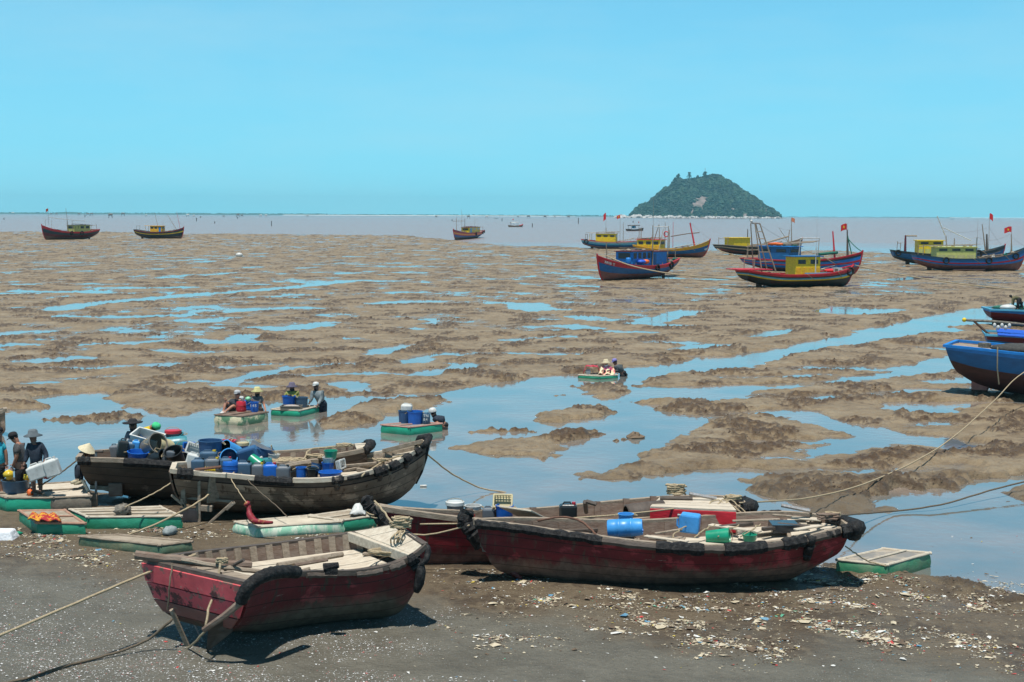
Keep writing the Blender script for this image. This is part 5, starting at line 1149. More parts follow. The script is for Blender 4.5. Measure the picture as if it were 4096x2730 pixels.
b = MB(); b.box((0, 0, 0), (.46, .09, .5)); b.build('rudder', mat('muddy_pink_wood', (.36, .24, .2), (.24, .16, .13), 6, .85), H.root, loc=L_(H, 762, 2078, Y=31.8)); nail_timber(H, 'rudder_stock', M['wood_grey'], L_(H, 797, 1890, Y=31.75), L_(H, 797, 2118, Y=31.75), .06, .07)
for (x0, y0, x1, y1) in ((685, 1980, 745, 2030), (725, 1995, 742, 2045), (930, 2010, 810, 2118), (905, 2040, 940, 2010)): nail_timber(H, 'brace', M['wood_grey'], L_(H, x0, y0, Y=31.7), L_(H, x1, y1, Y=31.7), .06, .06)
part_tube('tiller', M['rust'], H.root, [L_(H, 780, 1880, Y=31.7), L_(H, 885, 1868, Y=31.7)], .035)
# ---- A: dark boat behind, left
HA = H = sampan('blackish boat loaded with barrels and baskets, behind the long brown boat on the left',
    [(312, 1838, 1.2), (500, 1843, 1.15), (750, 1858, 1.05), (1000, 1855, 1.0), (1200, 1842, 1.05), (1350, 1822, 1.2), (1440, 1805, 1.3), (1470, 1795, 1.35)],
    [(330, 1815, 1.2), (500, 1802, 1.15), (750, 1808, 1.05), (1000, 1815, 1.0), (1200, 1806, 1.05), (1350, 1792, 1.2), (1430, 1783, 1.3), (1468, 1782, 1.35)],
    [(-9.9, 34.3, .3), (-9.2, 34.6, .05), 0, 0, 0, (-4.6, 34.9, .05), (-4.1, 34.8, .15), (-3.8, 34.7, .4)],
    [M['seam'], HPA, M['wood_brown']], SEAM, vf=.66, rail_m=M['wood_grey'])
wrap(H, .0, .05, -1, .10, seed=31); wrap(H, .14, .27, -1, .10, seed=32); wrap(H, .92, 1.0, -1, .10, seed=33); wrap(H, .9, 1.0, 1, .09, seed=34)
b = MB(); b.tube([H.P(1, -1, 1) + Vector((.0, -.1, 0)), H.P(1, 1, 1) + Vector((.1, 0, .03)), H.P(.97, 1, 1) + Vector((0, .12, .03))], [.1, .13, .1], 8); b.build('bow_fender', M['rubber'], H.root, True)
H.ribs(M['wood_grey'], H.root, [.55 + .05 * i for i in range(6)], 1, v0=.64, v1=1.0, w=.13); H.planking(M['wood_pale'], H.root, .83, .99, v=1.0, n=4, dz=.02); H.planking(M['wood_grey'], H.root, .02, .8, v=.72, n=5)
nail_timber(H, 'bow_beam', M['wood_grey'], L_(H, 1085, 1862, 1.1), L_(H, 1270, 1845, 1.1), .14, .12); part_tube('net_roll', M['wood_grey'], H.root, wobble([L_(H, 1120, 1868, 1.1), L_(H, 1240, 1852, 1.1)], .02, 6), .07)
for i, (x, y) in enumerate(((1120, 1855), (1150, 1848), (1190, 1850), (1260, 1835))): coil(M['rope'], H.root, L_(H, x, y, 1.1), .24, .022, 3, 'rope_coil', 20 + i)
part_tube('lashing_rope', M['rope'], H.root, wobble([L_(H, 1215, 1850, 1.1), L_(H, 1240, 1800, 1.25), L_(H, 1340, 1788, 1.3), L_(H, 1400, 1785, 1.35)], .015, 5), .022); coil(M['rope'], H.root, L_(H, 1380, 1790, 1.36), .22, .018, 3, 'rope_coil', 24)
nail_timber(H, 'rubbing_strake', M['wood_grey'], L_(H, 360, 1925 + 25, Y=33.7), L_(H, 440, 1955, Y=33.7), .05, .1); nail_timber(H, 'stern_patch', M['wood_brown'], L_(H, 435, 1960, Y=33.65), L_(H, 490, 1960, Y=33.65), .08, .32)
nail_timber(H, 'rail_block', M['wood_grey'], L_(H, 360, 1845, Y=33.7), L_(H, 430, 1850, Y=33.7), .08, .1); part_tube('iron_post', M['metal'], H.root, [L_(H, 384, 1812, Y=33.6), L_(H, 384, 2020, Y=33.6)], .03); part_tube('tiller', M['wood_dark'], H.root, [L_(H, 380, 1806, Y=33.6), L_(H, 412, 1806, Y=33.6)], .035)
b = MB(); b.box((0, 0, 0), (.24, .07, .36)); b.build('rudder', M['wood_grey'], H.root, loc=L_(H, 370, 2003, Y=33.5)); nail_timber(H, 'brace', M['wood_pale'], L_(H, 330, 1920, Y=33.5), L_(H, 358, 1975, Y=33.5), .07, .07)
nail_timber(H, 'rubbing_strake', M['wood_grey'], L_(H, 600, 1895, Y=33.8), L_(H, 700, 1905, Y=33.8), .05, .05)

# ================================================================ RAFTS (foam slabs in tarpaulin with a bamboo rim)
MF = {}
MF['green'] = mat('green_raft_tarpaulin', (0.012, 0.17, 0.085), (0.02, 0.24, 0.14), 2.5, .5, .02, 5, spots=[((.16, .24, .17), .66, 2.5)])
MF['bright'] = mat('bright_green_raft_tarpaulin', (0.01, 0.22, 0.12), (0.015, 0.30, 0.18), 2.0, .45, .02, 5)
MF['cream'] = mat('cream_and_green_foam', (0.55, 0.50, 0.33), (0.10, 0.22, 0.12), 3, .7, .03, 4, lo=.48, hi=.56)
MF['striped'] = mat('mint_striped_tarpaulin', (0.52, 0.60, 0.48), (0.22, 0.46, 0.32), 7, .6, .02, 6, stretch=(1, 1, .4), lo=.44, hi=.56)
MF['olive'] = mat('dirty_olive_tarpaulin', (0.15, 0.15, 0.085), (0.055, 0.12, 0.075), 2.2, .7, .03, 5)
MF['grey'] = mat('dirty_grey_raft', (0.22, 0.19, 0.14), (0.12, 0.10, 0.08), 2.5, .8, .02, 6)
def raft(label, cs, zt, th, side, top=None, rim=None, group='foam rafts with flat tops', rails=True, cross=1, bulge=.03, cat='raft'):
    """cs: the four top corners as photo pixels at height zt, going round"""
    P = [G(x, y, zt) for x, y in cs]; c = sum(P, Vector()) / 4; root = empty('foam_raft', (c.x, c.y, zt - th), 0, label, cat, group)
    P = [p - Vector((c.x, c.y, zt - th)) for p in P]; b = MB(); n = 10; prof = [(0, .0), (bulge, th * .15), (bulge * 1.6, th * .5), (bulge, th * .85), (0, th)]
    ring = []
    for i in range(4):
        a, d = P[i], P[(i + 1) % 4]
        for k in range(n): ring.append(a.lerp(d, k / n))
    rr = random.Random(int(c.x * 10)); m = len(ring)
    for j, (o, z) in enumerate(prof):
        for p in ring:
            q = Vector((p.x, p.y, 0)); L = q.length; w = rr.uniform(-.012, .012) if 0 < j < 4 else 0
            q *= (L + o + w) / L; b.v.append((q.x, q.y, z))
    for j in range(4):
        for i in range(m):
            i2 = (i + 1) % m; b.f.append((j * m + i, j * m + i2, (j + 1) * m + i2, (j + 1) * m + i)); b.m.append(0)
    b.f.append(tuple(range(m))[::-1]); b.m.append(0)
    b.build('foam_slab', side, root, smooth=True, autos=True)
    b = MB(); q = [p.copy() for p in P]; lo = [Vector((p.x * .97, p.y * .97, th - .02)) for p in q]; hi = [Vector((p.x * .97, p.y * .97, th + .008)) for p in q]
    b.add(lo + hi, [(3, 2, 1, 0), (4, 5, 6, 7), (0, 1, 5, 4), (1, 2, 6, 5), (2, 3, 7, 6), (3, 0, 4, 7)]); b.build('deck_board', top or M['mudboard'], root)
    if rails:
        for i in range(4):
            a, d = P[i], P[(i + 1) % 4]; e = (d - a).normalized() * .05
            part_tube('rim_pole', rim or M['wood_pale'], root, wobble([Vector((a.x, a.y, th + .015)) - e, Vector((d.x, d.y, th + .015)) + e], .008, 5, i), .028, 6)
        for k in range(cross):
            t = (k + 1) / (cross + 1); a = P[0].lerp(P[1], t); d = P[3].lerp(P[2], t); part_tube('cross_pole', rim or M['wood_grey'], root, [Vector((a.x, a.y, th + .03)), Vector((d.x, d.y, th + .03))], .02, 6)
    return root
M['mudboard'] = mat('muddy_board', (0.33, 0.28, 0.21), (0.23, 0.19, 0.14), 3, .85, .008, 12, spots=[((.42, .38, .31), .6, 5)])
M['darkdeck'] = mat('slate_wet_board', (0.20, 0.19, 0.17), (0.36, 0.31, 0.24), 2.5, .6, .006, 10, lo=.45, hi=.6)
raft('cream and green foam raft with scalloped end carrying two seated people and a red drum', [(862, 1662), (970, 1668), (1068, 1651), (965, 1646)], .30, .36, MF['cream'], M['wood_brown'], M['wood_brown'])
raft('small green raft pushed from behind by the person in the white cap', [(1088, 1640), (1198, 1645), (1272, 1627), (1165, 1624)], .20, .26, MF['bright'], M['mudboard'], M['wood_pale'])
raft('green raft with big blue tubs, pushed by the worker in the white helmet', [(1528, 1702), (1637, 1712), (1765, 1697), (1660, 1690)], .24, .32, MF['bright'], M['darkdeck'], mat('pinkish_pole', (.45, .25, .2), None, 9, .8))
raft('thin dark green raft under the red and flowered blankets', [(2316, 1502), (2400, 1507), (2468, 1502), (2395, 1495)], .12, .18, MF['green'], M['mudboard'], M['wood_pale'])
raft('green raft at the left edge on which people unload containers', [(-90, 1962), (28, 1995), (205, 1995), (110, 1950)], .34, .36, MF['bright'], M['mudboard'], M['wood_grey'])
raft('muddy grey raft between the unloading people and the blackish boat', [(90, 1945), (212, 1994), (360, 1988), (335, 1928)], .36, .38, MF['grey'], M['wood_pale'], M['wood_grey'])
raft('short green raft with a yellow and red cloth heaped on its edge', [(80, 2047), (150, 2095), (338, 2097), (258, 2044)], .28, .30, MF['green'], M['mudboard'], mat('reddish_batten', (.42, .24, .16), (.3, .17, .12), 8, .8))
raft('long pale topped green raft lying left of the brown boat\'s rudder', [(284, 2042), (352, 2072), (722, 2068), (640, 2030)], .30, .34, MF['green'], M['mudboard'], M['wood_pale'], cross=2)
raft('thin olive mattress raft lying alone on the mud above the front boat', [(322, 2150), (640, 2185), (762, 2170), (470, 2143)], .24, .26, MF['olive'], M['mudboard'], M['wood_grey'], cross=0)
raft('mint and white striped raft with a blunt left end', [(945, 2092), (1035, 2112), (1362, 2090), (1245, 2065)], .26, .30, MF['striped'], mat('pale_foam_top', (.52, .47, .37), (.40, .35, .27), 3, .85), M['wood_pale'], cross=0, bulge=.06)
raft('dark green raft between the striped raft and the black stem post', [(1240, 2068), (1368, 2085), (1500, 2066), (1395, 2045)], .28, .30, MF['green'], M['mudboard'], M['wood_pale'])
raft('square green raft afloat beside the long red boat on the right', [(3352, 2243), (3548, 2264), (3716, 2216), (3535, 2199)], .28, .34, mat('scuffed_green_tarpaulin', (.012, .18, .08), (.10, .20, .11), 3, .5, .02, 5), M['darkdeck'], M['wood_pale'])

H = sampan('end of a brown wooden boat poking in at the left edge across the water',
    [(-420, 1668, .75), (-250, 1672, .6), (-80, 1666, .6), (0, 1650, .75), (20, 1642, .85)], [(-420, 1650, .75), (-250, 1650, .6), (-80, 1648, .6), (0, 1640, .75), (20, 1636, .85)], [.1, 0, 0, 0, .2],
    [M['seam'], HPB, M['wood_grey']], SEAM, vf=.6)
# ================================================================ ISLAND, FAR SHORE, HUTS
IY = 4200.0
SIL = [(2526, 868), (2545, 846), (2558, 836), (2572, 818), (2588, 822), (2612, 800), (2645, 772), (2690, 742), (2702, 722), (2725, 716), (2760, 724), (2800, 712), (2832, 703), (2862, 700), (2895, 722),
       (2930, 742), (2960, 768), (2990, 780), (3015, 796), (3040, 818), (3062, 838), (3072, 852), (3086, 868)]
sx = np.array([HP(a, b, IY).x for a, b in SIL]); sz_ = np.array([HP(a, b, IY).z for a, b in SIL]); sz_ = np.clip(sz_ - 4, 0, None) + np.interp(sx, [sx[0], sx[len(sx) // 2], sx[-1]], [0, 0, 0])
def island_h(x, y):
    h = np.interp(x, sx, sz_, left=-2, right=-2); R = 230 + 0 * x
    d = np.clip(1 - ((y - IY) / R) ** 2, 0, 1)
    return h * d ** 0.75 + (5 * fbm(x / 60, y / 300, 2, 61) + 2.5 * fbm(x / 40, y / 40, 3, 6) + 5 * fbm(x / 90, y / 90, 2, 16)) * np.clip(h / 30, 0, 1) - 0.5
nx, ny = 120, 70
xs = np.linspace(sx[0] - 5, sx[-1] + 5, nx); ys = np.linspace(IY - 235, IY + 235, ny)
X, Y = np.meshgrid(xs, ys); Z = island_h(X, Y)
b = MB(); b.v = [tuple(map(float, p)) for p in zip(X.ravel(), Y.ravel(), Z.ravel())]
for i in range(ny - 1):
    for j in range(nx - 1): b.f.append((i * nx + j, i * nx + j + 1, (i + 1) * nx + j + 1, (i + 1) * nx + j)); b.m.append(0)
PATCH = [(2790, 815, 26, 24), (2812, 800, 14, 18), (2762, 845, 14, 8), (3040, 838, 6, 22), (3058, 845, 6, 16), (2585, 818, 6, 6), (2928, 842, 8, 5), (2975, 862, 8, 8)]
for fi, f_ in enumerate(b.f):
    c_ = sum((Vector(b.v[q]) for q in f_), Vector()) / 4; X_ = 2048 + c_.x / c_.y * F; Y_ = 866 - (c_.z - CAMH) / c_.y * F
    if c_.z < 7 or any(((X_ - a) / c) ** 2 + ((Y_ - b_) / d) ** 2 < 1.5 for a, b_, c, d in PATCH): b.m[fi] = 1
isl = b.build('island_hill', [mat('island_undergrowth', (0.02, 0.042, 0.02), (0.035, 0.055, 0.022), 0.03, .9), mat('island_rock_and_soil', (0.24, 0.18, 0.16), (0.11, 0.09, 0.075), 0.05, .9, 2.0, .06, lo=.4, hi=.6)], smooth=True)
tag(isl, 'steep cone shaped island hill with bare rock patches', None, None, 'structure')
PATCH = [(2790, 815, 26, 24), (2812, 800, 14, 18), (2762, 845, 14, 8), (3040, 838, 6, 22), (3058, 845, 6, 16), (2585, 818, 6, 6), (2928, 842, 8, 5), (2975, 862, 8, 8)]
rr = random.Random(4); leaf = MB(); n_l = 0
def blob(mb, c, r, rr, n=5, m=4, sz=.8):
    k = len(mb.v); 
    for i in range(m + 1):
        for j in range(n):
            a = 2 * math.pi * (j + .5 * (i % 2)) / n; ph = math.pi * i / m; q = r * rr.uniform(.7, 1.25)
            mb.v.append((c[0] + q * math.sin(ph) * math.cos(a), c[1] + q * math.sin(ph) * math.sin(a), c[2] - q * sz * math.cos(ph)))
    for i in range(m):
        for j in range(n):
            mb.f.append((k + i * n + j, k + i * n + (j + 1) % n, k + (i + 1) * n + (j + 1) % n, k + (i + 1) * n + j)); mb.m.append(mb.mi)
px_, pz_ = [], []
for t in range(7200):
    x = rr.uniform(sx[0] + 6, sx[-1] - 6); y = rr.uniform(IY - 226, IY + 120)
    z = float(island_h(np.array([x]), np.array([y]))[0])
    if z < 5: continue
    q = (x / y * F, (CAMH - z) / y * F)
    X_ = 2048 + x / y * F; Y_ = 866 - (z - CAMH) / y * F
    if any(((X_ - a) / c) ** 2 + ((Y_ - b_) / d) ** 2 < rr.uniform(.6, 1.4) for a, b_, c, d in PATCH) and rr.random() < .86: continue
    leaf.mi = 1 if fbm(np.array([x / 45]), np.array([z / 22]), 2, 44)[0] > rr.uniform(-.3, .3) else rr.choice((0, 0, 0, 2)); blob(leaf, (x, y, z + 1), rr.choices((3.5, 5, 7.5, 10), (5, 5, 2.5, .6))[0] * rr.uniform(.8, 1.2), rr)
fm = [mat('island_foliage', (0.014, 0.042, 0.026), (0.024, 0.062, 0.034), .15, .9), mat('island_foliage_dark', (0.009, 0.024, 0.016), (0.014, 0.034, 0.02), .15, .9), mat('island_foliage_light', (0.035, 0.075, 0.034), (0.03, 0.055, 0.03), .15, .9)]
tag(leaf.build('island_forest', fm), 'dense green bushes and trees covering the island', None, None, 'stuff')
trk = mat('tree_bark', (0.09, 0.07, 0.05), None, 2, .9)
def crown_tree(px, ytop, ybase, w, label, Y=IY - 10, seed=0):
    t = HP(px, ytop, Y); g = HP(px, ybase, Y); h = t.z - g.z; root = empty('tree', g, 0, label, 'tree', 'trees standing out on the island top'); r = random.Random(seed + int(px))
    part_tube('trunk', trk, root, [(0, 0, 0), (r.uniform(-1, 1), 0, h * .5), (0, 0, h * .85)], [1.3, .9, .4], 6)
    b = MB()
    for k in range(46):
        a = r.uniform(0, 6.28); z = r.uniform(.08, 1.0); q = w * 1.15 * (1.05 - z) ** .55 * r.uniform(.2, 1)
        b.mi = r.choice((0, 1)); blob(b, (q * math.cos(a), q * math.sin(a), h * z), r.uniform(1.6, 3.2), r, sz=.6)
    b.build('crown', fm[:2], root)
for i, (px, yt, yb, w, lb) in enumerate([(2713, 696, 722, 7, 'broad dark tree at the left shoulder of the island top'), (2700, 712, 735, 6, 'low rounded tree left of the broad dark one on the island'), (2757, 690, 722, 8, 'tall feathery tree standing alone on the island ridge'),
        (2790, 704, 718, 6, 'small tree between the feathery tree and the mast on the island'), (2820, 688, 712, 9, 'bushy tree right under the island mast'), (2845, 702, 716, 6, 'round tree just right of the island mast')]): crown_tree(px, yt, yb, w, lb, seed=i)
g = HP(2820, 712, IY); t = HP(2820, 672, IY); root = empty('radio_mast', g, 0, 'thin mast on the very top of the island', 'mast')
part_tube('pole', M['metal'], root, [(0, 0, 0), (0, 0, t.z - g.z)], [.7, .45], 5); bb = MB(); bb.box((0, 0, (t.z - g.z) * .9), (2.6, 1, 1.4)); bb.build('antenna', M['white'], root)
rock_m = mat('pale_shore_rock', (0.55, 0.53, 0.50), (0.33, 0.31, 0.29), .08, .9, 1.0, .3)
def boulder(x, y, r, rr, label, group):
    b = MB(); blob(b, (0, 0, 0), r, rr, 9, 6, .62); o = b.build('boulder', rock_m, loc=(x, y, 0.8)); tag(o, label, 'boulder', group); return o
for k in range(58):
    u = k / 57; px = 2455 + u * 660 + rr.uniform(-5, 5) if k % 5 else 2460 + rr.random() * 110
    Yb = IY - 240 - 60 * math.sin(math.pi * u) + rr.uniform(-14, 14); p = HP(px, 868, Yb)
    r = rr.uniform(4, 11) * (1.25 if px < 2720 else .85)
    boulder(p.x, Yb, r, rr, 'pale boulder in the row at the waterline of the island', 'pale boulders round the foot of the island')
# far shore
def strip(name, label, pts, Y, depth, m, kind='structure'):
    b = MB(); n = len(pts)
    for (px, h) in pts:
        x = HP(px, 860, Y).x; k = 1 + depth / Y
        b.v += [(x, Y, -.3), (x, Y + depth * .25, h), (x * k, Y + depth, h * .8), (x * k, Y + depth * 1.2, -.3)]
    for i in range(n - 1):
        for j in range(3): b.f.append((i * 4 + j, i * 4 + j + 1, (i + 1) * 4 + j + 1, (i + 1) * 4 + j)); b.m.append(0)
    return tag(b.build(name, m), label, None, None, kind)
r8 = random.Random(8)
lm = mat('far_trees', (0.03, 0.07, 0.05), (0.05, 0.09, 0.06), .01, .95)
strip('far_shore_land', 'low blue green wooded shore along the horizon', [(x, 9 * (1 if x < 1300 else .75) * (1 if x < 2300 else .6) + r8.uniform(-2.0, 2.0) + (4 if 200 < x < 270 else 0)) for x in range(-900, 2560, 22)], 8600, 900, lm)
tl = MB()
for k in range(700):
    x = r8.uniform(-900, 2560); p = HP(x, 860, 8700); blob(tl, (p.x, 8700 + r8.uniform(0, 300), (9 if x < 1300 else 6)), r8.uniform(2.5, 5.5), r8, 5, 3)
tag(tl.build('far_treeline', lm), 'treeline on the far shore', None, None, 'stuff')
strip('far_sand_spit', 'thin pale sand spit in front of the far shore', [(x, 3.4 + r8.uniform(-.5, .5) - (2.2 if x > 2250 else 0)) for x in range(1130, 2330, 30)], 8300, 90, mat('pale_sand', (.62, .60, .54), (.5, .48, .43), .01, .9))
strip('far_breaker_line', 'white sand bar on the right horizon', [(x, 2.2) for x in range(3800, 4900, 60)], 9500, 60, MATS['pale_sand'])
strip('far_islet_land', 'faint low land right of the island', [(x, 3.5 + r8.uniform(-2, 2.5)) for x in range(3110, 3900, 18)], 11000, 300, lm)
hutm = mat('hut_thatch', (0.20, 0.17, 0.14), (0.12, 0.1, 0.09), .5, .9); hutw = mat('hut_white_roof', (0.6, 0.6, 0.58), None, .5, .8)
HUTS = [(52, 858, 10, 1, 'pale roofed'), (205, 860, 8, 0, ''), (226, 861, 9, 0, ''), (316, 862, 10, 0, ''), (352, 863, 11, 0, ''), (366, 863, 12, 0, ''), (442, 871, 17, 0, ''), (492, 864, 14, 0, ''), (585, 866, 8, 1, ''), (751, 867, 11, 1, ''),
        (776, 867, 8, 1, ''), (895, 869, 8, 0, ''), (952, 868, 13, 0, ''), (968, 868, 10, 0, ''), (1043, 868, 10, 1, ''), (1064, 868, 10, 1, ''), (1230, 868, 8, 0, ''), (1745, 872, 10, 0, ''), (1874, 874, 12, 0, ''), (1947, 874, 12, 1, ''), (2072, 872, 9, 0, ''), (2114, 874, 14, 0, ''), (2180, 874, 13, 0, ''), (2219, 872, 8, 0, ''), (2274, 874, 11, 0, '')]
for i, (px, yb, hp, wt, _) in enumerate(HUTS):
    p = G(px, yb + 2.0); Yh = min(p.y, 6000); p = HP(px, yb, Yh); s = hp / F * Yh; p.z = 0
    lab = 'tiny stilt hut on the horizon water, one of the far row before the wooded shore'
    if i == 6: lab = 'largest dark stilt hut standing in the water left of the amber cabin boat'
    root = empty('stilt_hut', p, 0, lab, 'stilt hut', 'stilt huts far out in the water'); w = s * .8
    for sx_ in (-1, 1):
        for sy_ in (-1, 1): part_tube('stilt', hutm, root, [(sx_ * w * .6, sy_ * w * .3, -.5), (sx_ * w * .4, sy_ * w * .25, s * .6)], s * .04, 5)
    bb = MB(); bb.box((0, 0, s * .72), (w, w * .7, s * .3)); bb.build('cabin', hutw if wt else hutm, root)
    bb = MB(); bb.add([(-w * .65, -w * .45, s * .87), (w * .65, -w * .45, s * .87), (w * .65, w * .45, s * .87), (-w * .65, w * .45, s * .87), (-w * .5, 0, s * 1.05), (w * .5, 0, s * 1.05)], [(3, 2, 1, 0), (0, 1, 5, 4), (2, 3, 4, 5), (0, 4, 3), (1, 2, 5)]); bb.build('roof', hutw if wt else hutm, root)
for i, (px, yt, yb) in enumerate([(16, 872, 880), (340, 860, 870), (786, 872, 886), (802, 866, 872), (859, 886, 895), (950, 868, 876), (1086, 885, 905), (1808, 877, 886), (2008, 874, 886), (2313, 872, 896), (2129, 894, 910), (2532, 884, 892), (3000, 868, 884)]):
    p = G(px, yb); t = HP(px, yt, p.y); b = MB(); b.tube([(0, 0, -.3), (0.05, 0, (t.z))], p.y / F * 1.6, 5)
    tag(b.build('fishing_stake', M['wood_dark'], loc=(p.x, p.y, 0)), 'thin dark stake sticking out of the sea beyond the flat', 'stake', 'stakes standing in the open water')
p = G(2440, 886); 
# small far craft
for (px, py, w, lb) in ((1985, 872, 22, 'tiny blue boat near the horizon beyond the white canopy boat'), (3808, 875, 18, 'tiny dark boat on the horizon above the yellow cabins')):
    p = G(px, py + 3); Yc = min(p.y, 4500); q = HP(px, py, Yc); L = w / F * Yc; b = MB()
    b.add([(-L / 2, 0, L * .12), (-L * .35, -L * .1, 0), (L * .3, -L * .1, 0), (L / 2, 0, L * .16), (L * .3, L * .1, 0), (-L * .35, L * .1, 0), (0, -L * .13, L * .09), (0, L * .13, L * .09)], [(0, 1, 6), (1, 2, 6), (2, 3, 6), (3, 4, 7), (4, 5, 7), (5, 0, 7), (0, 6, 7), (6, 3, 7)])
    b.build_ = None; o = b.build('far_boat', M['navy'], loc=(q.x, Yc, -.2)); tag(o, lb, 'boat', 'tiny boats near the horizon')
# ================================================================ CARGO: tubs, drums, cans, crates
def plastic(name, c, r=.38, dirt=.66): return mat(name, c, tuple(x * .7 for x in c), 3.0, r, .004, 8, spots=[((.25, .22, .18), dirt, 5), (tuple(x * .55 for x in c), .62, 2.5)])
PC = dict(blue=plastic('blue_plastic', (.012, .13, .52)), navy=plastic('faded_navy_plastic', (.03, .09, .21)), bluegrey=plastic('blue_grey_plastic', (.06, .12, .19)), grey=plastic('smoky_grey_plastic', (.13, .15, .17)),
          black=plastic('black_plastic', (.016, .02, .022), .35, .72), white=plastic('white_plastic', (.62, .63, .60), .45, .72), green=plastic('green_plastic', (.01, .30, .17), .35, .74), red=plastic('red_plastic', (.55, .02, .035), .35, .74),
          teal=plastic('teal_plastic', (.05, .24, .28)), cream=plastic('cream_plastic', (.52, .45, .26)), sky=plastic('sky_blue_plastic', (.06, .32, .72), .38, .72), brown=plastic('grey_brown_plastic', (.18, .16, .13)), yellow=plastic('yellow_plastic', (.72, .50, .03)))
CARGO_GROUP = 'tubs, cans and crates carried on the boats and rafts'
def prop(kind, label, px, py, Y, s, col, rot=(0, 0, 0), lid=None, extra=None, cat=None, inner=None, base=True):
    """kind built with its base at the origin; (px, py) is where the base sits (or the middle when tipped over) at distance Y; s = (width, height[, depth])"""
    w, h = s[0], s[1]; d = s[2] if len(s) > 2 else w; m = PC[col] if isinstance(col, str) else col
    loc = HP(px, py, Y); names = dict(tub='tub', drum='drum', can='jerrycan', bucket='bucket', crate='crate', basin='basin', tray='tray')
    root = empty(names[kind], loc, 0, label, cat or names[kind], CARGO_GROUP, rot=rot)
    z0 = 0 if base else -h / 2; R = w / 2; root.scale = ((1.16,) * 3 if 33.7 < Y < 36 and px < 780 else (1.12,) * 3 if 32 < Y < 35 and px < 1170 else (1, 1, 1)); im = PC[inner] if inner else m
    if kind in ('tub', 'bucket', 'basin'):
        k = .78 if kind != 'tub' else .88; t = .012
        b = MB(); b.lathe([(R * k * .2, 0), (R * k, 0), (R * (k + .5 * (1 - k)), h * .5), (R, h * .96), (R * 1.05, h * .97), (R * 1.05, h), (R - t, h)], 20, (0, 0, z0)); b.build('body', m, root, True, autos=True)
        b = MB(); b.lathe([(R - t, h), (R * (k + .5 * (1 - k)) - t, h * .5), (R * k - t, .02), (0.001, .02)], 20, (0, 0, z0)); b.build('lining', im, root, True)
        for sg in (-1, 1):
            if kind == 'tub': part_tube('rope_handle', M['rope'], root, [(sg * R * 1.02, -.06, z0 + h * .92), (sg * (R + .07), -.03, z0 + h * .8), (sg * (R + .07), .03, z0 + h * .8), (sg * R * 1.02, .06, z0 + h * .92)], .009, 5)
        if kind == 'bucket': part_tube('handle', M['rope'], root, [(R * math.cos(a), -.02, z0 + h * .93 + R * .6 * math.sin(a)) for a in [math.pi * i / 8 for i in range(9)]], .006, 5)
        if lid: b = MB(); b.lathe([(R * 1.07, h - .05), (R * 1.07, h + .012), (R * .9, h + .02), (.001, h + .02)], 20, (0, 0, z0)); b.build('lid', PC[lid], root, True, autos=True)
    elif kind == 'drum':
        b = MB(); b.lathe([(.001, 0), (R * .9, 0), (R * .98, .04 * h), (R, .2 * h), (R * 1.0, .3 * h), (R * 1.03, .31 * h), (R * 1.03, .34 * h), (R, .35 * h), (R, .65 * h), (R * 1.03, .66 * h), (R * 1.03, .69 * h), (R, .7 * h), (R * .97, .9 * h), (R * .88, h), (R * .8, h), (R * .78, h * .97), (.001, h * .97)], 22, (0, 0, z0)); b.build('body', m, root, True, autos=True)
        b = MB(); b.lathe([(.001, h * .97), (R * .16, h * .97), (R * .16, h * 1.02), (.001, h * 1.02)], 10, (R * .4, 0, z0)); b.build('cap', PC[lid or 'black'], root, True, autos=True)
    elif kind == 'can':
        b = MB(); b.box((0, 0, z0 + h * .43), (w, d, h * .86)); b.build('body', m, root, bevel=min(w, d) * .13)
        b = MB(); b.box((0, 0, z0 + h * .87), (w * .86, d * .8, h * .08), taper=.7); b.build('shoulder', m, root, bevel=.01)
        part_tube('handle', m, root, [(-w * .3, 0, z0 + h * .88), (-w * .22, 0, z0 + h * .99), (w * .12, 0, z0 + h * .99), (w * .16, 0, z0 + h * .88)], min(w, d) * .06, 6)
        b = MB(); b.lathe([(w * .11, h * .86), (w * .11, h * 1.0), (.001, h * 1.0)], 10, (w * .32, 0, z0)); b.build('cap', PC[lid or 'white'], root, True, autos=True)
    elif kind in ('crate', 'tray'):
        t = .015; b = MB(); b.box((0, 0, z0 + t / 2), (w * .92, d * .92, t)); b.build('floor', m, root)
        for sx_, sy_, ww, nm in ((0, -1, w, 'side'), (0, 1, w, 'side'), (-1, 0, d, 'end'), (1, 0, d, 'end')):
            b = MB(); ang = 0 if sx_ == 0 else math.pi / 2; R3 = Matrix.Rotation(ang, 3, 'Z'); off = Vector((sx_ * w * .48, sy_ * d * .48, z0))
            if kind == 'tray' or (extra or {}).get('solid'): b.box(off + Vector((0, 0, h / 2)), (ww * .97, t, h), R3)
            else:
                nb = 7
                for i in range(nb): b.box(off + R3 @ Vector(((i / (nb - 1) - .5) * ww * .9, 0, h * .45)), (ww * .055, t, h * .7), R3)
                b.box(off + Vector((0, 0, h * .08)), (ww * .96, t * 1.1, h * .16), R3); b.box(off + Vector((0, 0, h * .55)), (ww * .95, t * 1.05, h * .1), R3)
            b.build(nm, m, root)
        for sy_ in (-1, 1): b = MB(); b.box((0, sy_ * d * .49, z0 + h), (w * 1.03, .035, .03)); b.build('rim', m, root, bevel=.006)
        for sx_ in (-1, 1): b = MB(); b.box((sx_ * w * .49, 0, z0 + h + .002), (.035, d * .93, .03)); b.build('rim', m, root, bevel=.006)
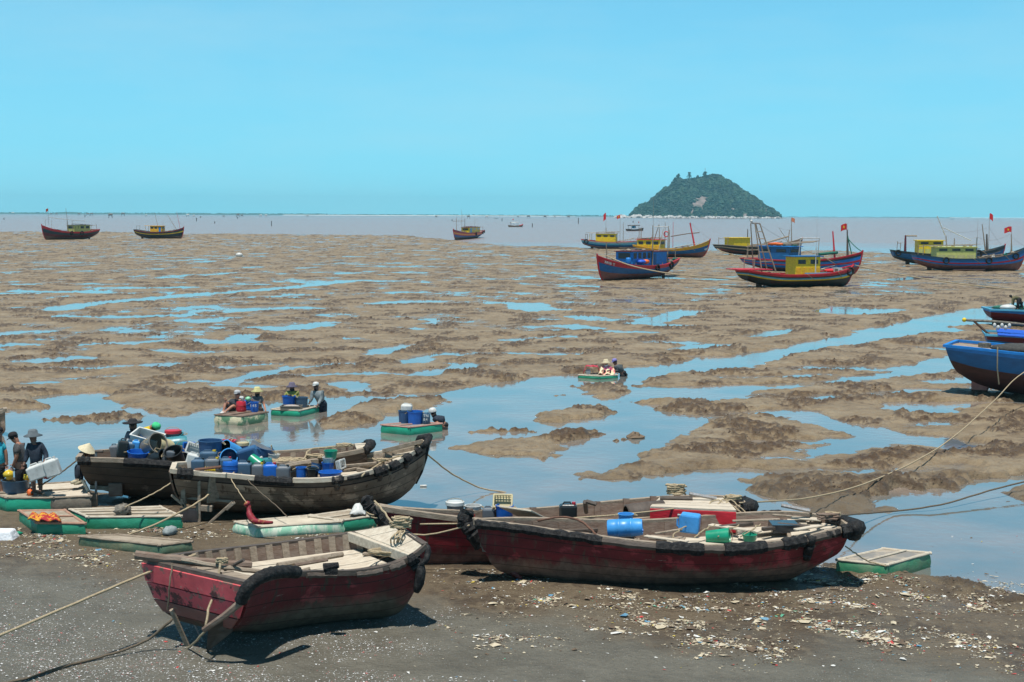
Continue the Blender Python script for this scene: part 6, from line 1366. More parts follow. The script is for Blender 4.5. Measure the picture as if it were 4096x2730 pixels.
    if extra and extra.get('text'):
        b = MB(); s_ = extra.get('size', .14); tr = Matrix(((1, 0, 0), (0, 0, -1), (0, 1, 0)))
        for r_, line in enumerate(extra['text'].split('|')): text_mb(b, line, s_, (-s_ * .32 * len(line), -(R + .02 if kind != 'can' else d / 2 + .02), z0 + h * extra.get('tz', .6) - r_ * s_), tr)
        b.build('painted_marks', PC[extra.get('tc', 'white')], root)
    return root
# ---- on the blackish boat (distance about 34.6 m)
YA = 34.7
prop('crate', 'white tilted fish crate with green patch held by the people behind the blackish boat', 590, 1758, 34.9, (.62, .22, .42), 'white', (.25, .22, -.2), base=False, extra=dict(solid=1))
b = MB(); b.ball((0, 0, 0), .07, 8, 5, (1, .15, .6)); 
prop('tub', 'big square grey brown tub tipped open towards the right, below the white crate', 612, 1784, 34.4, (.44, .42), 'brown', (1.15, .25, .75), base=False, inner='brown')
prop('tub', 'cream lined bucket lying open between the grey brown tub and the blue drum', 662, 1782, 34.6, (.30, .30), 'cream', (0.3, -1.35, .3), base=False)
prop('drum', 'light blue drum lying on its side with a painted 6', 705, 1780, 34.8, (.36, .46), 'teal', (0, 1.5, .25), base=False, extra=dict(text='6', size=.16, tc='white', tz=.3))
prop('bucket', 'dark bucket with a bright red lid on top of the pile', 693, 1768, 35.2, (.34, .24), 'grey', lid='red')
prop('can', 'black flat case leaning at the left end of the pile on the blackish boat', 485, 1830, 34.2, (.22, .40, .3), 'black', (0, .18, .3))
prop('can', 'grey green can half behind the black flat case', 462, 1832, 34.7, (.2, .30), 'grey', (0, -.06, 0))
prop('can', 'dull grey can right of the black flat case under a thin rope', 514, 1832, 34.5, (.24, .38), 'bluegrey', (0, .1, .2))
prop('tub', 'shallow blue tub on the rail left of the black tubs', 552, 1838, 34.1, (.44, .17), 'blue', (.08, .08, 0))
prop('can', 'small bright blue can peeping out above the shallow blue tub', 540, 1808, 34.5, (.16, .26), 'sky', (0, .15, .2))
prop('tub', 'black tub lying on its side with white painted numerals', 628, 1838, 34.0, (.34, .38), 'black', (.9, 1.0, .6), base=False, extra=dict(text='-9|6', size=.14, tz=.75))
prop('tub', 'black round tub tipped forward showing its open mouth', 702, 1832, 33.9, (.38, .38), 'black', (.55, -.2, 0), base=False)
prop('bucket', 'ribbed cream bucket behind the black round tub', 738, 1820, 34.6, (.33, .22), 'cream')
# ---- on the long brown boat
YB = 33.0
prop('tray', 'thin blue tray standing on edge behind the cream bucket', 757, 1790, 34.2, (.24, .05, .2), 'blue', (1.45, 0, .1), base=False)
prop('crate', 'dirty white rack leaning against the big blue grey drum', 775, 1798, 33.9, (.30, .09, .22), 'white', (1.3, .35, .2), base=False)
prop('tub', 'big blue grey upright drum in the middle of the brown boat\'s pile', 841, 1843, 33.6, (.50, .44), 'navy', (0, .02, 0))
prop('crate', 'bright red crate behind the big blue grey drum', 908, 1786, 34.4, (.36, .12, .26), 'red', extra=dict(solid=1))
prop('tub', 'vivid blue tub lying with its mouth to the left, upper of two', 922, 1806, 33.9, (.40, .36), 'sky', (.3, -1.1, .5), base=False, inner='black')
prop('tub', 'vivid blue tub lying mouth down in front of the upper one', 922, 1834, 33.4, (.38, .26), 'sky', (1.2, .25, -.2), base=False, inner='navy')
prop('bucket', 'blue bucket with cream lid at the back of the brown boat\'s pile', 972, 1800, 34.3, (.26, .15), 'blue', lid='cream')
prop('tub', 'long grey green drum tipped to show its yellow rim', 1038, 1808, 33.9, (.36, .50), 'grey', (-.25, 2.1, -.2), base=False, inner='cream')
prop('can', 'large navy jerrycan lying near the green bucket', 1000, 1824, 33.4, (.36, .48, .30), 'navy', (.3, 1.25, .3), base=False)
prop('bucket', 'green bucket tipped over on the row of cans', 1022, 1848, 33.0, (.28, .27), 'green', (.3, 2.2, 0), base=False)
prop('drum', 'small round teal jar right of the green bucket', 1068, 1868, 33.2, (.22, .18), 'teal')
prop('can', 'white jerrycan leaning at the left end of the brown boat\'s row', 758, 1876, 32.7, (.24, .36, .18), 'white', (0, .28, .2))
for i, (px, py, w, h, c, lb) in enumerate([(795, 1882, .28, .22, 'bluegrey', 'smoky blue can first in the row right of the white jerrycan'), (850, 1884, .30, .24, 'grey', 'dark clear can behind the little yellow bottles'), (905, 1878, .25, .22, 'bluegrey', 'dull blue can behind the round blue jar'),
        (974, 1910, .34, .30, 'bluegrey', 'wide pale blue can on the rail right of the round blue jar'), (1032, 1912, .25, .27, 'grey', 'cloudy grey can between the pale blue and bright blue cans'), (1081, 1916, .29, .29, 'blue', 'bright royal blue can in the row on the rail'), (1134, 1918, .28, .26, 'grey', 'last grey green can at the right end of the row'), (835, 1850, .36, .22, 'bluegrey', 'low blue grey can lying at the foot of the big drum')]):
    prop('can', lb, px, py, 32.6 if i < 7 else 33.1, (w, h * 1.18, .24), c, (0, 0, .1 * (i % 3)), lid=('black', 'yellow', 'red')[i % 3])
prop('drum', 'round bright blue jar with a neck in the row of cans', 922, 1890, 32.5, (.32, .24), 'blue', lid='blue')
for k in range(5):
    b = MB(); b.lathe([(.001, 0), (.025, 0), (.027, .07), (.01, .10), (.008, .13), (.001, .13)], 8)
    tag(b.build('bottle', PC['yellow'], None, True, loc=HP(822 + 9 * k, 1890, 32.25)), 'little yellow bottle in the line on the brown boat\'s rail', 'bottle', 'little yellow bottles')
prop('tub', 'blue tub with rope handle standing left of the black bucket', 1206, 1917, 32.6, (.26, .28), 'blue')
prop('bucket', 'black bucket with white rope between two blue tubs', 1250, 1918, 32.5, (.30, .26), 'black')
prop('tub', 'dark blue tub behind the black bucket', 1262, 1895, 33.2, (.30, .24), 'navy', (-.2, .2, 0))
prop('basin', 'wide blue basin in front of the stacked buckets', 1321, 1921, 32.5, (.54, .20), 'blue')
prop('bucket', 'blue bucket at the bottom of the stack of three', 1312, 1890, 33.1, (.30, .24), 'blue')
prop('bucket', 'white bucket in the middle of the stack of three', 1316, 1856, 33.1, (.31, .16), 'white')
prop('bucket', 'bright green bucket on top of the stack of three', 1323, 1836, 33.1, (.32, .20), 'green')
prop('crate', 'white plastic rack standing on edge right of the stack of three buckets', 1362, 1858, 33.1, (.32, .1, .2), 'white', (1.4, 0, 1.3), base=False)
for (kd, lb, px, py, Y, s_, c, ro, bs) in [('tub', 'faded navy tub half hidden at the far side of the blackish boat', 580, 1800, 35.2, (.36, .3), 'navy', (0, .3, 0), True), ('can', 'cloudy can squeezed between the black tubs', 668, 1852, 34.0, (.24, .3, .2), 'grey', (0, .2, .3), True),
    ('tub', 'teal tub tilted behind the red lidded bucket', 728, 1792, 35.3, (.34, .3), 'teal', (.2, -.4, 0), True), ('bucket', 'small black bucket at the right end of the blackish boat\'s pile', 744, 1848, 34.4, (.28, .26), 'black', (0, -.3, 0), True),
    ('tub', 'blue tub upside down behind the red crate', 875, 1800, 34.4, (.38, .26), 'blue', (3.14, 0, 0), True), ('can', 'smoky can lying on top of the row of cans', 868, 1862, 33.1, (.26, .34, .22), 'bluegrey', (0, 1.45, .2), False),
    ('tub', 'navy tub jammed behind the green tipped bucket', 1050, 1846, 33.8, (.36, .3), 'navy', (0, .25, 0), True), ('bucket', 'white bucket half hidden behind the round teal jar', 1092, 1860, 33.7, (.26, .24), 'white', (0, .1, 0), True),
    ('can', 'dark can lying beyond the last grey green can', 1168, 1900, 33.2, (.22, .3, .2), 'black', (0, 1.4, .6), False), ('basin', 'shallow grey basin between the brown boat\'s pile and the blue tubs', 1160, 1880, 33.6, (.44, .14), 'grey', (0, .1, 0), True)]:
    prop(kd, lb, px, py, Y, s_, c, ro, base=bs)
# ---- on the boat behind the long red one
prop('bucket', 'dark bucket with yellow rim and white lid beside the black stem head', 1820, 2068, 28.5, (.36, .30), 'grey', lid='white'); 
prop('tub', 'dirty white tub with red scrawl right of the lidded bucket', 1892, 2076, 28.6, (.34, .28), 'white', extra=dict(text='60', size=.09, tc='red', tz=.35))
prop('can', 'clear grey can touching the blue tub with red marks', 1954, 2078, 28.5, (.25, .27), 'grey')
prop('tub', 'blue tub with red marks under the cream basket', 2018, 2084, 28.4, (.36, .32), 'blue')
prop('crate', 'cream plastic basket tilted on top of the blue tub', 2012, 2008, 28.5, (.38, .14, .26), 'cream', (1.05, 0, -.08), base=False)
prop('can', 'tall black jerrycan standing alone on the rear red boat', 2272, 2086, 28.6, (.36, .40, .28), 'black', lid='red')
# ---- on the long red boat
prop('drum', 'big bright blue barrel lying on the long red boat', 2500, 2112, 26.5, (.34, .66), 'sky', (0, 1.5, -.12), base=False, lid='blue')
prop('tub', 'small faded blue tub just behind the lying barrel', 2503, 2086, 27.2, (.30, .15), 'sky')
prop('can', 'pale blue jerrycan lying with its grey top to the left', 2754, 2092, 27.0, (.36, .44, .30), 'sky', (0, -1.5, -.25), base=False, lid='grey')
prop('bucket', 'green bucket with handle lying on its side', 2872, 2146, 26.6, (.30, .44), 'green', (0, 1.45, -.25), base=False)
prop('bucket', 'low bright green bowl near the rail of the long red boat', 2998, 2164, 26.5, (.28, .13), 'green')
# ---- on the rafts afloat
prop('drum', 'bright red drum between the two people on the cream and green raft', 965, 1651, 48.0, (.34, .38), 'red', extra=None)
prop('drum', 'plain blue drum right behind the red drum', 990, 1648, 48.5, (.34, .40), 'blue'); prop('drum', 'grey blue drum behind the knees of the seated person', 918, 1646, 48.6, (.26, .34), 'bluegrey')
prop('tub', 'blue tub with white painted numerals on the cream and green raft', 1018, 1651, 47.9, (.30, .36), 'blue', extra=dict(text='145', size=.13, tz=.7))
b = MB(); blob(b, (0, 0, 0), .10, random.Random(2), 9, 6); tag(b.build('bag', mat('clear_green_bag', (.12, .5, .25), (.3, .6, .4), 9, .3), None, True, loc=HP(992, 1597, 48.4)), 'shiny green plastic bag lying on the drums of the cream raft', 'bag')
prop('can', 'white can beside the green bag on the cream raft', 966, 1604, 48.7, (.16, .16), 'white')
prop('tub', 'blue tub with red blotches in front of the yellow shirt', 1156, 1618, 49.8, (.48, .30), 'blue'); prop('tub', 'wide grey blue tub touched by the white capped person', 1207, 1630, 49.8, (.44, .36), 'bluegrey')
TR = prop('tray', 'low grey tray heaped with shells on the small green raft', 1166, 1640, 49.2, (.72, .14, .4), 'brown', (0, 0, -.05))
b = MB(); b.ball((0, 0, .1), .3, 14, 6, (1.05, .55, .28)); b.build('shell_heap', mat('heap_of_shells', (.5, .46, .40), (.25, .2, .18), 40, .8, .02, 60), TR, True)
prop('tub', 'dull blue grey tub at the left end of the helmet worker\'s raft', 1618, 1694, 45.9, (.40, .42), 'navy'); prop('tub', 'large blue tub in the middle of the helmet worker\'s raft', 1660, 1699, 45.7, (.50, .44), 'blue')
prop('drum', 'grey drum marked 84 beside the helmet worker', 1704, 1699, 45.7, (.27, .38), 'bluegrey', extra=dict(text='TN|84', size=.12, tz=.8))
prop('can', 'white can on top of the tubs of the helmet worker\'s raft', 1626, 1644, 45.9, (.36, .24), 'white', (0, .05, 0))
prop('can', 'white box under the red blanket arch on the thin raft', 2352, 1502, 61.4, (.22, .26), 'white')
# ---- left edge group
prop('tub', 'large grey round tub on the green raft at the left edge', 64, 1967, 33.6, (.58, .26), 'bluegrey', inner='brown')
prop('can', 'white jerrycan carried low in the navy shirted person\'s hand, left of two', 148, 1885, 32.9, (.38, .34, .24), 'white', (0, -.35, .1), base=False); prop('can', 'white jerrycan carried on the right by the navy shirted person', 208, 1868, 32.9, (.30, .40, .24), 'white', (0, -.3, .1), base=False)
for (px, py, s, c, lb) in ((35, 1900, .11, 'yellow', 'crumpled yellow bag beside the large grey tub'), (108, 1908, .08, 'yellow', 'small yellow bag behind the white jerrycans'), (121, 1972, .09, 'orange', 'orange plastic lump on the left raft'), (185, 1908, .10, 'redc', 'red cloth hanging below the two white jerrycans')):
    b = MB(); r_ = random.Random(px); blob(b, (0, 0, 0), s, r_, 9, 7, 1.0 if c != 'redc' else .5); mm = {'yellow': PC['yellow'], 'orange': M['tarp'], 'redc': PC['red']}[c]
    tag(b.build('bag' if c != 'redc' else 'cloth', mm, None, True, loc=HP(px, py, 33.2)), lb, 'bag' if c != 'redc' else 'cloth')

# ---- cloths
def cloth(name, label, pts, m, cat='cloth', th=.02, seed=1, sub=None):
    """heap of fabric: grid between four corners with folds"""
    P = [Vector(p) for p in pts]; n = 12; b = MB(); r_ = random.Random(seed); o = sum(P, Vector()) / 4
    for i in range(n + 1):
        for j in range(n + 1):
            u, v = i / n, j / n; p = P[0].lerp(P[1], u).lerp(P[3].lerp(P[2], u), v) - o
            p.z += sub(u, v) if sub else 0; p += Vector((r_.uniform(-.012, .012), r_.uniform(-.012, .012), r_.uniform(0, .035))); b.v.append(tuple(p))
    for i in range(n):
        for j in range(n): b.f.append((i * (n + 1) + j, (i + 1) * (n + 1) + j, (i + 1) * (n + 1) + j + 1, i * (n + 1) + j + 1)); b.m.append(0)
    ob = b.build(name, m, None, True, loc=o); so = ob.modifiers.new('s', 'SOLIDIFY'); so.thickness = th; so.offset = 1; return tag(ob, label, cat)
cl1 = mat('yellow_red_flower_cloth', (.55, .27, .02), (.33, .015, .02), 9, .85, lo=.47, hi=.53); cl2 = mat('crimson_gold_cloth', (.19, .006, .016), (.40, .22, .06), 8, .6, lo=.57, hi=.62)
cloth('cloth', 'yellow and crimson cloth heaped on the edge of the short green raft', [G(112, 2085, .36), G(245, 2090, .36), G(230, 2062, .36), G(125, 2060, .36)], cl1, sub=lambda u, v: .06 * math.sin(math.pi * u) * math.sin(math.pi * v) + .03 * math.sin(u * 17))
p0 = HP(985, 2008, 30.4); b = MB(); b.tube(wobble([p0 - p0, HP(995, 2028, 30.4) - p0, HP(1000, 2060, 30.3) - p0, HP(1018, 2085, 30.1) - p0, HP(1090, 2092, 29.9) - p0], .015, 4, 3), [.04, .07, .08, .06, .045, .05, .055, .06, .07, .075, .08, .075, .07, .06, .05, .04, .03], 9)
tag(b.build('cloth', cl2, None, True, loc=p0), 'crimson and gold cloth hanging from a rope onto the striped raft', 'cloth')
cloth('cloth', 'white cloth bundle on the dark green raft by the black stem post', [G(1400, 2062, .34), G(1462, 2062, .34), G(1460, 2048, .34), G(1408, 2048, .34)], PC['white'], sub=lambda u, v: .2 * math.sin(math.pi * u) * math.sin(math.pi * v), seed=3)
b = MB(); blob(b, (0, 0, 0), .2, random.Random(9), 10, 7, .7); tag(b.build('net_bundle', M['netgrey'], None, True, loc=G(494, 2040, .42)), 'brown bundled net on the long pale topped green raft', 'net')
b = MB(); blob(b, (0, 0, 0), .16, random.Random(19), 10, 7, .7); tag(b.build('rag', mat('grey_rag', (.30, .34, .34), (.16, .2, .2), 9, .9), None, True, loc=G(678, 2125, .14)), 'grey blue crumpled rag on the mud by the pink rudder', 'rag')
b = MB(); b.box((0, 0, 0), (.62, .5, .22), taper=.7); tag(b.build('foam_block', mat('white_foam', (.72, .74, .76), (.6, .62, .64), 9, .8, .02, 20), None, bevel=.03, loc=G(10, 2140, .14)), 'broken white foam block at the left edge on the mud', 'foam block')
b = MB(); b.tube([(-.12, 0, 0), (.08, 0, 0), (.15, 0, 0)], [.045, .045, .015], 10); tag(b.build('bottle', PC['green'], None, True, loc=G(62, 2135, .1), rot=(0, 0, .3)), 'green plastic bottle beside the white foam block', 'bottle')
rb_ = cloth('blanket', 'scarlet blanket arched over the white box on the thin raft', [HP(2333, 1496, 61.2), HP(2402, 1500, 61.2), HP(2398, 1494, 62.0), HP(2335, 1492, 62.0)], PC['red'], 'blanket', sub=lambda u, v: .36 * min(1, math.sin(math.pi * min(1, max(0, u))) * 2.2) - .05, seed=5)
cloth('blanket', 'cream, pink and orange flowered blanket over the seated person\'s knees', [HP(2394, 1500, 61.0), HP(2462, 1502, 61.0), HP(2455, 1476, 61.7), HP(2405, 1470, 61.7)], mat('flowered_blanket', (.62, .56, .36), (.60, .12, .14), 4, .85, lo=.5, hi=.58), 'blanket', sub=lambda u, v: .05 * math.sin(u * 14), seed=6)

# ================================================================ PEOPLE
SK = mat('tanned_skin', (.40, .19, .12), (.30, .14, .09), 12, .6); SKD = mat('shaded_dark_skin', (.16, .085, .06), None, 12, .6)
HAIR = mat('black_hair', (.012, .01, .01), None, 20, .7)
def cloth_m(n, c): return mat(n, c, tuple(x * .65 for x in c), 5, .9, .02, 9)
def skin_mesh(V, E, sub=1):
    """grow one continuous tapering surface over the joints V = {name: (co, r or (rx, ry))}"""
    names = list(V); idx = {k: i for i, k in enumerate(names)}
    me = bpy.data.meshes.new('sk'); me.from_pydata([tuple(V[k][0]) for k in names], [(idx[a], idx[b_]) for a, b_ in E], []); o = bpy.data.objects.new('sk', me); COL.objects.link(o)
    o.modifiers.new('Skin', 'SKIN'); s = o.modifiers.new('ss', 'SUBSURF'); s.levels = sub; s.render_levels = sub
    lay = me.skin_vertices[0].data
    for k, i in idx.items():
        r = V[k][1]; lay[i].radius = (r, r) if isinstance(r, (int, float)) else r; lay[i].use_root = (i == 0)
    dg = bpy.context.evaluated_depsgraph_get(); m2 = bpy.data.meshes.new_from_object(o.evaluated_get(dg))
    vs = [v.co.copy() for v in m2.vertices]; fs = [tuple(p.vertices) for p in m2.polygons]; bpy.data.objects.remove(o); bpy.data.meshes.remove(m2); return vs, fs
def person(label, Y, J, shirt, pants, hat=None, hatm=None, sleeves='long', legs='long', face=(0, -1), skin=None, scale=1.0, shoes=None, scarf=None, group='people working on the boats and rafts', hood=None):
    """J: joints as photo pixels (x, y[, dy in metres away from the camera]) at distance Y"""
    W = {k: HP(v[0], v[1], Y + (v[2] if len(v) > 2 else 0)) for k, v in J.items()}
    base = Vector((W['pelvis'].x, W['pelvis'].y, min(W[k].z for k in ('footL', 'footR')))); W = {k: v - base for k, v in W.items()}; s = scale
    root = empty('person', base, 0, label, 'person', group); sm = skin or SK
    f = Vector((face[0], face[1], 0)).normalized(); hc = W['head']; nk = W['neck']; up = (hc - nk).normalized()
    mid = W['pelvis'].lerp(W['chest'], .5)
    V = {'pelvis': (W['pelvis'], (.125 * s, .11 * s)), 'mid': (mid, (.13 * s, .11 * s)), 'chest': (W['chest'], (.16 * s, .12 * s)), 'neck': (nk, .066 * s), 'jaw': (hc - up * .05 * s, (.08 * s, .088 * s)), 'head': (hc + up * .03 * s, (.094 * s, .106 * s)), 'crown': (hc + up * .095 * s, .065 * s)}
    E = [('pelvis', 'mid'), ('mid', 'chest'), ('chest', 'neck'), ('neck', 'jaw'), ('jaw', 'head'), ('head', 'crown')]
    for S in 'LR':
        sh, el, ha = W['sh' + S], W['el' + S], W['hand' + S]; fa = (ha - el).normalized()
        V.update({'sh' + S: (sh, .066 * s), 'el' + S: (el, .050 * s), 'wr' + S: (ha, (.034 * s, .032 * s)), 'pm' + S: (ha + fa * .07 * s, (.044 * s, .022 * s))})
        E += [('chest', 'sh' + S), ('sh' + S, 'el' + S), ('el' + S, 'wr' + S), ('wr' + S, 'pm' + S)]
        hp_, kn, ft = W['hip' + S], W['kn' + S], W['foot' + S]
        V.update({'hip' + S: (hp_, .095 * s), 'kn' + S: (kn, .068 * s), 'an' + S: (ft + Vector((0, 0, .07 * s)), .046 * s), 'toe' + S: (ft + f * .14 * s + Vector((0, 0, .03 * s)), (.04 * s, .025 * s))})
        E += [('pelvis', 'hip' + S), ('hip' + S, 'kn' + S), ('kn' + S, 'an' + S), ('an' + S, 'toe' + S)]
    vs, fs = skin_mesh(V, E); b = MB(); b.add(vs, fs)
    for S in 'LR':      # fingers and thumb
        ha, el = W['hand' + S], W['el' + S]; fa = (ha - el).normalized(); sd = fa.cross(Vector((0, 1, 0.2))); sd = sd.normalized() if sd.length > .1 else Vector((1, 0, 0)); dn = fa.cross(sd).normalized(); pm = ha + fa * .085 * s
        for i, L in enumerate((.062, .072, .068, .052)):
            o_ = pm + sd * (i - 1.5) * .019 * s; b.tube([o_, o_ + fa * L * .5 * s + dn * .006, o_ + fa * L * .85 * s + dn * .022 * s, o_ + fa * L * .95 * s + dn * .04 * s], [.009 * s, .0085 * s, .008 * s, .006 * s], 5)
        o_ = ha + fa * .03 * s - sd * .03 * s; b.tube([o_, o_ + (fa * .6 - sd).normalized() * .03 * s, o_ + (fa * .6 - sd).normalized() * .035 * s + fa * .03 * s], [.011 * s, .01 * s, .008 * s], 5)
    sdv = f.cross(up).normalized()
    b.tube([hc + f * .08 * s + up * .035 * s, hc + f * .105 * s, hc + f * .085 * s - up * .012 * s], [.008 * s, .014 * s, .012 * s], 6)
    for q in (-1, 1): b.ball(hc + sdv * q * .082 * s, .022 * s, 6, 5, (.5, 1, 1.3))
    b.tube([hc + f * .083 * s - up * .045 * s + sdv * .022, hc + f * .09 * s - up * .045 * s, hc + f * .083 * s - up * .045 * s - sdv * .022], .006 * s, 5)
    body = b.build('body', sm, root, True)
    for q in (-1, 1): e = MB(); e.ball(hc + f * .079 * s + sdv * q * .03 * s + up * .018 * s, .011 * s, 6, 5); e.build('eye', HAIR, root, True)
    # shirt
    g = 1.16
    V2 = {'pelvis': (W['pelvis'].lerp(W['chest'], .04), (.172 * s, .15 * s)), 'mid': (mid, (.185 * s, .155 * s)), 'chest': (W['chest'], (.225 * s, .165 * s)), 'nk': (nk - (nk - W['chest']) * .25, .085 * s)}; E2 = [('pelvis', 'mid'), ('mid', 'chest'), ('chest', 'nk')]
    for S in 'LR':
        sh, el, ha = W['sh' + S], W['el' + S], W['hand' + S]; V2['sh' + S] = (sh, .098 * s); E2.append(('chest', 'sh' + S))
        if sleeves == 'long': V2['el' + S] = (el, .070 * s); V2['wr' + S] = (el.lerp(ha, .9), .052 * s); E2 += [('sh' + S, 'el' + S), ('el' + S, 'wr' + S)]
        elif sleeves == 'short': V2['el' + S] = (sh.lerp(el, .72), .085 * s); E2.append(('sh' + S, 'el' + S))
    vs, fs = skin_mesh(V2, E2); MB().add(vs, fs).build('shirt', shirt, root, True)
    V3 = {'pelvis': (W['pelvis'], (.18 * s, .155 * s)), 'w': (W['pelvis'].lerp(W['chest'], .22), (.165 * s, .14 * s))}; E3 = [('pelvis', 'w')]
    for S in 'LR':
        hp_, kn, ft = W['hip' + S], W['kn' + S], W['foot' + S]; V3['hip' + S] = (hp_, .132 * s); V3['kn' + S] = (kn if legs != 'short' else hp_.lerp(kn, .85), .098 * s); E3 += [('pelvis', 'hip' + S), ('hip' + S, 'kn' + S)]
        if legs == 'long': V3['an' + S] = (kn.lerp(ft, .85), .078 * s); E3.append(('kn' + S, 'an' + S))
    vs, fs = skin_mesh(V3, E3); MB().add(vs, fs).build('trousers', pants, root, True)
    if shoes:
        for S in 'LR': ft = W['foot' + S]; e = MB(); e.tube([ft + Vector((0, 0, .10)), ft + Vector((0, 0, .04)), ft + f * .08 + Vector((0, 0, .035)), ft + f * .19 + Vector((0, 0, .03))], [.05, .058, .055, .035], 8); e.build('shoe', shoes, root, True)
    # hair and hat
    e = MB(); e.ball((0, 0, 0), .098 * s, 12, 8, (.95, 1.0, .95)); hh = e.build('hair', HAIR, root, True, loc=hc + up * .045 * s - f * .018 * s)
    if scarf: e = MB(); e.tube([nk - up * .05, nk + up * .01, hc - up * .045 * s + f * .004], [.085 * s, .078 * s, .088 * s], 10); e.build('scarf', scarf, root, True)
    if hat:
        hx = (up + Vector((0, 0, 1.3))).normalized() if hat != 'cone' else Vector((.38, -.12, .92)).normalized(); R = Vector((0, 0, 1)).rotation_difference(hx)
        e = MB()
        if hat == 'brim': e.lathe([(.105, -.01), (.20, -.045), (.205, -.035), (.11, .012), (.10, .075), (.075, .105), (.001, .112)], 20)
        elif hat == 'wide': e.lathe([(.10, -.01), (.21, .0), (.225, .02), (.11, .018), (.10, .06), (.07, .095), (.001, .10)], 20)
        elif hat == 'cone': e.lathe([(.20, -.06), (.205, -.055), (.10, .035), (.02, .105), (.001, .11)], 24)
        elif hat == 'helmet': e.lathe([(.13, -.005), (.125, .02), (.12, .06), (.095, .11), (.05, .135), (.001, .14)], 20)
        elif hat == 'cap': e.lathe([(.105, -.005), (.105, .03), (.09, .075), (.05, .10), (.001, .105)], 18)
        ho = e.build('hat' if hat not in ('cap', 'helmet') else hat, hatm, root, hat != 'cone', loc=hc + up * (.075 if hat != 'cone' else .12) * s - f * .01); ho.scale = (s * 1.08,) * 3; ho.rotation_mode = 'QUATERNION'; ho.rotation_quaternion = R
        so = ho.modifiers.new('s', 'SOLIDIFY'); so.thickness = .008
        if hat == 'cap': e = MB(); e.tube([hc + up * .078 * s + f * .07 * s, hc + up * .07 * s + f * .14 * s, hc + up * .06 * s + f * .19 * s], [.07 * s, .065 * s, .03 * s], 8); v_ = e; e.v = [tuple(Vector(v) - up * ((Vector(v) - hc - up * .07 * s).dot(up)) * .85) for v in e.v]; e.build('visor', hatm, root, True)
    return root
def legs_down(px, Y, ph, ytop, spread=.09, z=None):
    """standing legs straight down from the pelvis to the ground or through the water"""
    pass
NAVY, GREYT, BLK = cloth_m('navy_cloth', (.018, .03, .05)), cloth_m('grey_tee', (.09, .085, .085)), cloth_m('black_cloth', (.015, .015, .018))
person('cyan shirted person cut by the left edge standing on the green raft', 33.7, dict(pelvis=(-2, 1868), chest=(-2, 1800), neck=(-4, 1760), head=(-6, 1738), shL=(-30, 1785), shR=(14, 1783), elL=(-36, 1830), elR=(24, 1815), handL=(-30, 1865), handR=(27, 1852),
    hipL=(-12, 1880), hipR=(6, 1880), knL=(-12, 1928), knR=(6, 1925), footL=(-12, 1978), footR=(8, 1982)), cloth_m('cyan_shirt', (.04, .50, .62)), BLK, 'cap', BLK, 'short', 'short', (.4, -1))
person('bareheaded looking man in grey tee and black cap looking down to the left', 33.9, dict(pelvis=(84, 1862), chest=(80, 1800), neck=(70, 1772), head=(58, 1756), shL=(70, 1786, -.16), shR=(84, 1786, .16), elL=(66, 1830, -.2), elR=(78, 1832, .2), handL=(54, 1858, -.15), handR=(62, 1864, .15),
    hipL=(78, 1876, -.08), hipR=(90, 1876, .08), knL=(76, 1918, -.08), knR=(88, 1920, .08), footL=(80, 1968, -.08), footR=(92, 1966, .08)), GREYT, BLK, 'cap', BLK, 'short', 'long', (-1, -.5)).name
person('person in navy long sleeves and grey bucket hat lowering two white jerrycans', 33.2, dict(pelvis=(146, 1866), chest=(142, 1802), neck=(134, 1768), head=(132, 1750), shL=(116, 1786), shR=(166, 1784), elL=(108, 1824), elR=(186, 1822), handL=(97, 1856, -.1), handR=(178, 1846, -.15),
    hipL=(134, 1880), hipR=(158, 1880), knL=(132, 1926, -.05), knR=(160, 1928, .05), footL=(138, 1975, -.05), footR=(164, 1976, .05)), NAVY, BLK, 'brim', cloth_m('grey_hat', (.13, .155, .17)), 'long', 'short', (-.3, -1), skin=SKD)
person('person under a conical straw hat sitting at the stern of the blackish boat', 34.1, dict(pelvis=(334, 1868, .1), chest=(345, 1828, .1), neck=(350, 1812, .0), head=(350, 1804, -.05), shL=(330, 1826, .1), shR=(368, 1826, .1), elL=(322, 1850, .1), elR=(372, 1850, .2), handL=(318, 1858, -.1), handR=(350, 1858, .3),
    hipL=(324, 1872), hipR=(338, 1876, .1), knL=(312, 1868, -.25), knR=(318, 1876, -.2), footL=(310, 1932, -.3), footR=(322, 1936, -.25)), GREYT, NAVY, 'cone', mat('straw_hat', (.62, .55, .38), (.5, .42, .27), 20, .85), 'long', 'long', (-.6, -1), shoes=mat('cream_boots', (.5, .44, .3), None, 5, .8), skin=SKD)
person('person in grey shirt and very wide black hat behind the white crate', 36.4, dict(pelvis=(538, 1812), chest=(540, 1752), neck=(534, 1722), head=(532, 1706), shL=(514, 1738), shR=(566, 1736), elL=(502, 1775), elR=(580, 1768, -.2), handL=(494, 1805, -.3), handR=(590, 1768, -.6),
    hipL=(528, 1826), hipR=(550, 1826), knL=(526, 1890), knR=(552, 1890), footL=(526, 1955), footR=(552, 1955)), cloth_m('blue_grey_shirt', (.13, .145, .18)), BLK, 'wide', BLK, 'long', 'long', (.15, -1), skin=SKD, scarf=BLK, scale=1.1)
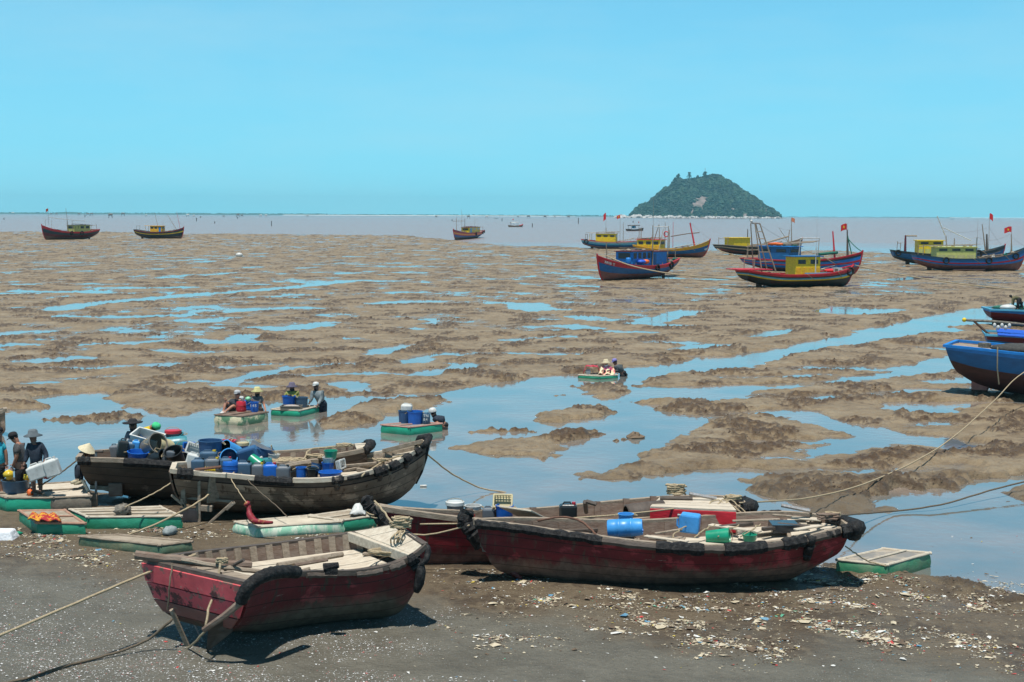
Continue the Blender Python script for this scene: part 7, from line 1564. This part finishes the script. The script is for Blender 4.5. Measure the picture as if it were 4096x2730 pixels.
person('bending person in yellow top and bright green cap', 36.5, dict(pelvis=(556, 1762, .2), chest=(586, 1722, 0), neck=(604, 1712, -.05), head=(616, 1710, -.1), shL=(588, 1728, -.18), shR=(590, 1722, .18), elL=(604, 1752, -.2), elR=(612, 1752, .2), handL=(598, 1778, -.4), handR=(622, 1778, .1),
    hipL=(550, 1780, .1), hipR=(564, 1780, .25), knL=(552, 1860, .1), knR=(566, 1860, .25), footL=(552, 1952, .1), footR=(566, 1952, .25)), cloth_m('yellow_top', (.66, .50, .015)), NAVY, 'cap', cloth_m('green_cap', (.05, .55, .22)), 'short', 'long', (1, -.6), scale=1.05)
person('seated person in dark tee and shorts with white shoes on the cream and green raft', 48.3, dict(pelvis=(940, 1648, .1), chest=(946, 1612), neck=(949, 1596), head=(949, 1582), shL=(926, 1606), shR=(968, 1606), elL=(910, 1618, -.05), elR=(982, 1615, -.1), handL=(904, 1604, -.15), handR=(960, 1618, -.3),
    hipL=(930, 1650), hipR=(948, 1650, -.05), knL=(904, 1606, -.15), knR=(934, 1622, -.25), footL=(894, 1655, -.3), footR=(898, 1660, -.4)), cloth_m('charcoal_tee', (.05, .055, .065)), BLK, 'cap', cloth_m('pale_grey_cap', (.45, .46, .47)), 'short', 'short', (-.3, -1), shoes=PC['white'])
person('person in grey tee and pale yellow hat leaning on the cream and green raft', 48.9, dict(pelvis=(1034, 1635), chest=(1028, 1602), neck=(1030, 1585), head=(1029, 1570), shL=(1012, 1596), shR=(1044, 1594), elL=(1006, 1616), elR=(1056, 1618), handL=(1004, 1604, -.3), handR=(1062, 1642, -.2),
    hipL=(1028, 1645), hipR=(1042, 1645), knL=(1028, 1680), knR=(1042, 1680), footL=(1028, 1715), footR=(1042, 1715)), cloth_m('grey_tee_worn', (.16, .16, .165)), BLK, 'brim', cloth_m('pale_yellow_hat', (.60, .55, .25)), 'short', 'long', (-.2, -1), skin=SK, scarf=BLK)
person('person in yellow green shirt and purple grey hat behind the blue tubs', 50.2, dict(pelvis=(1172, 1612), chest=(1170, 1578), neck=(1169, 1563), head=(1168, 1551), shL=(1150, 1574), shR=(1190, 1572), elL=(1140, 1590), elR=(1194, 1590), handL=(1130, 1584, -.25), handR=(1162, 1584, -.3),
    hipL=(1164, 1622), hipR=(1180, 1622), knL=(1164, 1655), knR=(1180, 1655), footL=(1164, 1690), footR=(1180, 1690)), cloth_m('yellow_green_shirt', (.36, .36, .09)), BLK, 'brim', cloth_m('purple_grey_hat', (.13, .115, .17)), 'long', 'long', (-.1, -1), skin=SKD, scarf=BLK)
person('person in grey long sleeves and white cap wading behind the small green raft', 50.1, dict(pelvis=(1288, 1612, .1), chest=(1270, 1578), neck=(1266, 1564), head=(1264, 1549), shL=(1250, 1572), shR=(1288, 1570), elL=(1246, 1596, -.05), elR=(1284, 1598, -.1), handL=(1238, 1612, -.1), handR=(1270, 1622, -.3),
    hipL=(1280, 1620, .1), hipR=(1296, 1620, .15), knL=(1282, 1650, .1), knR=(1298, 1650, .15), footL=(1282, 1685, .1), footR=(1298, 1685, .15)), cloth_m('grey_long_sleeve', (.22, .26, .27)), NAVY, 'cap', PC['white'], 'long', 'long', (-.4, -1), skin=SKD, scarf=BLK)
person('worker in navy shirt and white helmet pushing the green raft', 46.2, dict(pelvis=(1776, 1698), chest=(1752, 1676), neck=(1740, 1668), head=(1734, 1657), shL=(1740, 1678, -.17), shR=(1764, 1670, .15), elL=(1750, 1694, -.2), elR=(1766, 1694, .15), handL=(1756, 1694, -.3), handR=(1754, 1700, -.05),
    hipL=(1778, 1708, -.08), hipR=(1782, 1706, .08), knL=(1778, 1745, -.08), knR=(1784, 1745, .08), footL=(1780, 1785, -.08), footR=(1786, 1785, .08)), NAVY, BLK, 'helmet', PC['white'], 'short', 'long', (-1, -.7), scarf=BLK)
person('seated person in straw hat wrapped in pink and white towels on the thin raft', 61.6, dict(pelvis=(2428, 1494), chest=(2426, 1474), neck=(2425, 1464), head=(2424, 1455), shL=(2412, 1472), shR=(2440, 1472), elL=(2408, 1482), elR=(2446, 1484), handL=(2404, 1486, -.2), handR=(2440, 1490, -.2),
    hipL=(2420, 1495, -.05), hipR=(2434, 1495, -.05), knL=(2412, 1484, -.4), knR=(2436, 1486, -.4), footL=(2410, 1500, -.5), footR=(2436, 1501, -.5)), mat('pink_towel', (.62, .10, .22), (.6, .45, .45), 6, .9, lo=.48, hi=.54), BLK, 'brim', mat('straw', (.58, .5, .33), None, 20, .9), 'long', 'long', (-.4, -1), scarf=PC['white'])
person('dark clothed person in lilac cap leaning on the back of the thin raft', 61.7, dict(pelvis=(2490, 1490, .1), chest=(2472, 1470), neck=(2464, 1461), head=(2460, 1451), shL=(2462, 1470, -.15), shR=(2480, 1466, .15), elL=(2470, 1484, -.15), elR=(2484, 1482, .15), handL=(2462, 1484, -.25), handR=(2466, 1488, .1),
    hipL=(2490, 1497, 0), hipR=(2496, 1497, .15), knL=(2490, 1520, 0), knR=(2496, 1520, .15), footL=(2490, 1545, 0), footR=(2496, 1545, .15)), cloth_m('dark_grey_shirt', (.07, .085, .09)), BLK, 'cap', cloth_m('lilac_cap', (.22, .2, .5)), 'long', 'long', (-1, -.6), skin=SKD)
person('worker in olive top bent over the nets on the furthest right boat', 90.6, dict(pelvis=(4076, 1196, .1), chest=(4056, 1188), neck=(4048, 1190), head=(4043, 1186, -.1), shL=(4052, 1194, -.15), shR=(4056, 1190, .15), elL=(4050, 1208, -.15), elR=(4054, 1208, .15), handL=(4048, 1220, -.2), handR=(4054, 1220, .1),
    hipL=(4074, 1202, -.08), hipR=(4082, 1202, .1), knL=(4072, 1220, -.1), knR=(4086, 1220, .1), footL=(4074, 1238, -.08), footR=(4090, 1238, .1)), cloth_m('olive_top', (.14, .125, .06)), BLK, None, None, 'long', 'long', (-1, -.4), skin=SKD)
# ================================================================ MOORING ROPES
def rope(label, pts, r=.022, m=None, sag=0, wob=.01, cat='rope', name='mooring_rope'):
    P = [Vector(p) for p in pts]
    if len(P) == 2: P = rope_pts(P[0], P[1], sag, 14)
    else: P = wobble(P, wob, 6)
    o = P[0].copy(); b = MB(); b.tube([p - o for p in P], r, 6); ob = b.build(name, m or M['rope'], None, True, loc=o); return tag(ob, label, cat, 'ropes between the boats and the shore')
rope('pale rope running from the lower left edge up to the front boat\'s stern', [G(-120, 2585, .8), G(0, 2541, .9), G(300, 2415, 1.05), G(570, 2300, 1.2), G(784, 2218, 1.42)], .022, wob=.004)
rope('thin rope on the mud from the bottom left to the front boat\'s rudder', [G(-120, 2750, .12), G(60, 2725, .1), G(280, 2660, .1), G(450, 2615, .12), G(590, 2560, .25), G(690, 2478, .6)], .022, M['rope_dark'])
rope('long pale rope from the mud up to the knot on the brown boat\'s rail', [G(510, 2142, .15), HP(620, 2098, 30.2), HP(770, 2024, 31.2), HP(860, 1960, 31.9), HP(938, 1890, 32.1)], .022)
rope('sagging rope from the brown boat\'s stern down to the bundled net', [HP(725, 1877, 31.9), HP(690, 1925, 31.7), HP(642, 1960, 31.4), HP(575, 1995, 31), HP(500, 2030, 30.6)], .015)
rope('rope from the blackish boat\'s stern down to the left rafts', [HP(330, 1822, 34.0), HP(270, 1872, 33.6), HP(200, 1920, 33.2), HP(150, 1950, 33.0)], .018, M['rope_dark'])
rope('slack rope from the brown boat\'s raised bow down into the water', [HP(1695, 1808, 33.6), HP(1780, 1876, 34.5), HP(1850, 1920, 35), HP(1930, 1955, 35.5), G(2025, 1970, .0)], .02)
rope('line from the knot on the brown boat down to the crimson cloth', [HP(915, 1900, 32.0), HP(950, 1960, 31.2), HP(985, 2010, 30.5)], .012)
rope('long thin line from the brown boat\'s rail down to the striped raft', [HP(965, 1893, 32.1), HP(1030, 1960, 31.4), HP(1090, 2010, 31), HP(1150, 2068, 30.4)], .012, M['rope_dark'])
rope('very long pale rope rising from the rear red boat to the right edge', [G(2960, 2012, 1.15), G(3250, 1990, .45), G(3500, 1920, .30), G(3760, 1788, .35), HP(3960, 1620, 46), HP(4096, 1490, 51), HP(4300, 1400, 53)], .019, wob=.006)
rope('muddy dark rope from the long red boat\'s right end across the water', [G(3240, 2052, 1.2), G(3330, 2062, .6), G(3540, 2048, .1), G(3760, 2020, .12), G(4000, 1952, .25), G(4300, 1880, .4)], .021, M['rope_dark'])
rope('knotted rope tying the square green raft to the long red boat', [HP(3382, 2185, 26.6), HP(3430, 2220, 26.6), G(3480, 2248, .4), G(3548, 2264, .34)], .014)
rope('taut rope lying across the rear red boat from its stem to the locker', [HP(1680, 2098, 27.2), HP(2010, 2090, 27.2), HP(2450, 2062, 27.6), HP(2700, 2035, 28.2), HP(2880, 2010, 29)], .017, wob=.003)
rope('rusty hose arching up over the long red boat\'s rail', [HP(2150, 2085, 27), HP(2250, 2068, 27), HP(2320, 2085, 26.7), HP(2365, 2120, 26.4), HP(2390, 2145, 26.2)], .022, M['rust'], name='hose', cat='hose')
rope('thin rope from the red and blue boat\'s bow across the flat', [HP(2425, 1024, 152), HP(2520, 1062, 146), HP(2660, 1092, 142), HP(2830, 1110, 140), G(3010, 1124, .1)], .06, wob=.0)
rope('thin rope from the star flag boat\'s bow to the right edge', [HP(3420, 1062, 160), HP(3560, 1092, 150), HP(3760, 1125, 142), HP(3960, 1150, 138), G(4150, 1168, .1)], .06, wob=0)
rope('thin rope from the yellow striped boat\'s bow down to the mud', [HP(2868, 996, 250), HP(2900, 1012, 245), G(2990, 1032, .1)], .08, wob=0)
# ================================================================ LITTER, SHELLS, CLODS (nobody could count them)
LIT = [[(2050, 2425), (2300, 2405), (2700, 2420), (2950, 2470), (3250, 2500), (3500, 2560), (3650, 2590)], [(3150, 2300), (3350, 2335), (3560, 2350), (3800, 2420), (4090, 2460)], [(3000, 2380), (3300, 2420), (3600, 2440)], [(1200, 2150), (1420, 2150)],
       [(0, 2190), (150, 2215), (330, 2240), (560, 2290)], [(2740, 2570), (2900, 2610), (3150, 2620)], [(1830, 2535), (2050, 2575), (2200, 2560)], [(1700, 2320), (2060, 2330), (2150, 2350)], [(3700, 2540), (3900, 2600), (4090, 2660)], [(420, 2120), (700, 2135), (1000, 2150)], [(2400, 2500), (2700, 2520), (3000, 2540)], [(3950, 2350), (4090, 2380)], [(60, 2160), (300, 2180)]]
lcol = [mat('litter_cream', (.52, .46, .34), (.36, .30, .2), 9, .8), mat('litter_white', (.66, .66, .62), None, 9, .7), mat('litter_brown', (.14, .10, .065), (.08, .055, .035), 9, .9), mat('litter_blue', (.16, .33, .38), (.05, .16, .3), 9, .7),
        mat('litter_yellow', (.6, .48, .1), None, 9, .7), mat('litter_red', (.5, .06, .05), None, 9, .7), mat('litter_green', (.1, .35, .22), None, 9, .7)]
def scrap(mb, p, s, r_, flat=.35):
    k = len(mb.v); n = r_.choice((4, 5, 6)); a0 = r_.uniform(0, 6.28); st = r_.uniform(.18, .9)
    cx = Vector((p[0], p[1], p[2] + s * flat * r_.uniform(.5, 1)))
    mb.v.append(tuple(cx)); rot = r_.uniform(0, 3.14)
    for i in range(n):
        a = a0 + 6.28 * i / n; q = s * r_.uniform(.5, 1.1); x, y = q * math.cos(a), q * math.sin(a) * st
        mb.v.append((p[0] + x * math.cos(rot) - y * math.sin(rot), p[1] + x * math.sin(rot) + y * math.cos(rot), p[2] + s * flat * r_.uniform(0, .9)))
    for i in range(n): mb.f.append((k, k + 1 + i, k + 1 + (i + 1) % n)); mb.m.append(mb.mi)
r_ = random.Random(77); pos = []
for line in LIT:
    P = [G(*p) for p in line]
    L = sum((b_ - a).length for a, b_ in zip(P[:-1], P[1:]))
    for k in range(int(L * (2400 if line[0][0] >= 2050 else 1300))):
        t = r_.random() * (len(P) - 1); i = int(t); p = P[i].lerp(P[i + 1], t - i); clump = math.sin(t * 7.1) * .5 + .5
        pos.append((p.x + r_.gauss(0, .15 + .2 * clump), p.y + r_.gauss(0, .22 + .32 * clump), r_.choices((.012, .022, .042, .085), (7, 5, 1.2, .22))[0], r_.choices(range(7), (13, 3, 13, .9, .5, .4, .3))[0]))
for k in range(1500):
    p = G(r_.uniform(-300, 4400), r_.uniform(2130, 2900)); pos.append((p.x, p.y, r_.choice((.012, .02, .03, .04)), r_.choices(range(7), (4, 5, 3, 1, .6, 1.6, .4))[0]))
_a = np.array([(a, b_) for a, b_, _, _ in pos]); _d = fbm(_a[:, 0] / .8, _a[:, 1] / .5, 3, 150) - .07; pos = [q for q, d_ in zip(pos, _d) if d_ + r_.uniform(-.22, .12) > 0 or r_.random() < .06]
xy = np.array([(a, b_) for a, b_, _, _ in pos]); zz = terrain(xy[:, 0], xy[:, 1]); lit = MB()
for (a, b_, s, c), z in zip(pos, zz):
    if z < -.01: z = 0
    lit.mi = c; scrap(lit, (a, b_, float(z) + .004), s * r_.uniform(.7, 1.5), r_)
tag(lit.build('litter', lcol), 'washed up litter, straw and plastic scraps on the beach', None, None, 'stuff')
sh = MB(); n_ = 60000; u_ = np.random.RandomState(5)
pxx = u_.uniform(-500, 3000, n_); pyy = 2180 + (u_.beta(1.3, 1.0, n_)) * 800
keep = []; P = np.array([G(a, b_)[:2] for a, b_ in zip(pxx, pyy)]); dens = fbm(P[:, 0] / 1.7, P[:, 1] / 1.3, 3, 123) + .22 * sstep(2250, 2600, pyy) - .30 * sstep(900, 2600, pxx) - .25 * sstep(2440, 2300, pyy) - .35 * sstep(1400, 2200, pxx) + .12 * sstep(900, 300, pxx)
ok = dens > u_.uniform(-.18, .42, n_); P = P[ok]; zz = terrain(P[:, 0], P[:, 1])
for (a, b_), z in zip(P, zz):
    sh.mi = r_.choices((0, 1, 2), (7, 3, 1))[0]; scrap(sh, (float(a), float(b_), float(z) + .003), r_.choices((.009, .015, .025), (6, 4, 1))[0], r_, .6)
tag(sh.build('shell_fragments', [mat('shell_white', (.62, .62, .60), None, 9, .7), mat('shell_grey', (.36, .35, .33), None, 9, .7), mat('shell_pink', (.45, .16, .14), None, 9, .7)]), 'broken shells scattered over the grey beach', None, None, 'stuff')
# clods on the mud ridges
n_ = 110000; y_ = 30 + (u_.random_sample(n_) ** 1.6) * 95; x_ = u_.uniform(-.52, .52, n_) * y_; z_ = terrain(x_, y_)
rg = fbm(x_ / 3.1, y_ / 3.1, 2, 70) + .4 * fbm(x_ / 1.1, y_ / 1.3, 2, 71)
ok = (z_ > .01) & (z_ < .35) & (rg > u_.uniform(.12, .42, n_)) & (sdf(BEACH, x_, y_) < 0)
cl = MB()
for a, b_, z in zip(x_[ok], y_[ok], z_[ok]):
    s = r_.choices((.02, .035, .06), (5, 3, .6))[0] * r_.uniform(.7, 1.2) * (1 if b_ < 60 else 1.5); k = len(cl.v); cl.mi = r_.choice((0, 0, 1))
    q = [(s * r_.uniform(.7, 1.3), 0), (0, s * r_.uniform(.6, 1.2)), (-s * r_.uniform(.7, 1.3), 0), (0, -s * r_.uniform(.6, 1.2))]; an = r_.uniform(0, 1.5)
    cl.v += [(a + dx * math.cos(an) - dy * math.sin(an), b_ + dx * math.sin(an) + dy * math.cos(an), z - s * .3) for dx, dy in q] + [(a + r_.uniform(-.3, .3) * s, b_ + r_.uniform(-.3, .3) * s, z + s * r_.uniform(.5, 1.1))]
    for i in range(4): cl.f.append((k + i, k + (i + 1) % 4, k + 4)); cl.m.append(cl.mi)
tag(cl.build('mud_clods', [mat('dark_mud_clod', (.085, .055, .034), (.05, .032, .02), 9, .9), mat('brown_mud_clod', (.17, .12, .075), None, 9, .9)]), 'lumps of dark mud along the ridges', None, None, 'stuff')
for (px, py, s, lb) in ((2540, 1752, .28, 'lone dark mud lump in the middle of the channel'), (2465, 1765, .1, 'small mud lump left of the lone dark one'), (2495, 1760, .09, 'flat little mud lump beside the lone dark one')):
    b = MB(); blob(b, (0, 0, 0), s, random.Random(px), 10, 7, .6); tag(b.build('mud_lump', MATS['brown_mud_clod'], None, loc=G(px, py, .0)), lb, 'mud lump')
for i, (px, py, w, h, c, lb) in enumerate([(957, 1021, 1.0, .7, 'white', 'small white float on the far flat'), (3990, 2585, .5, .25, 'x', '')][:1]):
    b = MB(); b.ball((0, 0, 0), .5, 10, 6, (1.2, .8, .8)); tag(b.build('float', PC['white'], None, True, loc=G(px, py, .3)), lb, 'float')
b = MB(); b.tube([(-.09, 0, .02), (.06, .01, .025), (.09, .012, .027)], [.028, .028, .012], 10); tag(b.build('bottle', PC['white'], None, True, loc=G(1694, 1948, 0)), 'white bottle floating off the raised bow of the brown boat', 'bottle')
# ================================================================ AIR
hz = MB(); hz.box((0, 6200, 79), (30000, 12800, 164)); hzm = bpy.data.materials.new('haze'); hzm.use_nodes = True; n = hzm.node_tree; n.nodes.clear()
pv = n.nodes.new('ShaderNodeVolumePrincipled'); pv.inputs['Color'].default_value = (0.36, 0.84, 1.0, 1); pv.inputs['Density'].default_value = 0.00007; pv.inputs['Anisotropy'].default_value = 0.0
mo = n.nodes.new('ShaderNodeOutputMaterial'); link(n, pv.outputs[0], mo.inputs['Volume'])
ho = hz.build('haze', hzm); tag(ho, 'thin sea haze over the flat and the island', None, None, 'stuff')
